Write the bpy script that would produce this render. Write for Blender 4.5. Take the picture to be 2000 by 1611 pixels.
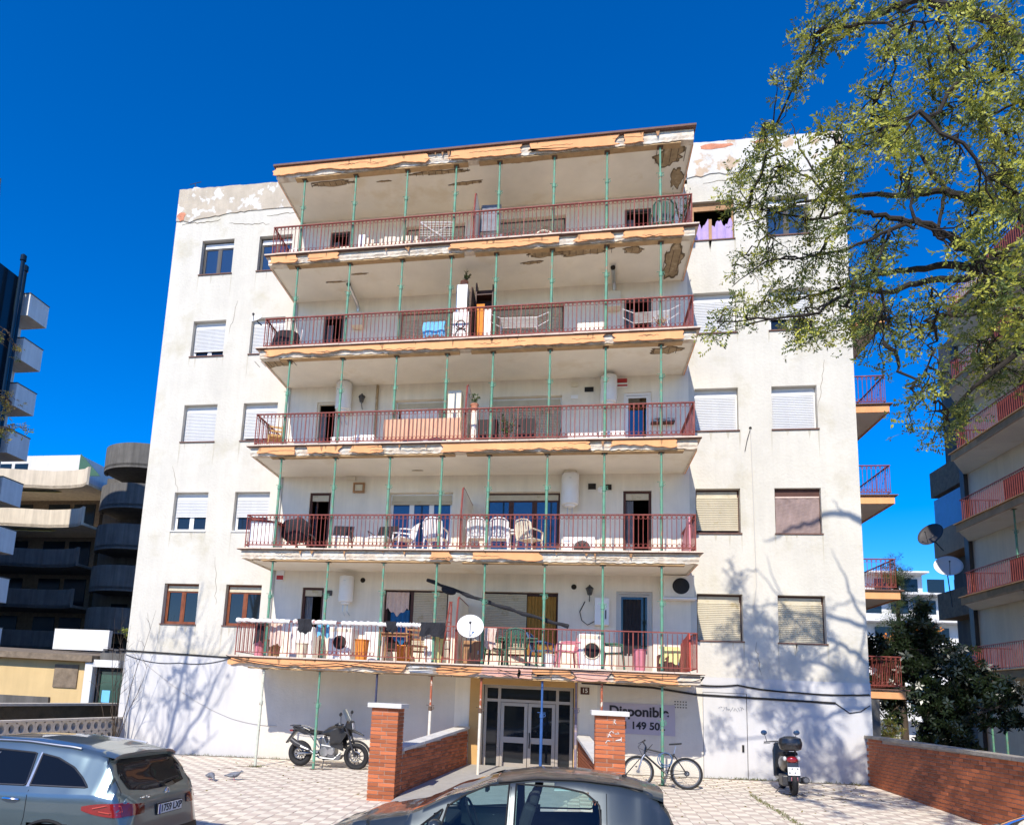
import bpy, bmesh, math, random
from mathutils import Vector, Matrix, Quaternion
random.seed(11)
for o in list(bpy.data.objects): bpy.data.objects.remove(o, do_unlink=True)
SC = bpy.context.scene
COL = SC.collection
R = math.radians
PI = math.pi
U = random.uniform

FPX, PPX, PPY = 1380.6186, 851.783, 1135.637     # focal length and optical axis in photo pixels
# ---------------------------------------------------------------- camera
tilt, roll, yaw = .160988515, .0482721249, -.189715048
fw = Vector((math.sin(yaw)*math.cos(tilt), math.cos(yaw)*math.cos(tilt), math.sin(tilt)))
r0 = Vector((math.cos(yaw), -math.sin(yaw), 0)); u0 = r0.cross(fw)
rt = math.cos(roll)*r0 + math.sin(roll)*u0
up = -math.sin(roll)*r0 + math.cos(roll)*u0
CAM = Vector((-2.08073365, -18.6152351, 2.41684277))
cd = bpy.data.cameras.new('camera'); cam = bpy.data.objects.new('camera', cd); COL.objects.link(cam)
cam.matrix_world = Matrix(((rt.x, up.x, -fw.x, CAM.x), (rt.y, up.y, -fw.y, CAM.y), (rt.z, up.z, -fw.z, CAM.z), (0, 0, 0, 1)))
cd.sensor_width = 36; cd.lens = 36*FPX/2000
cd.shift_x = (1000-PPX)/2000; cd.shift_y = (PPY-805.5)/2000
cd.clip_start = .1; cd.clip_end = 3000
SC.camera = cam
SC.render.resolution_x = 1024; SC.render.resolution_y = 824

# ---------------------------------------------------------------- sky and sun
SUN = Vector((.35, 2.0, -1.7))          # the way the light travels
elev = math.atan2(1.7, math.hypot(.35, 2.0)); az = math.atan2(-2.0, -.35)
W = bpy.data.worlds.new('World'); SC.world = W; W.use_nodes = True
nt = W.node_tree; nt.nodes.clear()
sky = nt.nodes.new('ShaderNodeTexSky'); sky.sky_type = 'NISHITA'; sky.sun_disc = False
sky.sun_elevation = elev; sky.sun_rotation = PI/2-az
sky.altitude = 2500; sky.air_density = 1.0; sky.dust_density = 0.6; sky.ozone_density = 3.0
hs = nt.nodes.new('ShaderNodeHueSaturation'); hs.inputs['Saturation'].default_value = 1.46; hs.inputs['Value'].default_value = 1.0; hs.inputs['Hue'].default_value = .511
bg = nt.nodes.new('ShaderNodeBackground'); bg.inputs[1].default_value = .126
wo = nt.nodes.new('ShaderNodeOutputWorld')
nt.links.new(sky.outputs[0], hs.inputs['Color']); nt.links.new(hs.outputs[0], bg.inputs[0]); nt.links.new(bg.outputs[0], wo.inputs[0])
sd = bpy.data.lights.new('sun', 'SUN'); sd.energy = 2.9; sd.angle = R(.55); sd.color = (1, .93, .81)
sun = bpy.data.objects.new('sun', sd); COL.objects.link(sun); sun.rotation_euler = SUN.to_track_quat('-Z', 'Y').to_euler(); sun.location = (-10, -40, 40)
SC.view_settings.view_transform = 'Standard'; SC.view_settings.look = 'None'
SC.view_settings.exposure = 1.02; SC.view_settings.gamma = 1.0
SC.render.engine = 'CYCLES'
try:
    SC.cycles.use_denoising = True; SC.cycles.max_bounces = 8; SC.cycles.transparent_max_bounces = 16
except Exception: pass

# ---------------------------------------------------------------- materials
MATS = {}
def mat(name, col, rough=.8, var=.12, scale=3., bump=0., bscale=40., metal=0., spec=.3, coat=0., streak=0., rnd=0., col2=None, patch=None, alpha_emit=None):
    if name in MATS: return MATS[name]
    m = bpy.data.materials.new(name); m.use_nodes = True; MATS[name] = m
    t = m.node_tree; b = t.nodes['Principled BSDF']; N = t.nodes.new; L = t.links.new
    b.inputs['Roughness'].default_value = rough; b.inputs['Metallic'].default_value = metal
    b.inputs['Specular IOR Level'].default_value = spec; b.inputs['Coat Weight'].default_value = coat; b.inputs['Coat Roughness'].default_value = .03
    c = (*col, 1)
    if var == 0 and not rnd and not streak and not patch:
        b.inputs['Base Color'].default_value = c
        return m
    tc = N('ShaderNodeTexCoord'); vec = tc.outputs['Object']
    oi = N('ShaderNodeObjectInfo')
    add = N('ShaderNodeVectorMath'); add.operation = 'ADD'
    mul = N('ShaderNodeMath'); mul.operation = 'MULTIPLY'; mul.inputs[1].default_value = 37.
    L(oi.outputs['Random'], mul.inputs[0]); L(vec, add.inputs[0]); L(mul.outputs[0], add.inputs[1]); vec = add.outputs[0]
    n1 = N('ShaderNodeTexNoise'); n1.inputs['Scale'].default_value = scale; n1.inputs['Detail'].default_value = 8; n1.inputs['Roughness'].default_value = .62
    L(vec, n1.inputs['Vector'])
    rp = N('ShaderNodeValToRGB'); rp.color_ramp.elements[0].position = .3; rp.color_ramp.elements[1].position = .7
    lo = tuple(x*(1-var) for x in col) if col2 is None else col2
    rp.color_ramp.elements[0].color = (*lo, 1); rp.color_ramp.elements[1].color = (*(min(1, x*(1+var*.5)) for x in col), 1)
    L(n1.outputs['Fac'], rp.inputs[0]); cur = rp.outputs[0]
    if patch:   # (colour, noise scale, threshold, softness): worn patches of another colour with a shape of their own
        pc, ps, th, so = patch
        n2 = N('ShaderNodeTexNoise'); n2.inputs['Scale'].default_value = ps; n2.inputs['Detail'].default_value = 6; n2.inputs['Roughness'].default_value = .6
        L(vec, n2.inputs['Vector'])
        mr = N('ShaderNodeMapRange'); mr.inputs[1].default_value = th; mr.inputs[2].default_value = th+so
        L(n2.outputs['Fac'], mr.inputs[0])
        mx = N('ShaderNodeMix'); mx.data_type = 'RGBA'; L(mr.outputs[0], mx.inputs[0]); L(cur, mx.inputs[6]); mx.inputs[7].default_value = (*pc, 1); cur = mx.outputs[2]
    if streak:
        mp = N('ShaderNodeMapping'); mp.inputs['Scale'].default_value = (2.2, 2.2, .16); L(vec, mp.inputs[0])
        n3 = N('ShaderNodeTexNoise'); n3.inputs['Scale'].default_value = 1.6; n3.inputs['Detail'].default_value = 7; n3.inputs['Roughness'].default_value = .65; L(mp.outputs[0], n3.inputs['Vector'])
        mr = N('ShaderNodeMapRange'); mr.inputs[1].default_value = .38; mr.inputs[2].default_value = .62; mr.inputs[3].default_value = 1-streak; mr.inputs[4].default_value = 1
        L(n3.outputs['Fac'], mr.inputs[0])
        mm = N('ShaderNodeMix'); mm.data_type = 'RGBA'; mm.blend_type = 'MULTIPLY'; mm.inputs[0].default_value = 1
        L(cur, mm.inputs[6]); L(mr.outputs[0], mm.inputs[7]); cur = mm.outputs[2]
    if rnd:
        mr = N('ShaderNodeMapRange'); mr.inputs[3].default_value = 1-rnd; mr.inputs[4].default_value = 1+rnd*.6; L(oi.outputs['Random'], mr.inputs[0])
        mm = N('ShaderNodeMix'); mm.data_type = 'RGBA'; mm.blend_type = 'MULTIPLY'; mm.inputs[0].default_value = 1
        L(cur, mm.inputs[6]); L(mr.outputs[0], mm.inputs[7]); cur = mm.outputs[2]
    L(cur, b.inputs['Base Color'])
    if bump:
        nb = N('ShaderNodeTexNoise'); nb.inputs['Scale'].default_value = bscale; nb.inputs['Detail'].default_value = 5; L(vec, nb.inputs['Vector'])
        bp = N('ShaderNodeBump'); bp.inputs['Strength'].default_value = bump; bp.inputs['Distance'].default_value = .02; L(nb.outputs['Fac'], bp.inputs['Height']); L(bp.outputs[0], b.inputs['Normal'])
    return m

def glass_mat(name, tint=(.75, .85, .85), refl=.12):
    m = bpy.data.materials.new(name); m.use_nodes = True; MATS[name] = m
    t = m.node_tree; t.nodes.clear(); N = t.nodes.new; L = t.links.new
    o = N('ShaderNodeOutputMaterial'); mx = N('ShaderNodeMixShader'); tr = N('ShaderNodeBsdfTransparent'); gl = N('ShaderNodeBsdfGlossy'); lw = N('ShaderNodeFresnel')
    lw.inputs['IOR'].default_value = 1.5
    ad = N('ShaderNodeMath'); ad.operation = 'ADD'; ad.inputs[1].default_value = refl; L(lw.outputs[0], ad.inputs[0])
    tr.inputs[0].default_value = (*tint, 1); gl.inputs['Roughness'].default_value = .02; gl.inputs['Color'].default_value = (1, 1, 1, 1)
    L(ad.outputs[0], mx.inputs[0]); L(tr.outputs[0], mx.inputs[1]); L(gl.outputs[0], mx.inputs[2]); L(mx.outputs[0], o.inputs[0])
    return m

def M(n): return MATS[n]
# walls and plaster
mat('stucco', (.61, .578, .505), .9, .10, .9, .5, 14, streak=.06, patch=((.505, .465, .365), .8, .55, .16))
mat('stucco_base', (.585, .575, .565), .9, .07, 1.2, .2, 90, streak=.05, patch=((.535, .525, .51), .7, .54, .10))
mat('stucco_base_bounce', (.66, .615, .535), .9, .07, 1.2, .4, 14, streak=.05, patch=((.60, .555, .475), .7, .54, .10))  # warm bounced light of the shaded strip put into the base colour
mat('stucco_side', (.74, .71, .66), .9, .12, .8, .25, 90, streak=.15)
mat('inner_wall', (.87, .80, .665), .9, .10, 1.1, .15, 80, streak=.10)
mat('soffit', (.90, .845, .715), .9, .08, 1.3, .1, 60, patch=((.80, .72, .56), .9, .56, .12))
mat('parapet', (.52, .45, .355), .95, .16, 2.5, .5, 40, patch=((.70, .68, .64), 2.6, .555, .05), streak=.12)
mat('fascia_core', (.74, .66, .545), .95, .25, 6, .35, 30, col2=(.56, .45, .34), patch=((.72, .665, .57), 3.0, .50, .10), streak=.22)
mat('fascia_orange', (.84, .395, .175), .85, .10, 2, .15, 60, streak=.10, rnd=.06)
mat('fascia_pink', (.72, .40, .31), .9, .18, 5, .4, 60)
mat('peel', (.42, .31, .18), .95, .3, 6, .8, 40, patch=((.55, .43, .28), 5, .55, .1))
mat('peel_dark', (.20, .15, .09), .95, .3, 8, .8, 40)
mat('nosing', (.16, .085, .065), .7, .25, 6)
mat('floor_tile', (.68, .54, .43), .7, .2, 4)
mat('brickred', (.50, .15, .06), .85, .22, 14, .4, 60, rnd=.38, patch=((.30, .10, .055), 5, .60, .12))
mat('mortar', (.50, .40, .32), .95, .2, 10, .5, 60)
mat('capstone', (.66, .64, .60), .9, .15, 5, .4, 50, streak=.1)
mat('capstone_old', (.36, .32, .26), .95, .35, 6, .6, 40)
mat('ochre', (.56, .34, .13), .75, .10, 2)
# metal, paint
mat('rail', (.25, .060, .046), .6, .25, 9, .1, 50, patch=((.38, .15, .115), 9, .60, .1))
mat('prop_green', (.12, .30, .20), .6, .3, 6, spec=.4, patch=((.30, .22, .14), 11, .58, .06))
mat('prop_pale', (.56, .58, .48), .6, .2, 6, patch=((.34, .25, .16), 9, .58, .06))
mat('prop_blue', (.04, .11, .30), .55, .2, 6)
mat('prop_navy', (.045, .05, .10), .55, .2, 6)
mat('prop_red', (.42, .12, .06), .6, .3, 8, patch=((.62, .55, .44), 10, .56, .06))
mat('prop_cream', (.74, .68, .56), .6, .15, 6, patch=((.40, .2, .1), 10, .62, .05))
mat('prop_violet', (.23, .20, .27), .6, .3, 8, patch=((.45, .33, .25), 8, .56, .06))
mat('rust', (.13, .08, .055), .85, .35, 12)
mat('timber', (.50, .33, .17), .85, .25, 5, .3, 50, rnd=.12)
mat('dark_metal', (.035, .035, .04), .45, .2, 10, spec=.5)
mat('steel', (.55, .56, .57), .3, .08, 10, metal=.9)
mat('chrome', (.8, .8, .82), .12, 0, metal=1)
mat('white_enamel', (.80, .79, .76), .35, .05, 3, spec=.5)
mat('white_plastic', (.82, .81, .79), .45, .04, 3, spec=.4)
mat('cream_plastic', (.74, .67, .52), .5, .06, 3)
mat('green_plastic', (.05, .13, .085), .45, .1, 4, spec=.4)
mat('blue_plastic', (.07, .13, .24), .45, .1, 4, spec=.4)
mat('pink_plastic', (.62, .22, .27), .45, .1, 4, spec=.4)
mat('dark_cloth', (.025, .025, .03), .9, .3, 6, .4, 40)
mat('grey_cloth', (.22, .23, .26), .9, .25, 6, .4, 40)
mat('white_cloth', (.80, .78, .75), .9, .1, 6, .3, 30, patch=((.60, .33, .30), 9, .60, .05))
mat('towel', (.72, .70, .30), .95, .1, 6, .4, 60)
mat('sky_cloth', (.17, .50, .78), .9, .1, 5, .3, 40)
mat('lilac_cloth', (.46, .34, .60), .9, .15, 5, .3, 40)
mat('pink_cloth', (.72, .55, .47), .9, .15, 14, .3, 40)
mat('ochre_cloth', (.38, .21, .05), .9, .2, 5, .3, 40)
mat('orange_cloth', (.75, .27, .05), .9, .15, 5)
mat('screen_cloth', (.72, .42, .27), .9, .1, 3, .2, 60, streak=.1)
mat('blue_cloth', (.02, .13, .30), .9, .15, 5)
mat('wood_red', (.26, .075, .03), .55, .25, 7, streak=.2)
mat('wood_dark', (.085, .035, .025), .55, .25, 7)
mat('wood_mid', (.42, .23, .11), .6, .2, 7, streak=.15)
mat('shutter_white', (.66, .66, .66), .5, .04, 2, streak=.05)
mat('shutter_cream', (.60, .53, .39), .55, .08, 2, streak=.10, patch=((.45, .37, .22), 3, .60, .1))
mat('alu_dark', (.07, .065, .065), .5, .1, 5)
mat('alu_bronze', (.50, .44, .37), .4, .06, 5, metal=.35, spec=.5)
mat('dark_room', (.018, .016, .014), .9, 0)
mat('pane_dark', (.012, .016, .02), .04, 0, spec=.6)
mat('pane_blue', (.02, .045, .10), .03, 0, spec=1.0)
mat('mesh_blind', (.30, .22, .20), .85, .25, 3, patch=((.17, .12, .11), 2.4, .55, .15))
mat('black', (.012, .012, .013), .6, .2, 8)
mat('rubber', (.022, .022, .023), .75, .25, 12)
mat('cable', (.02, .019, .019), .7, 0)
mat('cable_pale', (.52, .50, .47), .7, 0)
mat('soot', (.03, .026, .022), .95, .3, 8)
mat('print_black', (.03, .03, .035), .7, 0)
mat('sign_grey', (.44, .395, .45), .6, .04, 3)
mat('plate_white', (.78, .78, .76), .4, 0)
mat('red_print', (.45, .04, .04), .6, 0)
glass_mat('clear_glass'); glass_mat('tint_glass', (.10, .15, .17), .10); glass_mat('car_glass', (.66, .82, .82), .0)

# ---------------------------------------------------------------- mesh building
class MB:
    def __init__(s): s.v = []; s.f = []; s.m = []
    def add(s, vs, fs, mi=0):
        b = len(s.v); s.v += [tuple(v) for v in vs]; s.f += [tuple(i+b for i in f) for f in fs]; s.m += [mi]*len(fs); return s
    def box(s, x0, x1, y0, y1, z0, z1, mi=0):
        return s.add([(x0,y0,z0),(x1,y0,z0),(x1,y1,z0),(x0,y1,z0),(x0,y0,z1),(x1,y0,z1),(x1,y1,z1),(x0,y1,z1)],
                     [(0,3,2,1),(4,5,6,7),(0,1,5,4),(1,2,6,5),(2,3,7,6),(3,0,4,7)], mi)
    def obox(s, c, size, rot=None, mi=0):      # oriented box; rot a Matrix or euler tuple
        if rot is None: rot = Matrix.Identity(3)
        elif isinstance(rot, (tuple, list)): 
            from mathutils import Euler
            rot = Euler(rot).to_matrix()
        hx, hy, hz = size[0]/2, size[1]/2, size[2]/2; c = Vector(c)
        vs = [c+rot @ Vector(p) for p in ((-hx,-hy,-hz),(hx,-hy,-hz),(hx,hy,-hz),(-hx,hy,-hz),(-hx,-hy,hz),(hx,-hy,hz),(hx,hy,hz),(-hx,hy,hz))]
        return s.add(vs, [(0,3,2,1),(4,5,6,7),(0,1,5,4),(1,2,6,5),(2,3,7,6),(3,0,4,7)], mi)
    def tube(s, pts, r, n=8, mi=0, cap=True):
        pts = [Vector(p) for p in pts]; k = len(pts); rs = r if isinstance(r, (list, tuple)) else [r]*k
        vs = []; prev = None
        for i, p in enumerate(pts):
            d = (pts[min(i+1, k-1)]-pts[max(i-1, 0)])
            if d.length < 1e-9: d = Vector((0, 0, 1))
            d.normalize()
            if prev is None:
                a = Vector((0, 0, 1)) if abs(d.z) < .9 else Vector((1, 0, 0)); e1 = d.cross(a).normalized()
            else:
                e1 = (prev-d*prev.dot(d)); e1 = e1.normalized() if e1.length > 1e-6 else d.orthogonal().normalized()
            prev = e1; e2 = d.cross(e1)
            for j in range(n):
                a = 2*PI*j/n; vs.append(p+(e1*math.cos(a)+e2*math.sin(a))*rs[i])
        fs = [(i*n+j, i*n+(j+1) % n, (i+1)*n+(j+1) % n, (i+1)*n+j) for i in range(k-1) for j in range(n)]
        if cap: fs += [tuple(range(n-1, -1, -1)), tuple((k-1)*n+j for j in range(n))]
        return s.add(vs, fs, mi)
    def cyl(s, p0, p1, r, n=12, mi=0, r1=None): return s.tube([p0, p1], [r, r if r1 is None else r1], n, mi)
    def lathe(s, prof, c=(0,0,0), axis='z', n=20, mi=0):   # prof: (radius, height)
        vs = []; fs = []; c = Vector(c)
        for r, h in prof:
            for j in range(n):
                a = 2*PI*j/n; x, y = r*math.cos(a), r*math.sin(a)
                p = (x, y, h) if axis == 'z' else ((x, h, y) if axis == 'y' else (h, x, y))
                vs.append(c+Vector(p))
        k = len(prof)
        for i in range(k-1):
            for j in range(n): fs.append((i*n+j, i*n+(j+1) % n, (i+1)*n+(j+1) % n, (i+1)*n+j))
        fs += [tuple(range(n-1, -1, -1)), tuple((k-1)*n+j for j in range(n))]
        return s.add(vs, fs, mi)
    def torus(s, c, R_, r, axis='y', n=28, k=8, mi=0, rot=None, a0=0, a1=2*PI):
        c = Vector(c); vs = []; full = abs(a1-a0-2*PI) < 1e-6; nn = n if full else n+1
        for i in range(nn):
            a = a0+(a1-a0)*i/n
            for j in range(k):
                b = 2*PI*j/k; q = R_+r*math.cos(b); h = r*math.sin(b)
                p = Vector((q*math.cos(a), h, q*math.sin(a))) if axis == 'y' else (Vector((q*math.cos(a), q*math.sin(a), h)) if axis == 'z' else Vector((h, q*math.cos(a), q*math.sin(a))))
                if rot: p = rot @ p
                vs.append(c+p)
        fs = [(i*k+j, i*k+(j+1) % k, ((i+1) % nn)*k+(j+1) % k, ((i+1) % nn)*k+j) for i in range(n) for j in range(k)]
        return s.add(vs, fs, mi)
    def prism(s, poly, d, mi=0):     # poly: 3-D points of one face, d: thickness vector
        n = len(poly); d = Vector(d); vs = [Vector(p) for p in poly]; vs += [p+d for p in vs]
        fs = [tuple(range(n)), tuple(range(2*n-1, n-1, -1))]+[(i, n+i, n+(i+1) % n, (i+1) % n) for i in range(n)]
        return s.add(vs, fs, mi)
    def ball(s, c, r, n=12, m=8, mi=0, rot=None):
        rx, ry, rz = r if isinstance(r, (tuple, list)) else (r, r, r); c = Vector(c); vs = []; fs = []
        for i in range(m+1):
            t = PI*i/m
            for j in range(n):
                a = 2*PI*j/n; p = Vector((rx*math.sin(t)*math.cos(a), ry*math.sin(t)*math.sin(a), rz*math.cos(t)))
                vs.append(c+(rot @ p if rot else p))
        for i in range(m):
            for j in range(n): fs.append((i*n+j, (i+1)*n+j, (i+1)*n+(j+1) % n, i*n+(j+1) % n))
        return s.add(vs, fs, mi)
    def quad(s, a, b, c, d, mi=0): return s.add([a, b, c, d], [(0, 1, 2, 3)], mi)
    def mesh(s, name, mats, smooth=False, fix=True):
        me = bpy.data.meshes.new(name); me.from_pydata(s.v, [], s.f)
        for m in (mats if isinstance(mats, (list, tuple)) else [mats]): me.materials.append(M(m) if isinstance(m, str) else m)
        if any(s.m): me.polygons.foreach_set('material_index', s.m)
        if fix:
            b = bmesh.new(); b.from_mesh(me); bmesh.ops.recalc_face_normals(b, faces=b.faces); b.to_mesh(me); b.free()
        if smooth:
            me.polygons.foreach_set('use_smooth', [True]*len(me.polygons))
            me.set_sharp_from_angle(angle=R(40))
        me.update(); return me
    def build(s, name, mats, parent=None, smooth=False, bevel=0, fix=True, **kw):
        me = s.mesh(name, mats, smooth, fix)
        o = bpy.data.objects.new(name, me); COL.objects.link(o)
        if bevel:
            md = o.modifiers.new('bevel', 'BEVEL'); md.width = bevel; md.segments = 2; md.limit_method = 'ANGLE'; md.angle_limit = R(35)
        if parent is not None: hang(o, parent)
        for k, v in kw.items(): o[k] = v
        return o
ROOTLOC = {}
def hang(o, parent):
    """Parent a mesh whose vertices are in the root's working space."""
    o.parent = parent
    if parent.parent is None and parent.get('world_parts'): o.location = -Vector(parent.location)
def thing(name, label, cat, loc=(0,0,0), rz=0., group=None, world=False):
    o = bpy.data.objects.new(name, None); COL.objects.link(o); o.location = loc; o.rotation_euler = (0, 0, rz); o.empty_display_size = .2
    o['label'] = label; o['category'] = cat
    if group: o['group'] = group
    if world: o['world_parts'] = 1
    return o
def tag(o, label, cat, group=None):
    o['label'] = label; o['category'] = cat
    if group: o['group'] = group
    return o
def share(name, me, parent=None, loc=(0,0,0), rot=(0,0,0), scale=(1,1,1)):
    o = bpy.data.objects.new(name, me); COL.objects.link(o); o.location = loc; o.rotation_euler = rot; o.scale = scale
    if parent is not None: o.parent = parent
    return o
def copy_tree(o, parent=None):
    c = o.copy(); COL.objects.link(c); c.parent = parent
    for ch in list(o.children): copy_tree(ch, c)
    return c
def text_mesh(body, size, ext=.004, bold=0.):
    cu = bpy.data.curves.new('txt', 'FONT'); cu.body = body; cu.size = size; cu.extrude = ext; cu.offset = bold; cu.align_x = 'CENTER'; cu.align_y = 'CENTER'
    ob = bpy.data.objects.new('txt', cu); COL.objects.link(ob); dg = bpy.context.evaluated_depsgraph_get()
    me = bpy.data.meshes.new_from_object(ob.evaluated_get(dg)); bpy.data.objects.remove(ob); return me
def gz(x, y):          # plaza height
    return .774+.0215*x+.03*y
def sz(x): return .26+.0215*x   # street height

# ================================================================ ground, street, plaza
mat('asphalt', (.11, .105, .10), .9, .25, 1.5, .4, 120, patch=((.14, .135, .125), .6, .52, .1))
mat('soil', (.16, .12, .075), .95, .3, 2, .5, 20)
mat('kerbstone', (.40, .385, .36), .9, .15, 4, .3, 50)
mat('tile_cream', (.77, .70, .575), .85, .10, 7, .15, 60, rnd=.07, patch=((.72, .645, .55), 1.1, .60, .12))
mat('tile_rose', (.595, .50, .415), .85, .12, 7, .15, 60, rnd=.09, patch=((.56, .46, .40), 1.1, .60, .12))
mat('tile_joint', (.20, .17, .13), .95, .3, 8, .5, 40)
mat('paint_white', (.75, .74, .70), .8, .15, 5)
o = MB().quad((-1500,-1500,-1.6),(1500,-1500,-1.6),(1500,1500,-1.6),(-1500,1500,-1.6)).build('ground', 'soil', kind='structure')
def strip(x0, x1, y0, y1, zf, dz=0., n=1):
    m = MB()
    m.quad((x0,y0,zf(x0,y0)+dz),(x1,y0,zf(x1,y0)+dz),(x1,y1,zf(x1,y1)+dz),(x0,y1,zf(x0,y1)+dz)); return m
KY = -9.35
o = strip(-60, 60, -17.2, KY-.12, lambda x, y: sz(x)).build('street', 'asphalt', kind='structure')
mat('bounce_paving', (.60, .54, .46), .9, .12, 3, .2, 60)
strip(-60, 60, -39, -17.2, lambda x, y: sz(x)+.12).build('bounce_pavement', 'bounce_paving', kind='structure')  # unseen pale pavement, added to bounce warm light onto the facade
m = MB()
for i in range(24):      # kerb
    a = -18+i*1.0; b = a+.985
    m.add([(a,KY-.13,sz(a)-.1),(b,KY-.13,sz(b)-.1),(b,KY,sz(b)-.1),(a,KY,sz(a)-.1),(a,KY-.115,gz(a,KY)),(b,KY-.115,gz(b,KY)),(b,KY,gz(b,KY)),(a,KY,gz(a,KY))],
          [(0,3,2,1),(4,5,6,7),(0,1,5,4),(1,2,6,5),(2,3,7,6),(3,0,4,7)])
m.build('kerb', 'kerbstone', kind='structure')
plaza = strip(-18, 6, KY, .2, gz, -.006).build('plaza_pavement', 'tile_joint', kind='structure')
strip(-60, -14.6, KY+9.2, 70, lambda x, y: .30).build('yard', 'soil', kind='structure')
strip(5.0, 60, KY, 70, lambda x, y: .74).build('garden_ground', 'soil', kind='structure')
m = MB()
m.box(-17.9, -14.7, -3.6, 2, -.5, .30); m.build('yard_bank', 'soil', kind='structure')
# tiles: 22 cm checker; the ones that show largest are pieces of their own
TS = .222
def pix(x, y, z):
    d = Vector((x, y, z))-CAM; w = d.dot(fw)
    if w < .5: return (-999, -999)
    return (PPX+FPX*d.dot(rt)/w, PPY-FPX*d.dot(up)/w)
RAMP = lambda x, y: (-5.2 < x < -1.35 and y > -5.1)
cells = []
for i in range(int(22.6/TS)):
    for j in range(int(9.3/TS)):
        x0 = -17.6+i*TS; y0 = KY+j*TS; xc, yc = x0+TS/2, y0+TS/2
        if xc > 4.8 or (xc < -14.6 and yc > -2) : continue
        cells.append((x0, y0, xc, yc, (i+j) % 2))
near = []
for c in cells:
    u, v = pix(c[2], c[3], gz(c[2], c[3]))
    if (395 < u < 715 or 1330 < u < 1990) and 1440 < v < 1605: near.append(((Vector((c[2], c[3], .5))-CAM).length, c))
near.sort(key=lambda t: t[0]); nearset = set((c[0], c[1]) for _, c in near[:300])
g = .0035
sl = Vector((0, 0, 1))
tm = []
for k in range(2):
    h = TS/2-g; q = MB(); zz = lambda x, y: .0215*x+.03*y
    q.add([(-h,-h,zz(-h,-h)),(h,-h,zz(h,-h)),(h,h,zz(h,h)),(-h,h,zz(-h,h)),(-h,-h,zz(-h,-h)-.02),(h,-h,zz(h,-h)-.02),(h,h,zz(h,h)-.02),(-h,h,zz(-h,h)-.02)],
          [(0,1,2,3),(0,4,5,1),(1,5,6,2),(2,6,7,3),(3,7,4,0)])
    tm.append(q.mesh('paving_tile', ('tile_cream', 'tile_rose')[k], fix=False))
rest = MB()
for (x0, y0, xc, yc, k) in cells:
    dz = U(-.0015, .003)
    if (x0, y0) in nearset: share('paving_tile', tm[k], plaza, (xc, yc, gz(xc, yc)+dz), (U(-.008, .008), U(-.008, .008), U(-.012, .012)))
    else:
        a, b, c, d = x0+g, x0+TS-g, y0+g, y0+TS-g
        rest.quad((a,c,gz(a,c)+dz),(b,c,gz(b,c)+dz),(b,d,gz(b,d)+dz),(a,d,gz(a,d)+dz), k)
o = rest.build('paving_tiles', ['tile_cream', 'tile_rose'], plaza, fix=False, kind='stuff')

# ================================================================ the apartment building
F = [3.21+2.747*k for k in range(6)]       # balcony floor heights, F[5] the roof slab
XL, XR_ = -14.72, 4.98
BX0, BX1, BY = -10.42, .80, -2.0
bld = thing('apartment_building', 'five storey white apartment block with crumbling orange edged balconies', 'building', (-4.9, 6, 0), world=True)
holes = []       # (x0,x1,z0,z1)
WINX = {'A': (-13.72, -12.63), 'B': (-11.78, -10.69), 'C': (1.08, 2.17), 'D': (2.99, 4.08)}
for k in range(5):
    for c, (a, b) in WINX.items(): holes.append((a, b, 4.12+2.75*k, 5.31+2.75*k))
BALC = []        # (name, level, x0, x1, z0, z1)
for k in range(5):
    f = F[k]
    da = (-9.46, -8.83); db = (-.74, -.02) if k != 0 else (-.90, .0)
    BALC += [('doorA', k, *da, f+.02, f+2.06), ('winA', k, -7.10, -5.30, f+.35, f+2.05), ('winB', k, -4.38, -2.38, f+.06 if k in (1,) else f+.35, f+2.05), ('doorB', k, *db, f+.02, f+2.12 if k == 0 else f+2.06)]
holes += [b[2:] for b in BALC]
ENT = (-4.28, -1.93, gz(-3, 0)-.05, 2.80)
holes.append(ENT)
def wall_panel(x0, x1, z0, z1, hs, y0=0., dep=.23, flip=1):
    """front face with openings and their reveals, in the plane y=y0"""
    m = MB(); hs = [(max(a, x0), min(b, x1), max(c, z0), min(d, z1)) for a, b, c, d in hs if a < x1 and b > x0 and c < z1 and d > z0]
    xs = sorted(set([x0, x1]+[v for h in hs for v in h[:2]])); zs = sorted(set([z0, z1]+[v for h in hs for v in h[2:]]))
    for i in range(len(xs)-1):
        for j in range(len(zs)-1):
            cx, cz = (xs[i]+xs[i+1])/2, (zs[j]+zs[j+1])/2
            if any(a < cx < b and c < cz < d for a, b, c, d in hs): continue
            m.quad((xs[i],y0,zs[j]),(xs[i+1],y0,zs[j]),(xs[i+1],y0,zs[j+1]),(xs[i],y0,zs[j+1]))
    for a, b, c, d in hs:
        e = y0+dep
        if a > x0: m.quad((a,y0,c),(a,e,c),(a,e,d),(a,y0,d))
        if b < x1: m.quad((b,y0,c),(b,y0,d),(b,e,d),(b,e,c))
        m.quad((a,y0,d),(a,e,d),(b,e,d),(b,y0,d)); m.quad((a,y0,c),(b,y0,c),(b,e,c),(a,e,c))
    return m
ZB = 3.22
wall_panel(XL, -10.30, ZB, 17.35, holes).build('wall', 'stucco', bld, fix=False)
wall_panel(.93, XR_, ZB, 17.35, holes).build('wall', 'stucco', bld, fix=False)
wall_panel(-10.30, .93, ZB, 17.02, holes).build('balcony_wall', 'inner_wall', bld, fix=False)
wall_panel(XL-.012, -10.45, -.6, ZB, holes, -.012).build('painted_base', 'stucco_base', bld, fix=False)
wall_panel(-10.45, -5.0, -.6, ZB, holes, -.012).build('painted_base', 'stucco_base_bounce', bld, fix=False)
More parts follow.
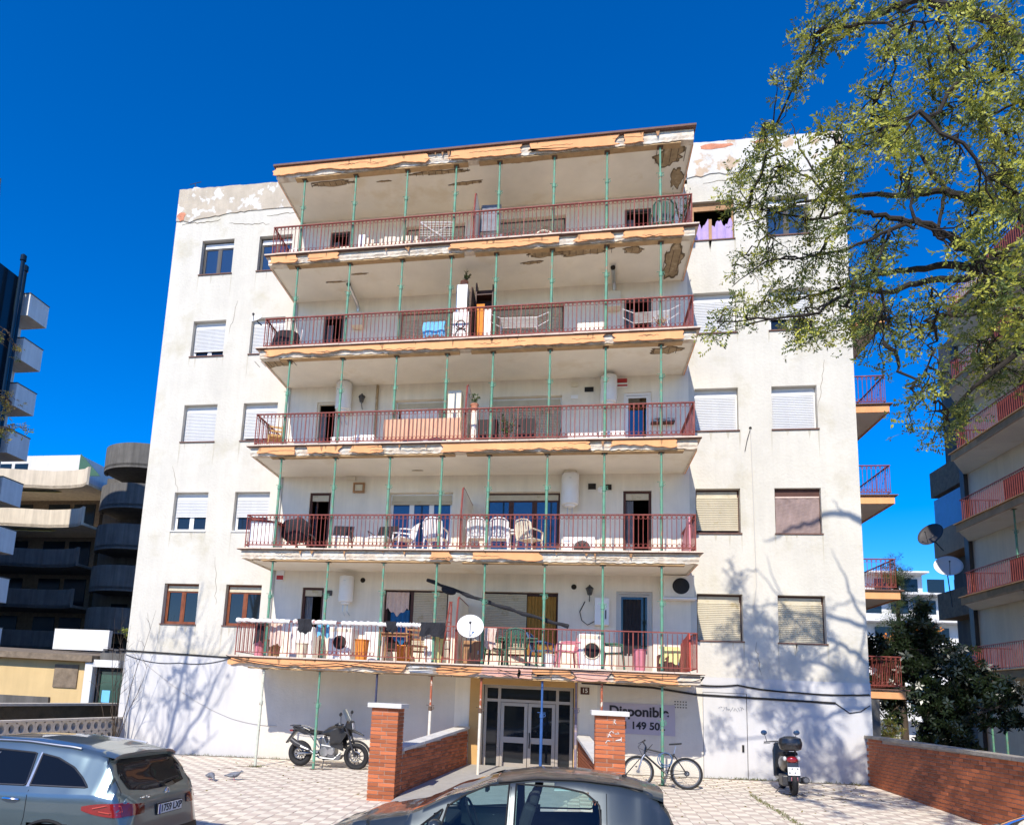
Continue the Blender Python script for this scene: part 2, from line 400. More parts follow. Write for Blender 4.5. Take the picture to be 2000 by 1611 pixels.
wall_panel(-1.35, 1.19, -.6, ZB, holes, -.012).build('painted_base', 'stucco_base_bounce', bld, fix=False)
wall_panel(1.19, XR_+.012, -.6, ZB, holes, -.012).build('painted_base', 'stucco_base', bld, fix=False)
wall_panel(-5.0, -1.35, -.6, ZB, holes, -.012, .35).build('entrance_wall', 'inner_wall', bld, fix=False)
m = MB(); m.quad((XL,0,-.6),(XL,0,18.1),(XL,14,18.1),(XL,14,-.6)); m.quad((XR_,0,-.6),(XR_,14,-.6),(XR_,14,18.1),(XR_,0,18.1)); m.quad((XL,14,-.6),(XL,14,18.1),(XR_,14,18.1),(XR_,14,-.6))
m.build('side_walls', 'stucco_side', bld, fix=False)
m = MB().box(XL+.2, XR_-.2, .3, 13.8, 17.0, 17.15); m.build('roof', 'capstone_old', bld)
# interior darkness behind the openings: floors and a back wall of the front rooms
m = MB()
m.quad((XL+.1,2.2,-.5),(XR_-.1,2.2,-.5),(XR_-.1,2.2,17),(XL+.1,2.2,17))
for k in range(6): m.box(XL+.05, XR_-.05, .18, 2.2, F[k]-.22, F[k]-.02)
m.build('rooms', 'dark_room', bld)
# parapet with broken lower edge
def parapet(x0, x1, zt0, zt1, zb, seed):
    rnd = random.Random(seed); m = MB(); n = int((x1-x0)/.12); top = []; bot = []
    z = zb
    for i in range(n+1):
        x = x0+(x1-x0)*i/n
        z += rnd.uniform(-.05, .05); z = min(max(z, zb-.16), zb+.14)
        bot.append((x, -.028, z)); top.append((x, -.028, zt0+(zt1-zt0)*i/n+rnd.uniform(-.012, .012)))
    vs = bot+top+[(x, .30, z) for x, y, z in top]+[(x, .0, z) for x, y, z in bot]; N = n+1
    fs = []
    for i in range(n): fs += [(i, i+1, N+i+1, N+i), (N+i, N+i+1, 2*N+i+1, 2*N+i), (3*N+i, 3*N+i+1, i+1, i)]
    fs += [(0, N, 2*N, 3*N), (n, 4*N-1, 3*N-1, 2*N-1)]
    return m.add(vs, fs)
parapet(XL, -10.3, 18.20, 18.13, 17.10, 3).build('parapet', 'parapet', bld, fix=False)
mat('parapet_r', (.66, .64, .60), .95, .1, 2.5, .4, 40, patch=((.54, .41, .29), 1.7, .53, .05), streak=.1)
parapet(.95, XR_, 18.15, 18.11, 17.05, 5).build('parapet', 'parapet_r', bld, fix=False)
m = MB().box(-10.3, .95, .0, .30, 16.9, 18.14); m.build('parapet', 'parapet_r', bld)
for (x, z, w, h, s) in ((-14.55, 17.22, .32, .34, 1), (1.7, 17.98, .9, .2, 2), (2.9, 18.0, .5, .12, 3)):
    rr = random.Random(s); pts = []
    for i in range(14):
        a = 2*PI*i/14; q = rr.uniform(.7, 1.1); pts.append((max(XL+.01, x+w/2*q*math.cos(a)), -.034, min(18.09, z+h/2*q*math.sin(a))))
    mat('bare_brick', (.60, .25, .15), .95, .3, 12, .8, 30); MB().prism(pts, (0, .01, 0)).build('bare_brick', 'bare_brick', bld)

# ---- windows
def shutter_mesh(x0, x1, z0, z1, y, hgt=.047):
    m = MB(); n = max(1, int(round((z1-z0)/hgt))); h = (z1-z0)/n
    for i in range(n):
        a = z0+i*h; b = a+h
        prof = [(y+.006, a+.002), (y-.004, a+h*.25), (y-.006, a+h*.6), (y+.004, b-.003), (y+.012, b)]
        vs = [(x0, p, q) for p, q in prof]+[(x1, p, q) for p, q in prof]; k = len(prof)
        m.add(vs, [(j, k+j, k+j+1, j+1) for j in range(k-1)])
    return m
def window(x0, x1, z0, z1, frame, glass='pane_dark', sh=0., shm='shutter_white', sash=2, dep=.18, fr=.05, sill='nosing', box=True, parent=None, name='window', y0=0., leaf=None):
    par = parent or bld; y = y0+dep
    m = MB(); e = .004
    # outer frame, butted
    m.box(x0+e, x1-e, y-.02, y+.04, z1-fr, z1-e); m.box(x0+e, x1-e, y-.02, y+.04, z0+e, z0+fr)
    m.box(x0+e, x0+fr, y-.02, y+.04, z0+fr, z1-fr); m.box(x1-fr, x1-e, y-.02, y+.04, z0+fr, z1-fr)
    bz = z1-fr
    if box:
        bz = z1-fr-.15
    a0, a1 = x0+fr, x1-fr
    for i in range(1, sash):
        xm = a0+(a1-a0)*i/sash; m.box(xm-.032, xm+.032, y-.012, y+.035, z0+fr, bz-.001)
    for i in range(sash):
        p, q = a0+(a1-a0)*i/sash, a0+(a1-a0)*(i+1)/sash; p += .0 if i == 0 else .032; q -= .0 if i == sash-1 else .032
        m.box(p, p+.035, y-.005, y+.03, z0+fr, bz-.001); m.box(q-.035, q, y-.005, y+.03, z0+fr, bz-.001)
        m.box(p+.035, q-.035, y-.005, y+.03, z0+fr, z0+fr+.045); m.box(p+.035, q-.035, y-.005, y+.03, bz-.04, bz-.001)
    w = m.build(name, frame, par)
    for i in range(sash):
        p, q = a0+(a1-a0)*i/sash+.02, a0+(a1-a0)*(i+1)/sash-.02
        MB().quad((p,y+.012,z0+fr),(q,y+.012,z0+fr),(q,y+.012,bz),(p,y+.012,bz)).build('pane', glass, w, fix=False)
    if box: MB().box(x0+fr, x1-fr, y-.03, y+.02, bz, z1-fr-.001).build('shutter_box', shm if shm != 'shutter_white' else 'shutter_white', w)
    if sh > 0:
        zb = bz-(bz-z0-fr*.4)*sh
        shutter_mesh(x0+fr*.7, x1-fr*.7, zb, bz-.001, y-.045).build('shutter', shm, w, fix=False)
        MB().box(x0+fr*.7, x1-fr*.7, y-.055, y-.03, zb-.03, zb-.001).build('shutter_bar', shm, w)
    if sill: MB().box(x0-.025, x1+.025, y0-.035, y0+dep-.022, z0-.02, z0+.012).build('sill', sill, w)
    return w
for k in range(5):
    z0, z1 = 4.12+2.75*k, 5.31+2.75*k
    for c, (a, b) in WINX.items():
        kw = dict(frame='white_plastic', sh=1.)
        if k == 0: kw = dict(frame='wood_red', shm='shutter_cream', sh=0) if c in 'AB' else dict(frame='wood_dark', shm='shutter_cream', sh=.97)
        if k == 1: kw = dict(frame='white_plastic', sh=.52, sill='white_plastic') if c in 'AB' else (dict(frame='wood_dark', shm='shutter_cream', sh=.88) if c == 'C' else None)
        if k == 2: kw = dict(frame='white_plastic', sh=1.) if c != 'B' else dict(frame='white_plastic', sh=.86)
        if k == 3: kw = dict(frame='white_plastic', sh=.76 if c == 'A' else (.97 if c in 'BC' else .6))
        if k == 4: kw = dict(frame='alu_dark', shm='white_plastic', sh=0, glass='pane_blue') if c in 'ABD' else None
        if kw: window(a, b, z0, z1, **kw)
        elif k == 1:    # mesh blind
            w = MB(); y = .1
            w.box(a+.004, b-.004, y, y+.05, z1-.2, z1-.004); w.box(a+.004, a+.05, y, y+.05, z0+.05, z1-.2); w.box(b-.05, b-.004, y, y+.05, z0+.05, z1-.2); w.box(a+.004, b-.004, y, y+.05, z0+.004, z0+.05)
            w = w.build('window', 'wood_dark', bld)
            n = 12; g_ = MB(); vs = [(a+.03+(b-a-.06)*i/n, .07+.012*math.sin(i*1.9+j*.8), z0+.03+(z1-z0-.27)*j/n) for j in range(n+1) for i in range(n+1)]
            g_.add(vs, [(j*(n+1)+i, j*(n+1)+i+1, (j+1)*(n+1)+i+1, (j+1)*(n+1)+i) for j in range(n) for i in range(n)])
            g_.build('mesh_blind', 'mesh_blind', w, fix=False); MB().box(a-.02, b+.02, -.03, .07, z0-.02, z0+.01).build('sill', 'nosing', w)
            MB().box(a+.03, b-.03, .055, .085, z1-.245, z1-.21).build('blind_bar', 'pink_cloth', w)
        else:           # open window with lilac cloth
            w = MB(); y = .1; w.box(a+.004, b-.004, y, y+.05, z1-.22, z1-.004); w.box(a+.004, a+.05, y, y+.05, z0+.05, z1-.22); w.box(b-.05, b-.004, y, y+.05, z0+.05, z1-.22); w.box(a+.004, b-.004, y, y+.05, z0+.004, z0+.05)
            w = w.build('window', 'wood_mid', bld)
            g_ = MB(); n = 24
            vs = []
            for j in range(2):
                for i in range(n+1): vs.append((a+.03+(b-a-.08)*i/n, -.0+.02*math.sin(i*1.3), z0+.02 if j == 0 else z0+.50+.10*math.sin(i*.9)+.05*math.sin(i*2.3)))
            g_.add(vs, [(i, i+1, n+2+i, n+1+i) for i in range(n)]); g_.build('curtain', 'lilac_cloth', w, fix=False)
            MB().box(a+.42, a+.50, -.02, .02, z0+.02, z0+.62).build('post', 'wood_mid', w)
            MB().box(a-.02, b+.02, -.03, .07, z0-.02, z0+.01).build('sill', 'nosing', w)
def curtain(x0, x1, z0, z1, y, m, parent, waves=9, amp=.02, name='curtain', ragged=0):
    n = waves*4; vs = []
    for j in range(2):
        for i in range(n+1): vs.append((x0+(x1-x0)*i/n, y+amp*math.sin(i*PI/2), (z0+(ragged*math.sin(i*.37+1)+ragged*.5*math.sin(i*1.1) if ragged else 0)) if j == 0 else z1))
    return MB().add(vs, [(i, i+1, n+2+i, n+1+i) for i in range(n)]).build(name, m, parent, fix=False)
# ---- balcony doors and windows
for nm, k, a, b, z0, z1 in BALC:
    if nm[:4] == 'door':
        fr = ('wood_dark', 'wood_dark', 'cream_plastic', 'alu_dark', 'alu_dark')[k] if nm == 'doorA' else ('alu_bronze', 'wood_dark', 'white_plastic', 'alu_dark', 'alu_dark')[k]
        d = MB(); e = .004; t = .07
        d.box(a+e, a+t, .04, .12, z0, z1-t); d.box(b-t, b-e, .04, .12, z0, z1-t); d.box(a+e, b-e, .04, .12, z1-t, z1-e)
        d = d.build('door', fr, bld)
        if k in (0, 1) and not (nm == 'doorB' and k == 0): MB().box(a+t, b-t, .05, .09, z1-t-.17, z1-t-.001).build('shutter_box', 'shutter_cream', d)
        if nm == 'doorA' and k == 1:
            q = MB(); q.obox((a+.10, .30, (z0+z1)/2-.1), (.04, .5, 1.75), (0, 0, .5)); q.build('door_leaf', 'wood_dark', d)
            MB().obox((a+.075, .29, (z0+z1)/2+.2), (.01, .36, .95), (0, 0, .5)).build('pane', 'pane_blue', d)
        elif nm == 'doorB' and k in (0, 2):
            w = .055; q = MB(); q.box(a+t, a+t+w, .06, .10, z0, z1-t-.01); q.box(b-t-w, b-t, .06, .10, z0, z1-t-.01); q.box(a+t+w, b-t-w, .06, .10, z1-t-w-.01, z1-t-.01); q.box(a+t+w, b-t-w, .06, .10, z0, z0+.5)
            q.build('door_leaf', fr, d); MB().quad((a+t+w,.08,z0+.5),(b-t-w,.08,z0+.5),(b-t-w,.08,z1-t-w),(a+t+w,.08,z1-t-w)).build('pane', 'tint_glass' if k == 2 else 'pane_dark', d, fix=False)
            if k == 0: curtain(a+t+w+.05, b-t-w-.15, z0+.45, z1-.2, .055, 'dark_cloth', d, 5, .008)
        else:
            curtain(a+t, a+t+.2, z0+.1, z1-.25, .14, 'grey_cloth', d, 3)
    else:
        if k == 0 and nm == 'winA':
            w = window(a, b, z0, z1, 'wood_dark', sh=0, sash=1, box=False, glass='dark_room', sill=None)
            xm = a+.75
            MB().box(xm, xm+.08, .10, .16, z0+.05, z1-.05).build('mullion', 'wood_dark', w)
            shutter_mesh(xm+.08, b-.05, z0+.05, z1-.05, .11).build('shutter', 'shutter_cream', w, fix=False)
            curtain(a+.06, xm-.05, z1-.62, z1-.06, .10, 'pink_cloth', w, 5, .02, ragged=.08); curtain(a+.2, xm-.02, z0+.3, z1-.55, .12, 'blue_cloth', w, 4, .02, ragged=.1)
        elif k == 0:
            w = window(a, b, z0, z1, 'wood_dark', sh=0, sash=1, box=False, glass='dark_room', sill=None)
            shutter_mesh(a+.05, a+1.18, z0+.05, z1-.05, .10).build('shutter', 'shutter_cream', w, fix=False)
            curtain(a+1.2, b-.05, z0+.05, z1-.1, .10, 'ochre_cloth', w, 9, .022)
        elif k == 1 and nm == 'winA':
            window(a, b, z0, z1, 'white_plastic', 'pane_blue', sh=.06, shm='shutter_cream', sash=3, sill=None)
        elif k == 1:
            window(a, b, z0, z1, 'wood_dark', 'pane_blue', sh=0, shm='shutter_cream', sash=3, sill=None)
        elif k == 2:
            w = window(a, b, z0, z1, 'white_plastic', 'pane_dark', sh=.0 if nm == 'winA' else .8, shm='shutter_cream', sash=2, sill=None)
            if nm == 'winA': shutter_mesh((a+b)/2+.05, b-.06, z1-.75, z1-.21, .08).build('shutter', 'shutter_cream', w, fix=False)
        elif k == 3: window(a, b, z0, z1, 'wood_dark', 'pane_dark', sh=.9 if nm == 'winB' else .5, shm='shutter_cream', sash=2, sill=None)
        else: window(a, b, z0, z1, 'alu_dark', 'pane_dark', sh=.25, shm='shutter_cream', sash=2, sill=None)

# ---- entrance
x0, x1, z0, z1 = ENT; y = .32
ent = MB()
t = .075
xs = [x0+.02, x0+.42, x1-.42, x1-.02]; zt = 2.37
ent.box(xs[0], xs[3], y, y+.07, z1-t, z1-.004); ent.box(xs[0]+t, xs[3]-t, y, y+.07, zt, zt+t)
ent.box(xs[0], xs[0]+t, y, y+.07, z0, z1-t); ent.box(xs[3]-t, xs[3], y, y+.07, z0, z1-t)
for xx in (xs[1], xs[2]):
    ent.box(xx-t/2, xx+t/2, y+.001, y+.069, z0, zt); ent.box(xx-t/2, xx+t/2, y+.001, y+.069, zt+t, z1-t)
entr = ent.build('entrance_door', 'alu_bronze', bld)
mid = (xs[1]+xs[2])/2
for s, (a, b) in enumerate(((xs[1]+t/2+.012, mid-.008), (mid+.008, xs[2]-t/2-.012))):
    q = MB(); w = .085; c = z0+.02; d = zt-.012; zm = 1.42
    q.box(a, a+w, y-.012, y+.045, c, d); q.box(b-w, b, y-.012, y+.045, c, d); q.box(a+w, b-w, y-.012, y+.045, d-w, d); q.box(a+w, b-w, y-.012, y+.045, zm-.09, zm+.06); q.box(a+w, b-w, y-.012, y+.045, c, c+.14)
    lf = q.build('door_leaf', 'alu_bronze', entr)
    MB().quad((a+w,y+.02,zm+.06),(b-w,y+.02,zm+.06),(b-w,y+.02,d-w),(a+w,y+.02,d-w)).build('pane', 'pane_dark', entr, fix=False)
    MB().quad((a+w,y+.02,c+.14),(b-w,y+.02,c+.14),(b-w,y+.02,zm-.09),(a+w,y+.02,zm-.09)).build('pane', 'pane_dark', entr, fix=False)
    if s == 1:
        MB().tube([(a+.045,y-.012,1.22),(a+.045,y-.07,1.26),(a+.06,y-.09,1.40),(a+.045,y-.07,1.56),(a+.045,y-.012,1.60)], .016, 8).build('handle', 'dark_metal', entr, smooth=True)
for a, b, c, d in ((xs[0]+t, xs[1]-t/2, z0, zt), (xs[2]+t/2, xs[3]-t, z0, zt), (xs[0]+t, xs[1]-t/2, zt+t, z1-t), (xs[1]+t/2, xs[2]-t/2, zt+t, z1-t), (xs[2]+t/2, xs[3]-t, zt+t, z1-t)):
    MB().quad((a,y+.03,c),(b,y+.03,c),(b,y+.03,d),(a,y+.03,d)).build('pane', 'pane_dark', entr, fix=False)
m = MB(); m.box(-4.60, x0-.002, -.05, .30, z0-.3, 2.98); m.box(x0-.002, x1+.002, -.05, .30, z1+.002, 2.98); m.box(x1+.002, -1.84, -.05, .30, z0-.3, 2.98); m.build('door_surround', 'ochre', bld)

# ---- balcony slabs
def jag(a, b, n, amp, rnd):
    return [(a+(b-a)*i/n, rnd.uniform(-amp, amp)) for i in range(n+1)]
def fascia_piece(x0, x1, zt, zb, y, rnd, rough=.03, th=.022):
    """a slab of render left on the edge, broken at its ends and foot"""
    n = max(3, int((x1-x0)/.09)); top = [(x0+(x1-x0)*i/n, y, zt) for i in range(n+1)]
    bot = []; z = zb
    for i in range(n, -1, -1):
        z += rnd.uniform(-rough, rough)*.6; z = min(max(z, zb-.01), zb+rough*2.2); bot.append((x0+(x1-x0)*i/n, y, z))
    em = min(.15, .2*(x1-x0)); ej = min(.05, .07*(x1-x0)); e0, e1 = rnd.uniform(-em, em), rnd.uniform(-em, em); l = [(x0+e0*(1-f)+rnd.uniform(-ej, ej), y, zb+(zt-zb)*f) for f in (.2, .4, .6, .8)]; r = [(x1+e1*f+rnd.uniform(-ej, ej), y, zt-(zt-zb)*f) for f in (.2, .4, .6, .8)]
    return MB().prism(top+r+bot+l, (0, th, 0))
# spans of surviving orange render along each edge (metres from BX0), L1..L5, roof
SPANS = [[(0, 4.55), (5.35, 7.2), (7.5, 8.4), (9.3, 10.75)], [(5.0, 5.45), (6.05, 7.6)], [(.3, 1.25), (1.55, 2.55), (2.8, 3.55), (5.1, 8.7), (9.3, 10.7)], [(.15, 9.1), (9.3, 10.9)], [(.05, .8), (1.15, 2.0), (5.15, 7.9), (8.4, 9.2), (9.55, 10.95)], [(0.0, 4.3), (5.0, 6.9), (7.1, 9.4), (9.5, 10.0)]]
PEEL = [[], [(.35, -1.65, .55, .28)], [(4.75, -1.7, .35, .2), (10.0, -1.75, .7, .2), (1.3, -1.7, .8, .1), (4.2, -.5, .3, .06)],
        [(.25, -1.6, 1.3, .55), (10.6, -1.4, .8, .45)],
        [(7.6, -1.62, 1.3, .34), (8.55, -1.6, 1.5, .45), (10.85, -.9, .6, 1.6), (9.8, -1.5, .6, .3), (1.6, -.95, .7, .07), (2.4, -1.25, .6, .07), (7.2, -1.25, .6, .16)],
        [(1.5, -1.55, 1.6, .22), (4.6, -1.6, 1.7, .2), (5.3, -1.1, 1.0, .16), (10.7, -1.45, .9, .8), (11.0, -.6, .35, 1.0), (6.8, -1.75, 1.0, .2), (3.0, -1.45, .4, .08)]]
for k in range(6):
    f = F[k]; rnd = random.Random(70+k); th = .22 if k < 5 else .29
    s = MB(); s.box(BX0+.02, BX1-.02, BY+.03, -.001, f-th, f-.035)
    slab = s.build('balcony_slab' if k < 5 else 'roof_slab', 'soffit', bld)
    # rough edge beam in front: core with a bumpy face
    e = MB(); n = 150; z0, z1 = f-.275 if k < 5 else f-.34, f-.045
    vs = []; rows_ = 5
    for j in range(rows_+1):
        for i in range(n+1):
            x = BX0+(BX1-BX0)*i/n; vs.append((x, BY+.028-rnd.uniform(0, .012)-(.02 if j in (2, 3) else 0), z0+(z1-z0)*j/rows_+(rnd.uniform(-.012, .02) if j == 0 else 0)))
    fs = [(j*(n+1)+i, j*(n+1)+i+1, (j+1)*(n+1)+i+1, (j+1)*(n+1)+i) for j in range(rows_) for i in range(n)]
    b0 = len(vs)
    for i in range(n+1): vs.append((BX0+(BX1-BX0)*i/n, BY+.24, z0+.02))
    fs += [(b0+i, b0+i+1, i+1, i) for i in range(n)]
    e.add(vs, fs)
    e.box(BX0-.0, BX0+.03, BY+.03, -.002, z0+.02, z1); e.box(BX1-.03, BX1, BY+.03, -.002, z0+.02, z1)
    e.build('edge_beam', 'fascia_core', slab, fix=False)
    for a, b in SPANS[k]: fascia_piece(BX0+a, BX0+b, f-.05, z0+.012, BY-.052, rnd, .05).build('render_piece', 'fascia_orange', slab)
    if k == 0:
        for a, b in ((4.6, 5.3),): fascia_piece(BX0+a, BX0+b, f-.10, z0+.03, BY-.045, rnd).build('render_piece', 'parapet_r', slab)
        for a, b in ((7.2, 7.5), (8.4, 9.3), (6.4, 7.2)): fascia_piece(BX0+a, BX0+b, f-.06, z0-.0, BY-.058, rnd, .05).build('render_piece', 'fascia_pink', slab)
    # orange ends of the slab
    MB().box(BX0-.028, BX0-.001, BY+.2, -.003, z0+.03, z1-.03).build('end_render', 'fascia_orange', slab)
    MB().box(BX1+.001, BX1+.028, BY+.25, -.003, z0+.03, z1-.03).build('end_render', 'fascia_orange', slab)
    if k < 5:
        q = MB(); xa = BX0-.09
        while xa < BX1+.08:
            xb = min(xa+.332, BX1+.09); q.box(xa, xb-.004, BY-.10+U(-.006, .006), -.004, f-.034, f+U(-.003, .003)); xa += .336
        q.build('floor_tiles', 'floor_tile', slab); 
        MB().box(BX0-.085, BX1+.085, BY-.085, BY+.0, f-.046, f-.035).build('nosing', 'nosing', slab)
    else:
        MB().box(BX0-.07, BX1+.05, BY-.10, .0, f-.034, f+.02).build('metal_edge', 'nosing', slab)
    for (dx, yy, w, d) in PEEL[k]:
        pm = MB(); pr_ = MB()
        N = 44; pts = []; p1_, p2_, p3_ = rnd.uniform(0, 6), rnd.uniform(0, 6), rnd.uniform(0, 6)
        for i in range(N):
            a = 2*PI*i/N; q = .86+.16*math.sin(2*a+p1_)+.12*math.sin(5*a+p2_)+.07*math.sin(11*a+p3_)+rnd.uniform(-.05, .05)
            pts.append((min(max(BX0+dx+w/2*q*math.cos(a), BX0+.02), BX1-.02), min(max(yy+d/2*q*math.sin(a), BY+.06), -.02), f-th-.012))
        pm.prism(pts, (0, 0, .011))
        pts2 = [((x-(BX0+dx))*.86+BX0+dx, (y-yy)*.86+yy, f-th-.016) for x, y, z in pts]
        pr_.prism(pts2, (0, 0, .004), 0)
        if w > .5:
            for i in range(int(w/.18)):
                xx = BX0+dx-w*.38+i*.18; pr_.box(xx, xx+.012, yy-d*.3, yy+d*.3, f-th-.024, f-th-.0165, 1)
        pm.build('spalled_edge', 'peel_dark', slab); pr_.build('spalled_patch', ['peel', 'rust'], slab)
# ---- railings
def ring_mesh():
    m = MB(); m.torus((0, 0, 0), .042, .006, 'y', 14, 5); return m.mesh('ring', 'rail', True, False)
bal_me = MB().tube([(0,0,.10),(0,0,.86)], .0088, 6).mesh('baluster', 'rail', False)
NB = 104
for k in range(5):
    f = F[k]; z = f; yr = -1.95; xa, xb = BX0+.06, BX1-.05
    r = MB(); r.box(xa, xb, yr-.022, yr+.022, z+.875, z+.90); r.box(xa, xa+.04, yr+.022, -.01, z+.875, z+.90); r.box(xb-.04, xb, yr+.022, -.01, z+.875, z+.90)
    r.box(xa, xb, yr-.012, yr+.012, z+.085, z+.105); r.box(xa, xa+.024, yr+.012, -.01, z+.085, z+.105); r.box(xb-.024, xb, yr+.012, -.01, z+.085, z+.105)
    for i in range(9):
        xx = xa+.012+(xb-xa-.024)*i/8; r.box(xx-.011, xx+.011, yr-.011, yr+.011, z-.01, z+.875)
    rail = r.build('railing', 'rail', bld)
    rings = MB(); restb = MB()
    for i in range(1, NB):
        xx = xa+(xb-xa)*i/NB
        if k < 3 and not (k == 2 and i > NB-4): share('baluster', bal_me, rail, (xx, yr, z))
        else: restb.tube([(xx,yr,z+.10),(xx,yr,z+.88)], .0088, 6)
    for i in range(NB):
        xx = xa+(xb-xa)*(i+.5)/NB
        if k > 0 or 20 < i < 34: rings.torus((xx, yr, z+.15), .043, .006, 'y', 12, 4)
        if k > 0: rings.torus((xx, yr, z+.83), .043, .006, 'y', 12, 4)
    for xx in (xa+.012, xb-.012):
        for i in range(1, 17):
            yy = yr+(-yr)*i/17; restb.tube([(xx,yy,z+.10),(xx,yy,z+.88)], .0075, 6)
            if k > 0: rings.torus((xx, yy-.05, z+.83), .043, .006, 'x', 12, 4); rings.torus((xx, yy-.05, z+.15), .043, .006, 'x', 12, 4)
    restb.build('balusters', 'rail', rail, fix=False, kind='stuff'); rings.build('ring_row', 'rail', rail, smooth=True, fix=False, kind='stuff')
    # divider between the two flats
    xd = -4.78; hgt = 1.66 if k else 1.62
    d = MB(); pr2 = [(xd,-.01,f),(xd,-1.80,f),(xd,-1.80,f+.98),(xd,-1.66,f+hgt-.05),(xd,-1.58,f+hgt),(xd,-.01,f+hgt)]
    d.prism(pr2, (.045, 0, 0)); dv = d.build('balcony_divider', 'inner_wall' if k != 3 else 'soot', bld)
    pts = [(xd+.022,-1.83,f),(xd+.022,-1.83,f+.98),(xd+.022,-1.69,f+hgt-.04),(xd+.022,-1.60,f+hgt+.02),(xd+.022,-.01,f+hgt+.02)]
    MB().tube(pts, .024, 6).build('divider_frame', 'rail' if k != 3 else 'rust', dv, smooth=True)
# ---- side balconies on the right flank
for k in range(5):
    f = F[k]; s = MB(); s.box(XR_+.002, 6.93, 2.88, 9, f-.22, f-.035); sb = s.build('side_balcony', 'soffit', bld)
    MB().box(XR_+.002, 6.95, 2.84, 2.879, f-.26, f-.05).build('render_band', 'fascia_orange', sb)
    MB().box(6.931, 6.96, 2.88, 9, f-.26, f-.05).build('render_band', 'fascia_orange', sb)
    MB().box(XR_+.002, 7.03, 2.78, 9.05, f-.034, f).build('floor_edge', 'nosing', sb)
    r = MB(); r.box(XR_+.004, 6.9, 2.88, 2.92, f+.875, f+.9); r.box(6.86, 6.9, 2.92, 9, f+.875, f+.9); r.box(XR_+.004, 6.9, 2.89, 2.91, f+.08, f+.1); r.box(6.87, 6.89, 2.91, 9, f+.08, f+.1)
    for i in range(1, 17): r.tube([(XR_+1.9*i/16,2.9,f+.1),(XR_+1.9*i/16,2.9,f+.88)], .008, 6)
    for i in range(0, 52): r.tube([(6.88,2.9+.117*i,f+.1),(6.88,2.9+.117*i,f+.88)], .008, 5)
    for i in range(16):
        r.torus((XR_+1.9*(i+.5)/16, 2.9, f+.15), .045, .006, 'y', 10, 4); r.torus((XR_+1.9*(i+.5)/16, 2.9, f+.83), .045, .006, 'y', 10, 4)
    r.build('side_railing', 'rail', sb, fix=False)

mat('rust_run', (.40, .21, .10), .95, .25, 8)
# ---- cracks in the facade and stains on the paving
rn = random.Random(88)
def crack(x, z, dx, dz, n, r=.006):
    P = []
    for i in range(n+1): P.append((x+dx*i/n+rn.uniform(-.03, .03), -.003, z+dz*i/n+rn.uniform(-.035, .035)))
    MB().tube(P, [r*(.4+.6*math.sin(PI*(i+.5)/(n+1))) for i in range(n+1)], 4).build('crack', 'peel_dark', bld, fix=False)
for a in ((-14.5, 16.95, 1.3, .05, 12, .012), (-12.9, 16.85, 1.4, -.12, 12, .010), (-11.6, 17.0, 1.0, .05, 9, .010), (1.4, 16.9, 1.6, .08, 14, .010), (-12.3, 14.2, -.2, -1.1, 9, .005), (2.6, 14.3, .25, -1.2, 10, .005), (-13.9, 8.9, .3, -.9, 8, .005), (2.45, 4.1, .1, -.8, 8, .005), (4.3, 11.5, -.2, -1.3, 9, .005), (-12.2, 6.1, .15, -1.4, 10, .005)): crack(*a)
for k in range(6):      # cracks, rust runs and drips on the slab edges
    f = F[k]; sl_ = bpy.data.objects['balcony_slab' if k == 0 else ('balcony_slab.%03d' % k if k < 5 else 'roof_slab')]
    for i in range(9):
        x = rn.uniform(BX0+.3, BX1-.9); L = rn.uniform(.25, 1.0); z = f-rn.uniform(.10, .24); n = 10
        MB().tube([(x+L*j/n, BY-.054, z+rn.uniform(-.018, .018)) for j in range(n+1)], [.0045+.003*math.sin(PI*(j+.5)/(n+1)) for j in range(n+1)], 4).build('crack', 'peel_dark', sl_, fix=False)
    for i in range(10):
        x = rn.uniform(BX0+.2, BX1-.2); w = rn.uniform(.012, .05); L = rn.uniform(.06, .2); z = f-.05
        MB().add([(x-w, BY-.0535, z), (x+w, BY-.0535, z), (x+w*.6, BY-.0535, z-L*.6), (x+rn.uniform(-w, w)*.4, BY-.0535, z-L), (x-w*.7, BY-.0535, z-L*.5)], [(0, 1, 2, 3, 4)]).build('rust_run', 'rust_run', sl_, fix=False)
mat('stain', (.30, .22, .15), .9, .3, 4); mat('stain_dark', (.16, .14, .125), .8, .3, 4)
for x, y, w, d, m_ in ((-10.05, -2.35, .5, .12, 'stain'), (-9.75, -1.9, .8, .14, 'stain'), (-8.0, -1.85, .5, .10, 'stain'), (0.05, -1.9, .45, .1, 'stain'), (3.4, -2.6, .5, .3, 'stain_dark'), (2.55, -2.3, .45, .3, 'stain_dark'), (-7.9, -1.7, .7, .22, 'stain_dark'), (-11.6, -3.2, .35, .2, 'stain'), (-3.2, -8, .6, .4, 'stain_dark')):
    pts = []
    for i in range(28):
        a = 2*PI*i/28; q = .75+.2*math.sin(3*a+x)+.12*math.sin(7*a+y)+rn.uniform(-.06, .06); px_, py_ = x+w/2*q*math.cos(a), y+d/2*q*math.sin(a); pts.append((px_, py_, gz(px_, py_)+.0045))
    MB().add(pts, [tuple(range(28))]).build('stain', m_, plaza, fix=False)

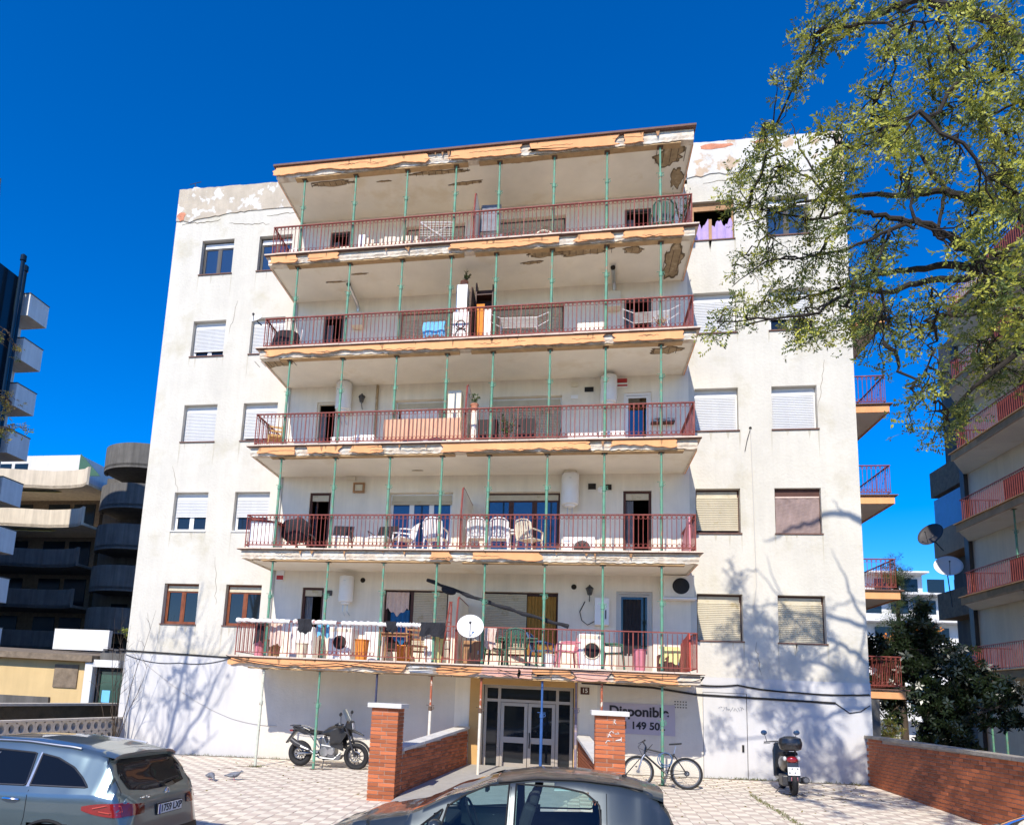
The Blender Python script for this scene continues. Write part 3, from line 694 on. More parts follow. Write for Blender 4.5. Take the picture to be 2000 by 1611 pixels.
mat('drip', (.50, .462, .375), .95, .15, 6)
for k in range(5):
    for c_, (a, b) in WINX.items():
        z0 = 4.12+2.75*k
        for s_ in (0, 1):
            x = (a-.015 if s_ == 0 else b+.015)+rn.uniform(-.01, .01); L = rn.uniform(.25, .9); w = rn.uniform(.012, .03)
            MB().add([(x-w, -.0022, z0-.021), (x+w, -.0022, z0-.021), (x+w*.7, -.0022, z0-L*.45), (x+rn.uniform(-.01, .01), -.0022, z0-L), (x-w*.6, -.0022, z0-L*.5)], [(0, 1, 2, 3, 4)]).build('drip_stain', 'drip', bld, fix=False)
        for s_ in range(2):
            x = rn.uniform(a+.1, b-.1); L = rn.uniform(.12, .4); w = rn.uniform(.015, .05)
            MB().add([(x-w, -.0020, z0-.021), (x+w, -.0020, z0-.021), (x+w*.5, -.0020, z0-L*.6), (x, -.0020, z0-L), (x-w*.6, -.0020, z0-L*.5)], [(0, 1, 2, 3, 4)]).build('drip_stain', 'drip', bld, fix=False)

# ================================================================ steel props and planks
ORD = ['first', 'second', 'third', 'fourth', 'fifth', 'sixth', 'seventh', 'eighth', 'ninth']
LEV = ['first floor', 'second floor', 'third floor', 'fourth floor', 'top floor']
PXS = [-9.597, -8.098, -6.639, -5.294, -4.105, -2.674, -1.321, 0.0]
PY = -1.85
def prop(x, y, z0, z1, lo, hi, label, zj=None, lean=0.):
    p = thing('steel_prop', label, 'steel prop', (x, y, z0), 0, 'steel props under the balconies')
    h = z1-z0; j = zj if zj else h*.66+U(-.12, .12)
    p.rotation_euler = (0, lean, 0)
    MB().lathe([(.034, .008), (.034, j)], n=12).build('outer_tube', lo, p, smooth=True)
    MB().lathe([(.026, j-.01), (.026, h-.008)], n=10).build('inner_tube', hi, p, smooth=True)
    q = MB(); q.lathe([(.034, j-.10), (.046, j-.09), (.046, j+.0), (.034, j+.012)], n=12); q.torus((.055, 0, j-.03), .032, .007, 'y', 12, 5); q.tube([(-.10, 0, j+.03), (.09, 0, j+.03)], .007, 5)
    q.build('collar', lo if lo != 'prop_cream' else 'rust', p, smooth=True)
    MB().box(-.07, .07, -.07, .07, 0, .009).build('base_plate', 'rust', p); MB().box(-.07, .07, -.07, .07, h-.009, h-.001).build('head_plate', 'rust', p)
    return p
for k in range(5):
    for i, x in enumerate(PXS):
        prop(x, PY, F[k]+.004, F[k+1]-(.312 if k < 4 else .377), 'prop_green', 'prop_green', 'green steel prop on the %s balcony, %s from its left end' % (LEV[k], ORD[i]), lean=U(-.004, .004))
GP = [(-9.6, 'prop_pale', 'prop_pale', 'pale rusty steel prop'), (-8.098, 'prop_green', 'prop_green', 'green steel prop'), (-6.639, 'prop_navy', 'prop_navy', 'dark navy steel prop'), (-5.294, 'prop_cream', 'prop_red', 'steel prop with cream foot and red top'),
      (-4.105, 'prop_cream', 'prop_red', 'cream and rusty red steel prop left of the entrance door'), (-2.674, 'prop_blue', 'prop_blue', 'blue steel prop before the entrance door'), (-1.88, 'prop_violet', 'prop_violet', 'grey violet steel prop right of the entrance door'), (-1.321, 'prop_red', 'prop_red', 'pinkish red steel prop'), (0.0, 'prop_green', 'prop_green', 'bright green steel prop')]
GL = ['by the white wall left of the motorcycle', 'in front of the motorcycle', 'behind the left brick pillar', 'behind the brick ramp wall', '', '', '', 'behind the right brick pillar', 'that the bicycle leans on']
for i, (x, lo, hi, lb) in enumerate(GP):
    y = PY if i != 6 else -.75
    prop(x, y, gz(x, y)+.004, 2.897 if i != 6 else 2.985, lo, hi, (lb+' on the pavement '+GL[i]).replace('  ', ' ').strip() if GL[i] else lb+', standing on the pavement', lean=(.012 if i == 0 else U(-.004, .004)))
for k in range(6):
    rn = random.Random(k); z = F[k]-(.31 if k < 5 else .375); cuts = [BX0+.55, BX0+.55+4.9, BX0+.85+4.9, BX1-.30] if k else [BX0+.45, BX0+5.6, BX0+5.65, BX1-.2]
    for s, (a, b) in enumerate(((cuts[0], cuts[1]), (cuts[2], cuts[3]))):
        q = MB().box(0, b-a, -.09, .09, 0, .033); o = q.build('timber_plank', 'timber'); o.location = (a, PY-.02+(.004*s), z)
        tag(o, 'timber plank under the %s slab edge, %s half' % (['first floor', 'second floor', 'third floor', 'fourth floor', 'top floor', 'roof'][k], ['left', 'right'][s]), 'plank', 'planks on the prop heads')

# ================================================================ fixtures on the walls
def boiler(x, z0, z1, label, r=.22, y=-.26):
    t = thing('water_heater', label, 'water heater', (x, y, z0), 0, 'water heaters on the balconies'); h = z1-z0
    MB().lathe([(r*.55, .0), (r*.9, .02), (r, .07), (r, h-.06), (r*.93, h-.02), (r*.6, h)], n=28).build('tank', 'white_enamel', t, smooth=True)
    MB().lathe([(r*.45, -.05), (r*.6, -.03), (r*.62, .0)], n=20).build('cap', 'white_plastic', t, smooth=True)
    q = MB()
    for dx in (-.06, .06): q.tube([(dx, 0, -.04), (dx, .0, -.22), (dx*1.2, .16, -.30), (dx*1.2, .235, -.32)], .010, 6)
    q.build('pipes', 'steel', t, smooth=True)
    MB().box(-.12, .12, r-.02, -y-.002, h*.3, h*.36).build('bracket', 'dark_metal', t)
    MB().box(-.03, .03, -r-.004, -r+.02, h*.78, h*.80).build('badge', 'steel', t)
    return t
boiler(-8.10, 4.83, 5.57, 'small white water heater on the first floor balcony wall', .2)
boiler(-2.12, 7.55, 8.42, 'cream water heater with bare pipes on the second floor wall', .23)
boiler(-8.57, 10.36, 11.22, 'white water heater left of the lantern, third floor wall', .23)
boiler(-1.15, 10.36, 11.14, 'white water heater near the glazed door, third floor wall', .22)
q = MB().lathe([(.17, 0), (.17, .1)], axis='z', n=20); o = q.build('heater_flue', 'cream_plastic'); o.location = (-2.12, -.26, 8.424); tag(o, 'short cream flue collar on top of the second floor water heater', 'flue')
def gas_heater(x, z0, z1, top, label):
    t = thing('gas_heater', label, 'gas heater', (x, -.15, z0)); h = z1-z0
    MB().box(-.17, .17, -.13, .14, 0, h).build('casing', 'cream_plastic', t, bevel=.01)
    MB().tube([(0, 0, h), (0, 0, h+.15), (-.02, -.12, h+.28), (-.08, -.75, top-z0-.12)], .055, 12).build('flue_pipe', 'steel', t, smooth=True)
    MB().tube([(-.08, -.75, top-z0-.125), (-.085, -.80, top-z0-.105)], .062, 12).build('flue_end', 'soot', t, smooth=True)
    return t
gas_heater(-1.02, 13.15, 13.62, F[4]-.2, 'gas heater with slanted flue on the fourth floor right')
gas_heater(-8.35, 13.0, 13.42, F[4]-.2, 'gas heater with slanted flue on the fourth floor left')
def lantern(x, z, label):
    t = thing('wall_lantern', label, 'lantern', (x, -.02, z), 0, 'wall lanterns')
    MB().tube([(0, 0.02, -.18), (0, -.05, -.2), (0, -.14, -.1), (0, -.14, -.06)], .012, 6).build('bracket', 'dark_metal', t, smooth=True)
    MB().lathe([(.03, -.06), (.045, -.05), (.085, .10), (.088, .11)], (0, -.14, 0), n=6).build('lamp_glass', 'tint_glass', t)
    MB().lathe([(.11, .11), (.10, .13), (.03, .19), (.012, .22)], (0, -.14, 0), n=6).build('lamp_roof', 'dark_metal', t)
    q = MB()
    for i in range(6):
        a = 2*PI*i/6; q.tube([(.046*math.cos(a), -.14+.046*math.sin(a), -.05), (.088*math.cos(a), -.14+.088*math.sin(a), .11)], .006, 4)
    q.build('cage', 'dark_metal', t)
lantern(-8.06, 10.70, 'black wall lantern by the drainpipe on the third floor'); lantern(-1.58, 5.24, 'black wall lantern over the meter cabinet on the first floor')
def simple(name, label, cat, mb, mats, loc=(0,0,0), rz=0., group=None, **k):
    o = mb.build(name, mats, **k); o.location = loc; o.rotation_euler = (0, 0, rz); return tag(o, label, cat, group)
for x, z, l in ((-7.72, 5.50, 'first floor left'), (-1.98, 5.42, 'first floor right')):
    q = MB().lathe([(.07, -.012), (.07, 0)], axis='y', n=18); simple('vent_hole', 'round dark vent hole in the wall, %s balcony' % l, 'vent', q, 'soot', (x, -.002, z))
simple('drainpipe', 'grey drainpipe on the third floor wall beside the lantern', 'pipe', MB().lathe([(.04, 0), (.04, 2.5)], n=10), 'peel', (-7.64, -.05, F[2]), smooth=True)
t = thing('bracket_fan', 'beige square wall fan on the second floor wall', 'fan', (-8.0, -.0, 8.0)); q = MB(); q.box(-.16, .16, -.10, -.003, .0, .04); q.box(-.16, .16, -.10, -.003, .24, .28); q.box(-.16, -.12, -.10, -.003, .04, .24); q.box(.12, .16, -.10, -.003, .04, .24); q.build('frame', 'wood_mid', t); MB().box(-.118, .118, -.05, -.004, .042, .238).build('grille', 'cream_plastic', t)
simple('junction_box', 'cream junction box above the wall fan on the second floor', 'box', MB().box(-.13, .13, -.06, -.002, 0, .1), 'cream_plastic', (-8.25, 0, 8.37))
for x, z, w, h, m_, l in ((-1.55, 8.06, .2, .15, 'soot', 'dark square vent right of the second floor water heater'), (-1.12, 8.04, .15, .14, 'soot', 'small dark vent beside the round lamp, second floor'), (-2.05, 10.98, .18, .12, 'cream_plastic', 'pale junction box on the third floor wall'), (-1.66, 10.82, .24, .12, 'black', 'black vent plate on the third floor wall'), (-2.05, 10.62, .19, .10, 'white_plastic', 'white framed vent low on the third floor wall'),
                      (-.79, 11.05, .26, .10, 'red_print', 'red alarm box beside the third floor water heater'), (-.78, 10.9, .28, .13, 'white_enamel', 'white and red alarm notice on the third floor wall'), (-10.15, 5.45, .22, .32, 'plate_white', 'alarm sign in the left corner of the first floor balcony'), (-8.65, 5.05, .14, .14, 'alu_dark', 'grey switch box by the first floor left door')):
    o = simple('wall_plate', l, 'wall plate', MB().box(-w/2, w/2, -.045, -.002, 0, h), m_, (x, 0, z))
    if 'alarm sign' in l: MB().box(-w/2+.01, w/2-.01, -.049, -.046, .02, .14).build('red_band', 'red_print', o)
    if 'notice' in l: MB().box(-w/2+.01, w/2-.01, -.049, -.046, .03, .08).build('red_band', 'red_print', o)
simple('round_lamp', 'white round wall lamp between two vents, second floor', 'lamp', MB().lathe([(.09, 0), (.085, -.05), (.04, -.08)], axis='y', n=18), 'white_plastic', (-1.32, -.002, 8.04), smooth=True)
t = thing('meter_cabinet', 'white gas meter cabinet with hose on the first floor wall', 'cabinet', (-1.27, -.13, 4.42)); MB().box(-.18, .18, -.12, .128, 0, .70).build('box', 'white_enamel', t, bevel=.01); MB().box(.08, .11, -.13, -.12, .15, .38).build('latch', 'dark_metal', t)
MB().tube([(-.18, .06, .1), (-.35, .02, -.0), (-.5, .05, .12), (-.55, .1, .35), (-.42, .12, .62)], .012, 6).build('hose', 'cable', t, smooth=True)
t = thing('air_conditioner', 'wall air conditioner with round black fan on the first floor', 'air conditioner', (.60, -.02, 5.16)); MB().box(-.37, .37, -.30, .015, 0, .56).build('casing', 'inner_wall', t, bevel=.015)
MB().lathe([(.19, -.302), (.205, -.312), (.17, -.318), (.02, -.318)], (.05, 0, .28), 'y', 28).build('fan_grille', 'black', t, smooth=True)
q = MB()
for i in range(1, 5): q.torus((.05, -.321, .28), .04*i, .004, 'y', 24, 4)
q.build('grille_rings', 'alu_dark', t); q = MB(); q.box(-.42, .42, -.32, .018, -.05, -.01); q.build('shelf', 'white_plastic', t)
t = thing('air_conditioner', 'white air conditioner on the second floor balcony floor', 'air conditioner', (-1.88, -.55, F[1]+.08)); MB().box(-.40, .40, -.15, .15, 0, .56).build('casing', 'white_enamel', t, bevel=.015)
MB().lathe([(.20, -.152), (.21, -.16), (.19, -.165), (.16, -.158), (.02, -.158)], (.08, 0, .26), 'y', 28).build('fan_grille', 'alu_dark', t, smooth=True)
q = MB()
for i in range(6):
    a = i*PI/3; q.tube([(.08, -.168, .26), (.08+.18*math.cos(a), -.168, .26+.18*math.sin(a))], .006, 4)
q.build('fan_spokes', 'black', t); q = MB(); q.box(-.35, -.28, -.14, .14, -.08, 0); q.box(.28, .35, -.14, .14, -.08, 0); q.build('feet', 'rubber', t)
MB().box(-.36, -.2, -.154, -.1505, .44, .47).build('badge', 'steel', t)
# soot stains over the flues on the soffits are part of the slab's colour: thin patches
for (x, y, k, w) in ((-8.55, -.3, 3, .5), (-1.12, -.3, 3, .45), (-8.1, -.25, 1, .5), (-4.55, -.9, 4, .8)): pass
# ---- signs and numbers
sg = simple('sale_sign', 'grey sign reading Disponible with a phone number, right of the entrance', 'sign', MB().box(-.87, .87, -.012, 0, -.375, .375), 'sign_grey', (-.34, -.016, 2.11))
def letters(parent, body, size, x, z, y, m_='print_black', bold=.0, rz=0, name='lettering', ext=.002):
    me = text_mesh(body, size, ext, bold); me.materials.clear(); me.materials.append(M(m_)); o = bpy.data.objects.new(name, me); COL.objects.link(o); o.parent = parent; o.location = (x, y, z); o.rotation_euler = (PI/2, 0, rz); return o
letters(sg, 'Disponible', .335, 0, .17, -.016, bold=.011); letters(sg, '1 149 502', .25, .125, -.17, -.016, bold=.008)
np_ = simple('house_number', 'dark house number 15 above the right side of the entrance', 'sign', MB().box(-.11, .11, -.012, 0, -.09, .09), 'wood_dark', (-1.66, -.016, 2.745)); letters(np_, '15', .15, 0, 0, -.016, 'plate_white', .002)
q = MB()
for i in range(5):
    for j in range(3): q.box(.52+i*.065, .55+i*.065, -.018, -.013, 2.43+j*.07, 2.455+j*.07)
o = q.build('vent_holes', 'soot', bld); o['kind'] = 'stuff'
q = MB(); rn = random.Random(5); x = 1.55
for i in range(12): q.tube([(x+.05*i, -.016, 2.45+rn.uniform(-.05, .07)), (x+.05*i+.04, -.016, 2.45+rn.uniform(-.05, .07)), (x+.05*i+.03, -.016, 2.45+rn.uniform(-.05, .07))], .005, 4)
q.build('graffiti', 'grey_cloth', bld, fix=False)
q = MB(); q.box(1.19, 1.20, -.0135, -.0125, gz(1, 0), 2.85); q.box(2.20, 2.215, -.0145, -.0125, gz(2, 0), 2.85); q.box(1.2, 2.2, -.0145, -.0125, 2.84, 2.853); q.box(2.08, 2.13, -.03, -.0125, 1.45, 1.62); 
q.build('garage_door_seam', 'alu_dark', bld)
MB().box(2.085, 2.125, -.05, -.031, 1.46, 1.60).build('lock', 'black', bld)
# ---- cables on the facade
def cable(pts, r, label, m_='cable', sag=0):
    P = []
    for i in range(len(pts)-1):
        a, b = Vector(pts[i]), Vector(pts[i+1])
        for s in range(8): u = s/8; P.append(a.lerp(b, u)-Vector((0, 0, sag*4*u*(1-u))))
    P.append(Vector(pts[-1])); o = MB().tube(P, r, 5).build('cable', m_, smooth=True); return tag(o, label, 'cable', 'cables on the facade')
cable([(-14.75, -.03, 3.31), (-13, -.03, 3.27), (-11, -.03, 3.21), (-10.5, -.05, 3.20)], .022, 'thick black cable along the wall above the white base, left')
cable([(-10.5, -2.13, 3.19), (-9.3, -2.13, 2.99), (-8.2, -2.13, 3.0), (-7.0, -2.13, 3.12), (-5.2, -2.13, 3.05), (-4.4, -2.13, 3.14)], .009, 'slack cable looping over the first slab edge, left', sag=.04)
cable([(-10.45, -2.12, 3.16), (-8.9, -2.12, 3.0), (-7.6, -2.12, 3.10), (-6.5, -2.12, 3.02), (-5.0, -2.12, 3.11), (-3.6, -2.12, 3.08), (-1.8, -2.12, 3.13), (.84, -2.12, 3.12)], .011, 'long black cable bundle along the first slab edge', sag=.02)
cable([(-3.7, -2.14, 3.12), (-2.9, -2.14, 2.98), (-2.0, -2.14, 3.03), (-1.2, -2.14, 2.98), (-.5, -2.14, 3.1), (.4, -2.14, 2.99), (.85, -2.1, 3.1)], .008, 'thin cable dipping over the first slab edge, right', sag=.03)
cable([(.85, -2.1, 3.12), (1.0, -.06, 3.02), (2.0, -.03, 3.05), (3.3, -.03, 2.93), (4.95, -.03, 2.95), (5.05, .2, 2.9)], .020, 'upper black cable across the dappled wall, right', sag=.03)
cable([(-1.75, -.04, 2.94), (0, -.04, 2.90), (1.0, -.03, 2.78), (4.2, -.03, 2.72)], .026, 'lower thick cable across the dappled wall, right')
cable([(4.2, -.03, 2.72), (4.5, -.03, 2.5), (4.75, -.03, 2.55), (4.95, -.03, 2.7)], .010, 'thin cable drooping to the right corner of the wall')
cable([(-14.7, -.03, 3.2), (-13, -.03, 3.02), (-11.3, -.03, 3.25)], .009, 'thin wire sagging below the left cable', sag=.10)
cable([(-14.3, -.03, 3.15), (-12.6, -.03, 2.1), (-11.2, -.03, 1.55), (-9.9, -.03, 1.42)], .010, 'thin wire slanting down the white base, left', 'cable_pale', sag=.04)
cable([(2.45, -.02, 9.65), (2.47, -.02, 8.2), (2.5, -.02, 5.6), (2.42, -.02, 4.9)], .009, 'thin grey wire hanging down between the right windows', 'cable_pale')
cable([(2.45, -.02, 9.66), (2.36, -.03, 9.35), (2.30, -.03, 9.05)], .008, 'short loose wire end beside the right windows')
simple('conduit_hole', 'small black hole where the hanging wire leaves the wall', 'hole', MB().lathe([(.035, -.01), (.035, 0)], axis='y', n=12), 'soot', (2.45, -.005, 9.68))
cable([(-10.36, -.04, 3.3), (-10.34, -.04, 8.6), (-10.33, -.04, 13.9)], .018, 'pale vertical conduit left of the balconies', 'cable_pale')

# ================================================================ brick pillars and walls
brick_a = MB().box(-.5, .5, -.5, .5, -.5, .5).mesh('brick', 'brickred')
def brick(parent, c, s, rz=0.): return share('brick', brick_a, parent, c, (U(-.006, .006), U(-.006, .006), rz+U(-.012, .012)), s)
def pillar(x0, x1, y0, y1, zt, label):
    xc, yc = (x0+x1)/2, (y0+y1)/2; zb = gz(xc, y0)-.03; t = thing('brick_pillar', label, 'brick pillar', (xc, yc, zb), 0, 'brick gate pillars'); w, d, h = x1-x0, y1-y0, zt-zb-.085
    MB().box(-w/2+.012, w/2-.012, -d/2+.012, d/2-.012, 0, h).build('mortar_core', 'mortar', t)
    n = int(round(h/.0725)); c = h/n; bh = c-.013; j = .011; bd = .11
    for i in range(n):
        z = (i+.5)*c; e = U(-.003, .003); L = w*.60 if i % 2 else w*.40
        for yy in (-d/2+bd/2, d/2-bd/2):
            brick(t, (-w/2+(L-j/2)/2, yy+U(-.003, .003), z), (L-j/2, bd, bh)); brick(t, (-w/2+L+j/2+(w-L-j/2)/2, yy+U(-.003, .003), z), (w-L-j/2, bd, bh))
        sd_ = d-2*bd-2*j
        for xx in (-w/2+bd/2, w/2-bd/2): brick(t, (xx+e, 0, z), (bd, sd_, bh))
    MB().box(-w/2-.07, w/2+.07, -d/2-.07, d/2+.07, h, h+.085).build('capstone', 'capstone', t, bevel=.008)
    return t
pillar(-5.68, -5.17, -5.62, -5.12, 2.25, 'brick pillar with pale cap near the motorcycle')
pr_r = pillar(-1.60, -1.09, -5.62, -5.12, 2.315, 'brick pillar with graffiti scrawl near the bicycle')
q = MB(); rn = random.Random(9)
for i in range(10):
    x, z = rn.uniform(-.05, .2), rn.uniform(1.25, 1.62); q.tube([(x, -.258, z), (x+rn.uniform(-.06, .06), -.258, z+rn.uniform(-.05, .05)), (x+rn.uniform(-.08, .08), -.258, z+rn.uniform(-.05, .05))], .007, 4)
q.build('graffiti', 'paint_white', pr_r, fix=False)
PIXB = {}
def brick_wall(name, label, p0, p1, t0, t1, side, thick=.22, cap='capstone', limit=300, zoff=0.):
    """side=-1: the individually laid face looks to local -y"""
    a, b = Vector((*p0, 0)), Vector((*p1, 0)); L = (b-a).length; ang = math.atan2(b.y-a.y, b.x-a.x)
    zb = min(gz(*p0), gz(*p1))-.08; T = thing(name, label, 'brick wall', (a.x, a.y, zb), ang)
    h0, h1 = t0-zb-.06, t1-zb-.06
    q = MB(); y0, y1 = -thick/2+.012, thick/2-.012
    q.add([(0,y0,0),(L,y0,0),(L,y1,0),(0,y1,0),(0,y0,h0),(L,y0,h1),(L,y1,h1),(0,y1,h0)], [(0,3,2,1),(4,5,6,7),(0,1,5,4),(1,2,6,5),(2,3,7,6),(3,0,4,7)]); q.build('mortar_core', 'mortar', T)
    c = .0725; bl = .245; bh = c-.013; cand = []; rest_ = MB()
    for i in range(int(max(h0, h1)/c)):
        for j_ in range(int(L/bl)+1):
            x = j_*bl+(bl/2 if i % 2 else 0); z = (i+.5)*c
            xa, xb = x, min(x+bl-.011, L)
            if xb-xa < .04 or z+bh/2 > h0+(h1-h0)*(xa/L) or z+bh/2 > h0+(h1-h0)*(xb/L): continue
            cand.append((xa, xb, z))
    rot = Matrix.Rotation(ang, 3, 'Z')
    def key(cd_): return (Vector((a.x, a.y, zb))+rot @ Vector((cd_[0], 0, cd_[2]))-CAM).length
    vis = [cd_ for cd_ in cand if (lambda uv: -40 < uv[0] < 2040 and uv[1] < 1640)(pix(*(Vector((a.x, a.y, zb))+rot @ Vector((cd_[0], 0, cd_[2])))))]
    vis.sort(key=key); sel = set(vis[:limit])
    for cd_ in cand:
        xa, xb, z = cd_; yy = side*(thick/2-.02)
        if cd_ in sel: brick(T, ((xa+xb)/2, yy+U(-.003, .003), z), (xb-xa, .045, bh))
        else: rest_.box(xa, xb, yy-.022, yy+.022+U(-.002, .002), z-bh/2, z+bh/2)
        rest_.box(xa, xb, -yy-.022, -yy+.022, z-bh/2, z+bh/2)
    rest_.build('bricks', 'brickred', T, fix=False, kind='stuff')
    q = MB(); n = max(1, int(L/1.1))
    for i in range(n):
        xa, xb = L*i/n+.004, L*(i+1)/n-.004; za, zz_ = h0+(h1-h0)*xa/L, h0+(h1-h0)*xb/L; e = U(-.004, .004)
        q = MB().add([(xa,-thick/2-.05+e,za),(xb,-thick/2-.05+e,zz_),(xb,thick/2+.05+e,zz_),(xa,thick/2+.05+e,za),(xa,-thick/2-.05+e,za+.06),(xb,-thick/2-.05+e,zz_+.06),(xb,thick/2+.05+e,zz_+.06),(xa,thick/2+.05+e,za+.06)], [(0,3,2,1),(4,5,6,7),(0,1,5,4),(1,2,6,5),(2,3,7,6),(3,0,4,7)])
        q.build('coping_stone', cap, T)
    return T
brick_wall('brick_ramp_wall', 'low brick wall with white coping left of the entrance path', (-5.30, -5.10), (-4.72, -.08), 1.42, 1.70, -1)
brick_wall('brick_ramp_wall', 'low brick wall with white coping right of the entrance path', (-1.45, -5.10), (-1.72, -.30), 1.42, 1.66, 1, limit=60)
brick_wall('brick_boundary_wall', 'long red brick boundary wall with old coping, right of the scooter', (4.96, -.02), (4.86, -10.5), 2.0, 1.86, -1, thick=.24, cap='capstone_old')
# entrance path
strip(-5.15, -1.6, -6.5, -.02, lambda x, y: gz(-3.4, -6.5)+.02+(y+6.5)*.035).build('entrance_path', 'kerbstone', kind='structure')

# ================================================================ things on the balconies
def plastic_chair(x, y, z, rz, m_, label, s=1.):
    t = thing('plastic_chair', label, 'chair', (x, y, z), rz, 'plastic chairs on the balconies'); t.scale = (s, s, s)
    MB().add([(-.24,-.24,.42),(.24,-.24,.42),(.22,.22,.40),(-.22,.22,.40),(-.24,-.24,.45),(.24,-.24,.45),(.22,.22,.43),(-.22,.22,.43)], [(0,3,2,1),(4,5,6,7),(0,1,5,4),(1,2,6,5),(2,3,7,6),(3,0,4,7)]).build('seat', m_, t)
    b = MB(); n = 7
    for i in range(n):
        a = -.21+.42*i/(n-1); c = .04*(1-(2*i/(n-1)-1)**2)
        b.add([(a-.024,.20+c,.44),(a+.024,.20+c,.44),(a*.95+.022,.31+c,.80+c),(a*.95-.022,.31+c,.80+c),(a-.024,.218+c,.44),(a+.024,.218+c,.44),(a*.95+.022,.328+c,.80+c),(a*.95-.022,.328+c,.80+c)], [(0,1,2,3),(7,6,5,4),(0,4,5,1),(1,5,6,2),(2,6,7,3),(3,7,4,0)])
    b.tube([(-.23,.22,.44),(-.23,.30,.78),(-.15,.36,.86),(0,.385,.88),(.15,.36,.86),(.23,.30,.78),(.23,.22,.44)], .02, 6)
    b.build('backrest', m_, t)
    for sx in (-1, 1): MB().tube([(sx*.24,-.22,.43),(sx*.26,-.20,.62),(sx*.265,-.05,.64),(sx*.255,.25,.64)], .022, 6).build('armrest', m_, t, smooth=True)
    for sx in (-1, 1):
        for sy in (-1, 1): MB().tube([(sx*.22,sy*.21,.42),(sx*.25,sy*.25,0)], [.028, .02], 6).build('leg', m_, t)
    return t
def washer(x, y, z, label, rz=0., broken=False):
    t = thing('washing_machine', label, 'washing machine', (x, y, z), rz)
    MB().box(-.30, .30, -.28, .28, .02, .85).build('casing', 'white_enamel', t, bevel=.012)
    MB().lathe([(.19, -.281), (.20, -.295), (.16, -.31), (.02, -.305)], (0, 0, .46), 'y', 28).build('porthole', 'black', t, smooth=True)
    q = MB(); q.torus((0, -.295, .46), .19, .018, 'y', 28, 6); q.build('door_ring', 'white_plastic' if not broken else 'cream_plastic', t, smooth=True)
    MB().box(-.28, .28, -.288, -.281, .74, .83).build('control_panel', 'cream_plastic', t); MB().lathe([(.03, -.31), (.03, -.288)], (.16, 0, .785), 'y', 14).build('knob', 'steel', t)
    return t
def cabinet(x0, x1, y0, y1, z0, z1, m_, label, name='cabinet', cat='cabinet', doors=2, handle='steel'):
    t = thing(name, label, cat, ((x0+x1)/2, (y0+y1)/2, z0)); w, d, h = x1-x0, y1-y0, z1-z0
    MB().box(-w/2, w/2, -d/2, d/2, .0, h).build('carcass', m_, t, bevel=.006)
    for i in range(doors):
        a = -w/2+w*i/doors+.008; b = -w/2+w*(i+1)/doors-.008; MB().box(a, b, -d/2-.018, -d/2-.001, .04, h-.02).build('door', m_, t, bevel=.003)
        MB().box(b-.05, b-.035, -d/2-.035, -d/2-.019, h*.45, h*.6).build('handle', handle, t)
    return t
def rack(x0, x1, y, z, label, h=.85, rz=0., tilt=.0):
    t = thing('drying_rack', label, 'drying rack', ((x0+x1)/2, y, z), rz, 'drying racks'); w = (x1-x0)/2
    q = MB()
    for sy in (-1, 1): q.tube([(-w, -.25*sy, 0), (-w*.9, .25*sy, h), (w*.9, .25*sy, h), (w, -.25*sy, 0)], .012, 6)
    q.build('frame', 'white_plastic', t, smooth=True); q = MB()
    for i in range(10): q.tube([(-w*.9, -.24+.48*i/9, h+.006-tilt*i), (w*.9, -.24+.48*i/9, h+.006+tilt*i)], .006, 5)
    for s in (-1, 1): q.tube([(s*w*.9, -.24, h), (s*w*1.5, -.20, h+.16), (s*w*1.5, .20, h+.16), (s*w*.9, .24, h)], .008, 5)
    q.build('bars', 'white_plastic', t); return t
def folded_rack(c, size, rot, label, m_='white_plastic', n=9):
    t = thing('folded_rack', label, 'folded rack', c, 0, 'drying racks'); t.rotation_euler = rot; w, h = size[0]/2, size[1]
    q = MB(); q.tube([(-w,0,0),(-w,0,h),(w,0,h),(w,0,0),(-w,0,0)], .014, 6); q.tube([(-w,.03,0),(w,.03,h)], .012, 6); q.tube([(w,-.03,0),(-w,-.03,h)], .012, 6); q.build('frame', m_, t)
    q = MB()
    for i in range(1, n): q.tube([(-w,0,h*i/n),(w,0,h*i/n)], .006, 5)
    for i in range(1, n+3): q.tube([(-w+2*w*i/(n+3),0,h*.35),(-w+2*w*i/(n+3),0,h*.95)], .005, 5)
    q.build('wires', m_, t); return t
def cloth(name, label, cat, x0, x1, y, z0, z1, m_, amp=.03, n=26, rows=8, seed=0, over=.0, group=None, bend=.0):
    rn = random.Random(seed); ph = [rn.uniform(0, 6) for _ in range(4)]; vs = []
    L = rows+1
    for j in range(rows+1):
        v = j/rows
        for i in range(n+1):
            u = i/n; e = rn.uniform(-.006, .006)
            x = x0+(x1-x0)*u+.02*math.sin(v*5+ph[0]); z = z0+(z1-z0)*v+(.03*math.sin(u*7+ph[1])+.02*math.sin(u*17+ph[2]))*(1-v)
            yy = y-amp*(1-v*.5)*math.sin(u*9*(x1-x0)*2+ph[3])-bend*(1-v)+e
            vs.append((x-(x0+x1)/2, yy-y, z-z0))
    W_ = n+1
    if over:    # folded over the rail and down behind
        for i in range(W_):
            vs.append((vs[rows*W_+i][0], .05, z1-z0+.012))
        for i in range(W_): vs.append((vs[rows*W_+i][0], .075, z1-z0-over))
        rows += 2
    m = MB().add(vs, [(j*W_+i, j*W_+i+1, (j+1)*W_+i+1, (j+1)*W_+i) for j in range(rows) for i in range(n)])
    o = m.build(name, m_, fix=False, smooth=False); o.location = ((x0+x1)/2, y, z0)
    md = o.modifiers.new('thick', 'SOLIDIFY'); md.thickness = .006
    return tag(o, label, cat, group)
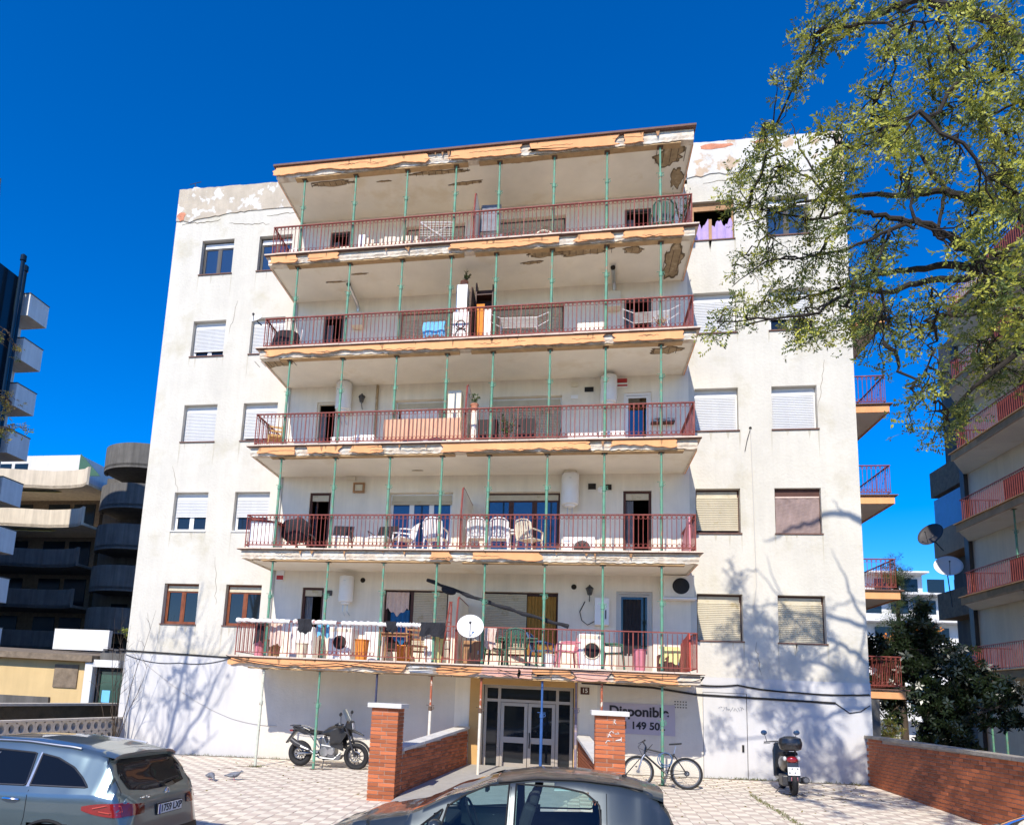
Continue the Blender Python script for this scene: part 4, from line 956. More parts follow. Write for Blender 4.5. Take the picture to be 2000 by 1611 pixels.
def dish(c, r, aim, label, m_='white_plastic', mast=None):
    t = thing('satellite_dish', label, 'satellite dish', c, 0, 'satellite dishes'); q = Vector(aim).to_track_quat('Z', 'Y').to_matrix()
    m = MB(); n = 28; vs = []; fs = []; K = 6
    for i in range(K+1):
        rr = r*i/K
        for j in range(n): a = 2*PI*j/n; vs.append(q @ Vector((rr*math.cos(a), rr*1.08*math.sin(a), .28*rr*rr/r)))
    for i in range(K):
        for j in range(n): fs.append((i*n+j, i*n+(j+1) % n, (i+1)*n+(j+1) % n, (i+1)*n+j))
    o = m.add(vs, fs).build('reflector', m_, t, smooth=True, fix=False); o.modifiers.new('thick', 'SOLIDIFY').thickness = .012
    low = q @ Vector((0, -r*.98, .25*r)); foc = q @ Vector((0, -r*.25, r*1.05))
    MB().tube([low, foc], .012, 6).build('feed_arm', 'dark_metal', t); MB().ball(foc, .035, 10, 6).build('feed_horn', 'alu_dark', t, smooth=True)
    if mast: MB().tube([q @ Vector((0, 0, -.03)), Vector((0, .12, -.02)), Vector(mast)], .02, 8).build('mast', 'dark_metal', t)
    return t
def plant(x, y, z, h, n, label, pot=True, seed=0, leafm='leaf_mid', spread=.18, name='potted_plant'):
    rn = random.Random(seed); t = thing(name, label, 'plant', (x, y, z), 0)
    z0 = 0
    if pot: MB().lathe([(.07, 0), (.10, .16), (.11, .16), (.11, .19), (.09, .19)], n=16).build('pot', 'bare_brick', t, smooth=True); z0 = .18
    q = MB(); l = MB()
    for i in range(n):
        a = rn.uniform(0, 2*PI); rr = rn.uniform(.3, 1)*spread; tip = Vector((rr*math.cos(a), rr*math.sin(a), z0+h*rn.uniform(.5, 1)))
        q.tube([(0, 0, z0-.02), tip*.5+Vector((0, 0, .04)), tip], .005, 4)
        for s in range(9):
            u = rn.uniform(.3, 1.05); p = Vector((0, 0, z0)).lerp(tip, u); d = Vector((rn.uniform(-1, 1), rn.uniform(-1, 1), rn.uniform(-.5, .8))).normalized(); sd_ = d.orthogonal().normalized(); L = rn.uniform(.05, .10)
            l.add([p, p+d*L*.5+sd_*L*.25, p+d*L, p+d*L*.5-sd_*L*.25], [(0, 1, 2, 3)])
    q.build('stems', 'bark', t); l.build('leaves', leafm, t, fix=False); return t
mat('leaf_mid', (.07, .13, .028), .6, .35, 3, spec=.4); mat('bark', (.085, .062, .045), .9, .3, 8, .6, 30)

# ---- first floor (k=0)
f = F[0]
washer(-7.85, -.95, f, 'white washing machine behind the cloth covered rail, first floor'); washer(-1.57, -1.15, f, 'battered white washing machine between pink and green chairs', .08, True)
for i, (a, b, l) in enumerate(((-10.38, -8.95, 'left end'), (-8.85, -7.72, 'beside the washing machine'), (-7.60, -6.45, 'in front of the boiler'), (-6.2, -5.62, 'next to the dark blanket'))):
    rn = random.Random(40+i); P = [Vector((a+(b-a)*q_/24, -1.95+rn.uniform(-.006, .006), f+.885+rn.uniform(-.008, .008))) for q_ in range(25)]
    o = MB().tube(P, [.052+.012*math.sin(q_*1.9)+rn.uniform(-.004, .006) for q_ in range(25)], 12).build('rail_cover', 'white_cloth', smooth=True); tag(o, 'white padded cloth wrapped round the first floor rail, '+l, 'cloth', 'white cloths over the rail')
for i, (x0, x1, z0, m_, l) in enumerate(((-9.98, -9.62, .35, 'dark_cloth', 'dark garment hanging behind the first floor rail, far left'), (-9.55, -9.2, .3, 'pink_cloth', 'beige cloth hanging behind the first floor rail, left'), (-8.72, -8.35, .62, 'dark_cloth', 'black rag tied over the first floor rail'), (-6.45, -6.2, .70, 'dark_cloth', 'dark jacket draped over the first floor rail'), (-5.6, -5.0, .62, 'dark_cloth', 'dark blanket bundled over the first floor rail by the divider'), (-8.3, -7.95, .55, 'sky_cloth', 'pale blue cloth hanging by the washing machine'))):
    cloth('hanging_cloth', l, 'cloth', x0, x1, -2.03 if 'over' in l else -1.75, f+z0, f+.95, m_, .035, 18, 6, 20+i, .08)
cabinet(-9.4, -8.75, -.75, -.30, f+.004, f+.88, 'white_enamel', 'white low cabinet by the first floor left door'); cabinet(-7.35, -6.85, -.75, -.3, f+.004, f+.8, 'white_enamel', 'white cupboard right of the washing machine, first floor', doors=1)
def table(x, y, z, w, d, h, m_, label, name='table'):
    t = thing(name, label, 'table', (x, y, z)); MB().box(-w/2, w/2, -d/2, d/2, h-.03, h).build('table_top', m_, t, bevel=.005)
    for sx in (-1, 1):
        for sy in (-1, 1): MB().tube([(sx*(w/2-.05), sy*(d/2-.05), h-.03), (sx*(w/2-.03), sy*(d/2-.03), 0)], .02, 6).build('leg', m_, t)
    MB().box(-w/2+.06, w/2-.06, -d/2+.06, -d/2+.08, h-.10, h-.031).build('apron', m_, t); return t
def wood_chair(x, y, z, rz, label, m_='wood_mid'):
    t = thing('wooden_chair', label, 'chair', (x, y, z), rz, 'wooden chairs'); MB().box(-.21, .21, -.21, .21, .42, .45).build('seat', m_, t)
    for sx in (-1, 1): MB().tube([(sx*.19, -.19, .42), (sx*.19, -.2, 0)], .018, 6).build('leg', m_, t); MB().tube([(sx*.19, .24, 0), (sx*.19, .19, .45), (sx*.19, .26, .92)], .018, 6).build('back_post', m_, t)
    for zz in (.62, .74, .86): MB().box(-.18, .18, .215+(zz-.6)*.12, .235+(zz-.6)*.12, zz-.025, zz+.025).build('slat', m_, t)
    return t
table(-6.38, -1.2, f, .75, .55, .74, 'wood_mid', 'small wooden table behind the covered rail, first floor'); wood_chair(-5.85, -1.2, f, .6, 'bent wooden chair right of the small table, first floor', 'wood_mid')
cabinet(-5.65, -5.15, -1.2, -.7, f+.004, f+.62, 'white_plastic', 'white crate cupboard near the divider, first floor', doors=1); cabinet(-6.5, -6.2, -.6, -.3, f+.004, f+.5, 'orange_cloth', 'orange box under the small table, first floor', 'storage_box', 'box', 1)
t = thing('folded_ladder', 'folded wooden frame leaning beside the divider, first floor', 'frame', (-5.02, -1.55, f)); q = MB(); q.tube([(-.12, 0, 0), (.02, .1, 1.55)], .022, 6); q.tube([(.08, 0, 0), (.06, .1, 1.55)], .022, 6); q.build('rail', 'rail', t); q = MB(); [q.tube([(-.1+.025*i, .012*i, .15+.22*i), (.08, .012*i, .15+.22*i)], .012, 5) for i in range(7)]; q.build('rung', 'rail', t)
dish((-4.36, -2.22, f+.82), .315, (.10, -.80, .50), 'large white satellite dish on the first floor rail', mast=(.0, .22, -.55))
cabinet(-4.62, -4.2, -1.45, -1.15, f+.004, f+.6, 'wood_mid', 'brown cardboard box behind the satellite dish', 'cardboard_box', 'box', 1)
cloth('hanging_cloth', 'cream towel hanging right of the satellite dish', 'cloth', -4.12, -3.82, -1.55, f+.42, f+.92, 'pink_cloth', .02, 12, 6, 41)
table(-3.3, -1.05, f, .95, .7, .72, 'green_plastic', 'dark green plastic table on the first floor'); plastic_chair(-3.85, -1.15, f, -1.2, 'green_plastic', 'green plastic chair left of the green table'); plastic_chair(-3.32, -1.62, f, PI, 'green_plastic', 'green plastic chair with its back to the rail, first floor'); plastic_chair(-2.72, -1.1, f, 1.3, 'blue_plastic', 'blue plastic chair right of the green table')
plastic_chair(-2.12, -1.25, f, -1.35, 'pink_plastic', 'pink plastic chair on the first floor balcony'); plastic_chair(-1.02, -1.15, f, 1.5, 'green_plastic', 'green plastic chair right of the battered washing machine')
cabinet(-.02, .46, -1.45, -1.0, f+.004, f+.42, 'wood_dark', 'dark wicker basket near the right end, first floor', 'laundry_basket', 'basket', 1); cloth('towel', 'yellow towel draped over the wicker basket', 'towel', .0, .44, -1.475, f+.24, f+.60, 'towel', .008, 12, 5, 6, .03)
simple('corrugated_sheet', 'red corrugated panel at the right end, first floor', 'panel', MB().prism([(0,-1.85,.05),(0,-.5,.05),(0,-.5,.75),(0,-1.75,.92)], (.03,0,0)), 'pink_plastic', (.60, 0, f)); mat('red_panelm', (.50, .07, .05), .6, .15, 4); bpy.data.objects['corrugated_sheet'].data.materials[0] = M('red_panelm')
t = thing('rolled_awning', 'long black rolled awning slanting across the first floor balcony', 'awning', (-3.9, -1.3, f+1.6)); P0, P1 = Vector((-5.70, -1.0, 5.37)), Vector((-2.10, -1.62, 4.20)); o_ = Vector(t.location)
q = MB(); q.tube([P0.lerp(P1, i/20)-o_+Vector((0, 0, .012*math.sin(i*1.7)-.05*math.sin(i/20*PI))) for i in range(21)], [.045+.012*math.sin(i*2.3) for i in range(21)], 8); q.build('roll', 'dark_cloth', t, smooth=True); MB().ball(Vector((-5.1, -1.15, 5.08))-o_, (.20, .07, .10), 12, 8, rot=Matrix.Rotation(.3, 3, 'Y')).build('bunched_cloth', 'dark_cloth', t)
f = F[0]
for i, (x, y, w, h, m_, l) in enumerate(((-10.05, -1.2, .3, .55, 'pink_plastic', 'pink plastic bin at the left end, first floor'), (-9.55, -1.4, .34, .42, 'wood_mid', 'brown wicker hamper at the left end, first floor'), (-8.78, -1.45, .3, .36, 'cream_plastic', 'cream bucket by the first floor left door'), (-7.2, -1.45, .36, .5, 'orange_cloth', 'orange crate right of the washing machine, first floor'), (-5.25, -1.5, .3, .62, 'towel', 'yellow bin beside the folded frame, first floor'), (-2.55, -1.6, .26, .3, 'white_plastic', 'white tub between the blue and pink chairs, first floor'), (-.45, -1.4, .3, .5, 'pink_plastic', 'pink bin left of the wicker basket, first floor'))):
    t = thing('bin', l, 'bin', (x, y, f+.002), 0, 'bins on the first floor balcony'); MB().lathe([(w*.40, 0), (w*.5, h), (w*.53, h), (w*.53, h+.03), (w*.44, h+.03)], n=16).build('body', m_, t, smooth=True); MB().torus((0, 0, h+.02), w*.52, .012, 'z', 18, 5).build('rim', m_, t, smooth=True)
# ---- second floor (k=1)
f = F[1]
t = thing('garden_cupboard', 'white cupboard with red sloping lid at the left end, second floor', 'cupboard', (-10.0, -1.5, f)); MB().box(-.34, .36, -.28, .28, 0, .78).build('carcass', 'white_enamel', t); MB().prism([(-.36,-.30,.78),(.5,-.30,.70),(.5,-.30,.74),(-.36,-.30,.86)], (0,.60,0)).build('lid', 'rail', t)
t = thing('covered_bicycles', 'dark covered heap with wheels on the second floor', 'covered heap', (-9.25, -1.3, f)); rn = random.Random(4)
b_ = MB().ball((0, 0, .62), (.42, .25, .36), 18, 12); b_.v = [(x*(1+.1*math.sin(z*13+x*9)), y*(1+.12*math.sin(x*11)), z+.03*math.sin(x*17)) for x, y, z in b_.v]; b_.build('cover', 'dark_cloth', t)
for xx in (-.22, .3): q = MB(); q.torus((xx, 0, .28), .26, .025, 'y', 24, 6); q.torus((xx, 0, .28), .02, .02, 'y', 10, 5); q.build('wheel', 'rubber', t)
def recliner(x, y, z, rz, label):
    t = thing('recliner', label, 'recliner', (x, y, z), rz, 'black and cream recliners'); q = MB(); q.prism([(-.27, .12, .38), (.27, .12, .38), (.27, .34, .86), (-.27, .34, .86)], (0, .03, .01)); q.build('backrest', 'dark_cloth', t); MB().prism([(-.27,-.32,.40),(.27,-.32,.40),(.27,.12,.36),(-.27,.12,.36)], (0,0,.05)).build('seat', 'white_cloth', t); MB().prism([(-.26,-.34,.10),(.26,-.34,.10),(.26,-.32,.38),(-.26,-.32,.38)], (0,.02,0)).build('leg_rest', 'cream_plastic', t)
    for sx in (-1, 1): MB().tube([(sx*.29,-.3,0),(sx*.29,.3,.55),(sx*.29,-.28,.60)], .013, 6).build('side_frame', 'dark_metal', t); MB().tube([(sx*.29,.34,0),(sx*.29,-.28,.60)], .013, 6).build('leg', 'dark_metal', t)
recliner(-8.02, -1.2, f, .15, 'left of two black and cream recliners, second floor'); recliner(-6.9, -1.2, f, -.2, 'right of two black and cream recliners, second floor')
plastic_chair(-6.32, -1.25, f, -1.0, 'white_plastic', 'white plastic chair turned sideways, second floor'); plastic_chair(-5.5, -1.2, f, 3.05, 'white_plastic', 'white plastic chair with its tall back to the rail, second floor', 1.05)
plastic_chair(-4.38, -1.35, f, 3.1, 'white_plastic', 'left of two white chairs right of the divider, second floor'); plastic_chair(-3.85, -1.35, f, 3.2, 'white_plastic', 'right of two white chairs right of the divider, second floor')
table(-3.4, -1.0, f, .5, .5, .7, 'white_plastic', 'small white table on the second floor'); plastic_chair(-3.1, -1.25, f, 2.6, 'cream_plastic', 'cream plastic chair by the small white table'); 
cabinet(-1.3, .62, -.42, -.22, f+.004, f+.22, 'white_enamel', 'long low white box along the wall, second floor', 'bench_box', 'box', 3)
simple('pink_panel', 'pinkish red panel at the right end, second floor', 'panel', MB().prism([(0,-1.85,.05),(0,-.45,.05),(0,-.45,.40),(0,-1.75,.90)], (.03,0,0)), 'pink_plastic', (.62, 0, f))
simple('corner_board', 'white board at the right end of the second floor balcony', 'board', MB().box(0, .02, -.9, -.3, 0, .5), 'white_enamel', (.56, 0, f))
# ---- third floor (k=2)
f = F[2]
wood_chair(-10.05, -1.35, f, .5, 'tan wooden chair in the left corner, third floor', 'ochre'); cabinet(-8.70, -8.05, -.72, -.32, f+.004, f+.70, 'white_enamel', 'left of two low white cupboards, third floor'); cabinet(-8.03, -7.45, -.72, -.32, f+.004, f+.74, 'white_enamel', 'right of two low white cupboards, third floor')
cloth('rail_screen', 'terracotta cloth screen tied inside the third floor rail', 'screen', -6.85, -4.85, -1.90, f+.12, f+.68, 'screen_cloth', .01, 60, 4, 3)
cloth('hanging_cloth', 'black and white patterned cloth drying above the screen, third floor', 'cloth', -6.5, -5.5, -1.5, f+.72, f+1.08, 'grey_cloth', .03, 26, 6, 8)
cabinet(-5.36, -5.0, -1.1, -.7, f+.004, f+1.78, 'cream_plastic', 'tall cream cupboard left of the third floor divider', doors=1)
plant(-4.58, -1.5, f+1.0, .3, 7, 'small potted plant by the third floor divider', True, 3); 
cabinet(-4.64, -4.5, -1.58, -1.42, f+.004, f+.995, 'inner_wall', 'narrow stand under the small potted plant', 'plant_stand', 'stand', 1)
for x, l in ((-4.25, 'left'), (-3.28, 'right')): cabinet(x-.24, x+.26, -1.35, -1.0, f+.004, f+.84, 'black', '%s of two black cabinets on the third floor' % l, doors=2, handle='dark_metal')
plant(-3.72, -1.5, f, .75, 16, 'leafy potted plant between the black cabinets, third floor', True, 5, spread=.22)
cabinet(-2.2, -1.45, -1.1, -.6, f+.004, f+.52, 'white_enamel', 'left white storage bench, third floor right', 'storage_bench', 'bench', 2); cabinet(-1.42, -.78, -1.1, -.6, f+.004, f+.55, 'white_enamel', 'right white storage bench, third floor right', 'storage_bench', 'bench', 2)
simple('broom', 'broom leaning on the wall by the white bench, third floor', 'broom', MB().tube([(0,0,0),(.22,.5,1.0)], .014, 6).box(-.12, .12, -.03, .03, -.0, .06), 'dark_metal', (-2.6, -.75, f+.004))
t = thing('wall_shelf', 'small shelf with trailing plant at the right end, third floor', 'shelf', (.25, -.12, f+1.12)); MB().box(-.3, .3, -.10, .11, 0, .02).build('board', 'wood_dark', t); q = MB(); rn = random.Random(3)
for i in range(80):
    p = Vector((rn.uniform(-.3, .3), rn.uniform(-.1, .05), rn.uniform(.02, .12))); q.add([p, p+Vector((.03, .01, .02)), p+Vector((.05, 0, .0)), p+Vector((.02, -.02, -.01))], [(0,1,2,3)])
q.build('leaves', 'wood_red', t, fix=False)
# ---- fourth floor (k=3)
f = F[3]
dish((-10.55, -2.10, f+.80), .17, (-.1, -.75, .55), 'small round white dish at the left corner, fourth floor', mast=(.10, .12, -.1))
t = thing('covered_barbecue', 'black covered barbecue at the left end, fourth floor', 'barbecue', (-10.0, -1.3, f)); b_ = MB().lathe([(.30, 0), (.36, .02), (.38, .3), (.36, .62), (.30, .80), (.1, .86)], n=22); b_.v = [(x*(1+.06*math.sin(6*math.atan2(y, x)))*1.05, y*(1+.06*math.sin(6*math.atan2(y, x)))*.7, z) for x, y, z in b_.v]; b_.build('cover', 'dark_cloth', t, smooth=True)
q = MB(); q.tube([(.48,-.2,0),(.40,.1,.9),(.40,.1,.95)], .02, 6); q.tube([(.55,.1,0),(.48,-.2,.5)], .015, 6); q.build('legs', 'white_plastic', t)
cloth('towel', 'blue towel hanging over a chair, fourth floor', 'towel', -6.05, -5.46, -1.52, f+.40, f+.80, 'sky_cloth', .015, 16, 5, 13, .05); plastic_chair(-5.76, -1.15, f, PI, 'white_plastic', 'white chair under the blue towel, fourth floor', .9)
cabinet(-5.22, -4.92, -1.35, -.95, f+.004, f+1.95, 'white_enamel', 'tall white cupboard by the scorched divider, fourth floor', doors=1); plant(-5.05, -1.15, f+1.95, .28, 9, 'spiky plant on the tall white cupboard', True, 21, spread=.2)
sb = simple('printed_board', 'white board with black print in front of the tall cupboard, fourth floor', 'board', MB().box(-.21, .21, -.02, .02, 0, .98), 'white_cloth', (-5.02, -1.62, f+.004)); q = MB(); q.torus((0, -.024, .62), .11, .014, 'y', 18, 5); q.torus((.02, -.024, .34), .14, .016, 'y', 18, 5, a0=0, a1=4.2); q.box(-.12, .14, -.027, -.021, .47, .50); q.build('print', 'print_black', sb)
t = thing('scorched_shelf', 'scorched brown shelf unit right of the divider, fourth floor', 'shelf', (-4.48, -1.05, f)); q = MB(); q.box(-.24, -.21, -.16, .16, 0, 2.05); q.box(.21, .24, -.16, .16, 0, 1.98); q.box(-.21, .21, .13, .16, .0, 2.0); [q.box(-.21, .21, -.15, .13, zz, zz+.025) for zz in (.05, .6, 1.15, 1.7)]; q.build('carcass', 'wood_dark', t); MB().box(-.20, .02, -.17, -.152, .07, 1.42).build('orange_curtain', 'orange_cloth', t); MB().box(.03, .20, -.175, -.155, .05, 1.25).build('white_panel', 'white_enamel', t)
rack(-4.02, -3.0, -1.4, f, 'white drying rack left of the middle, fourth floor', .72, .05); rack(-.64, .28, -1.35, f, 'white drying rack near the right end, fourth floor', .72, -.05)
cabinet(-2.0, -1.3, -.55, -.22, f+.004, f+1.1, 'soffit', 'pale tall cupboard under the gas heater, fourth floor', doors=2)
plant(.02, -1.75, f+.0, .30, 10, 'small pot plant behind the rail, fourth floor right', True, 31, leafm='ochre')
# ---- top floor (k=4)
f = F[4]
folded_rack((-5.85, -1.45, f+.42), (.9, .52), (.35, .04, .06), 'white folded airer behind the top floor rail'); t = thing('folded_lounger', 'grey folded sun lounger standing right of the divider, top floor', 'sun lounger', (-4.45, -1.25, f)); t.rotation_euler = (-.12, .03, 0)
q = MB(); q.box(-.25, .25, -.04, .0, .85, 1.72); q.build('sling', 'grey_cloth', t); q = MB(); q.tube([(-.27,0,0),(-.27,0,1.75),(.27,0,1.75),(.27,0,0)], .016, 6); q.tube([(-.27,.06,0),(-.27,.08,1.5),(.27,.08,1.5),(.27,.06,0)], .014, 6); q.build('frame', 'steel', t, smooth=True)
simple('storage_crate', 'dark crate at the foot of the folded lounger, top floor', 'crate', MB().box(-.3, .3, -.2, .2, 0, .75), 'grey_cloth', (-4.35, -.95, f+.004))
t = thing('round_stool', 'white round stool with arched rim, top floor', 'stool', (-2.94, -1.25, f)); MB().lathe([(.2, .0), (.24, .25), (.22, .42), (.05, .47)], n=22).build('seat', 'white_plastic', t, smooth=True); q = MB(); q.torus((0, 0, .42), .27, .025, 'y', 20, 6, a0=0, a1=PI); q.build('rim', 'cream_plastic', t, smooth=True)
plastic_chair(.10, -1.3, f, PI, 'green_plastic', 'green plastic chair with its back to the top floor rail', 1.12)
plant(.52, -1.72, f+.0, 1.0, 18, 'climbing pot plant at the right corner, top floor', True, 8, spread=.25)
for i, (x, w, h, m_, l) in enumerate(((-10.05, .25, .82, 'white_enamel', 'white board leaning at the left end, top floor'), (-9.72, .3, .6, 'cream_plastic', 'cream board leaning at the left end, top floor'), (-9.3, .35, .72, 'wood_mid', 'wooden board leaning at the left end, top floor'))):
    o = simple('leaning_board', l, 'board', MB().box(-w/2, w/2, -.015, .015, 0, h), m_, (x, -1.2+.1*i, f+.01)); o.rotation_euler = (-.15, .1*(i-1), 0)
for i, (x, l) in enumerate(((-8.85, 'left'), (-8.4, 'right'))): cabinet(x-.2, x+.22, -1.4, -1.0, f+.004, f+.55, 'cream_plastic' if i else 'wood_mid', '%s of two small boxes on the top floor' % l, 'storage_box', 'box', 1)
t = thing('picket_screen', 'row of white pickets behind the top floor rail', 'fence', (-7.2, -1.3, f)); rn = random.Random(2)
for i in range(13):
    if i in (3,): continue
    MB().box(-.78+i*.125, -.70+i*.125, -.012, .012, .05, .80+rn.uniform(-.04, .03)).build('picket', 'cream_plastic', t)
q = MB(); q.box(-.8, .9, .013, .03, .2, .25); q.box(-.8, .9, .013, .03, .6, .65); q.build('batten', 'cream_plastic', t)
cabinet(-8.1, -7.9, -1.3, -1.1, f+.004, f+.95, 'white_enamel', 'narrow white post box beside the pickets, top floor', 'narrow_box', 'box', 1)
# ---- on the roof and the left flank
t = thing('roof_antenna', 'small antenna on the roof parapet, far left', 'antenna', (-14.2, .15, 18.18)); q = MB(); q.tube([(0,0,0),(-.12,0,.35)], .015, 6); q.tube([(-.3,0,.32),(.1,0,.38)], .01, 5); q.build('rod', 'dark_metal', t); MB().ball((.0,0,.06), (.2,.15,.08), 10, 6).build('base', 'white_enamel', t)
t = thing('flank_airer', 'white slatted panel on the left flank of the building', 'panel', (-15.0, 3.0, 10.85)); q = MB(); 
for i in range(4): MB().box(-.34+i*.15, -.25+i*.15, -.02, .02, 0, 1.35).build('slat', 'white_enamel', t)
q = MB(); q.box(-.36, .28, .021, .04, .1, .15); q.box(-.36, .28, .021, .04, 1.1, 1.15); q.build('rail', 'white_enamel', t)

# ================================================================ cars
mat('paint_silver', (.165, .225, .245), .28, .05, 2, metal=.75, spec=.5, coat=.9)
mat('paint_slate', (.045, .058, .066), .32, .08, 2, metal=.5, spec=.5, coat=.8, patch=((.085, .09, .10), 3, .55, .2))
mat('paint_sage', (.22, .30, .28), .3, .05, 2, metal=.5, spec=.5, coat=.9)
mat('car_pane', (.006, .008, .012), .03, 0, spec=.22); mat('seat_dark', (.03, .032, .036), .8, .2, 8)
mat('tail_red', (.24, .006, .008), .12, .25, 14, spec=.6, coat=.8); mat('tail_dark', (.12, .006, .008), .12, .2, 14, spec=.6, coat=.8); mat('plate_blue', (.02, .06, .35), .4, 0)
mat('lamp_clear', (.65, .66, .68), .1, .1, 10, spec=.8, coat=.8); mat('roof_brown', (.105, .09, .075), .45, .35, 6, coat=.6)  # roof panel colour is browner than the body paint
def lerp_tab(tab, x):
    if x <= tab[0][0]: return tab[0][1]
    for (a, u), (b, v) in zip(tab, tab[1:]):
        if x <= b:
            t = (x-a)/(b-a); t = t*t*(3-2*t)*.5+t*.5; return u+(v-u)*t
    return tab[-1][1]
class CarShape:
    def __init__(s, L, top, belt, W, rail_in, zb): s.L, s.top, s.belt, s.W, s.ri, s.zb = L, top, belt, W, rail_in, zb
    def sect(s, x):
        zt, W_, zb = lerp_tab(s.top, x), lerp_tab(s.W, x), s.zb; be = min(lerp_tab(s.belt, x), zt-.07); gh = max(0., zt-be)
        zr = be+gh*.86 if gh > .2 else be+gh*.6; ri = s.ri*min(1, gh/.45)+.03
        sh = zb+.58*(be-zb)
        return [(W_*.91, zb), (W_*.965, zb+.10), (W_*1.0, sh), (W_*.99, be-.045), (W_*.965, be), (W_-ri*.62, be+(zr-be)*.55), (W_-ri, zr), (W_-ri-.05, zr+(zt-zr)*.52), ((W_-ri)*.72, zr+(zt-zr)*.86), ((W_-ri)*.36, zt-.006), (0, zt)]
    def w(s, x, z):
        P = s.sect(x)
        if z <= P[0][1]: return P[0][0]
        for (a, u), (b, v) in zip(P, P[1:]):
            if z <= v: return a+(b-a)*((z-u)/max(1e-6, v-u))
        return -1
    def side(s, x, z, off=.004): return Vector((x, -(s.w(x, z)+off), z))
    def rear(s, y, z, off=.004, lo=None):
        a, b = (lo or s.L*.6), s.L
        if s.w(b, z) >= abs(y): return Vector((b+off, y, z))
        for _ in range(30):
            m = (a+b)/2
            if s.w(m, z) >= abs(y): a = m
            else: b = m
        return Vector((a+off, y, z))
    def front(s, y, z, off=.004):
        a, b = 0, s.L*.5
        for _ in range(30):
            m = (a+b)/2
            if s.w(m, z) >= abs(y): b = m
            else: a = m
        return Vector((a-off, y, z))
    def z_at(s, x, y):
        P = s.sect(x); y = abs(y)
        for (a, u), (b, v) in reversed(list(zip(P, P[1:]))):
            if b <= y <= a: return v+(u-v)*((y-b)/max(1e-6, a-b))
        return P[-1][1]
    def body(s, keep):
        xs = []; x = 0
        while x < s.L: xs.append(x); x += .03 if .25 < x < s.L-.55 else .012
        xs.append(s.L); m = MB(); K = 0; rows = []
        for x in xs:
            P = s.sect(x); pts = []
            for (a, u), (b, v) in zip(P, P[1:]):
                n = 3
                for i in range(n): pts.append((a+(b-a)*i/n, u+(v-u)*i/n))
            pts.append(P[-1]); row = [(x, -a, u) for a, u in pts]+[(x, a, u) for a, u in pts[-2::-1]]; rows.append(row); K = len(row)
        for r in rows: m.v += r
        for i in range(len(xs)-1):
            for j in range(K-1):
                q = (i*K+j, i*K+j+1, (i+1)*K+j+1, (i+1)*K+j); c = sum((Vector(m.v[a]) for a in q), Vector())/4
                if keep(c): m.f.append(q); m.m.append(0)
        n = len(xs)-1; m.f.append(tuple(range(K-1, -1, -1))); m.m.append(0); m.f.append(tuple(n*K+j for j in range(K))); m.m.append(0)
        m.f.append(tuple(i*K for i in range(n+1))+tuple(i*K+K-1 for i in range(n, -1, -1))); m.m.append(0)
        return m
def resample(pl, n):
    P = [Vector((*p, 0)) for p in pl]; d = [0]
    for a, b in zip(P, P[1:]): d.append(d[-1]+(b-a).length)
    out = []
    for i in range(n+1):
        t = d[-1]*i/n
        for k in range(len(P)-1):
            if t <= d[k+1]+1e-9: out.append(P[k].lerp(P[k+1], (t-d[k])/max(1e-9, d[k+1]-d[k]))); break
    return out
def patch(mapf, bot, top, n=16, k=5):
    B, T = resample(bot, n), resample(top, n); vs = []
    for j in range(k+1):
        for i in range(n+1): p = B[i].lerp(T[i], j/k); vs.append(mapf(p.x, p.y))
    return MB().add(vs, [(j*(n+1)+i, j*(n+1)+i+1, (j+1)*(n+1)+i+1, (j+1)*(n+1)+i) for j in range(k) for i in range(n)])
def inpoly(poly, x, y):
    c = False; n = len(poly)
    for i in range(n):
        (a, b), (e, f_) = poly[i], poly[i-1]
        if (b > y) != (f_ > y) and x < (e-a)*(y-b)/(f_-b)+a: c = not c
    return c
def mir(f_): return lambda *a: (lambda v: Vector((v.x, -v.y, v.z)))(f_(*a))
def wheel(T, x, y, r, wd, side, rim='steel'):
    w = thing('wheel', '', '', (x, y, r)); del w['label']; del w['category']; w.parent = T
    MB().lathe([(r*.62, -wd/2), (r*.92, -wd/2), (r, -wd/2+.03), (r, wd/2-.03), (r*.92, wd/2), (r*.62, wd/2)], axis='y', n=36).build('tyre', 'rubber', w, smooth=True)
    q = MB(); s = side; q.lathe([(r*.64, s*wd*.42), (r*.60, s*wd*.46), (r*.57, s*wd*.30), (.02, s*wd*.26)], axis='y', n=28)
    for i in range(5):
        a = 2*PI*i/5; q.tube([(.03*math.cos(a), s*wd*.44, .03*math.sin(a)), (r*.6*math.cos(a), s*wd*.47, r*.6*math.sin(a))], [.05, .035], 6)
    q.lathe([(.06, s*wd*.40), (.05, s*wd*.52)], axis='y', n=14); q.build('rim', rim, w, smooth=True)
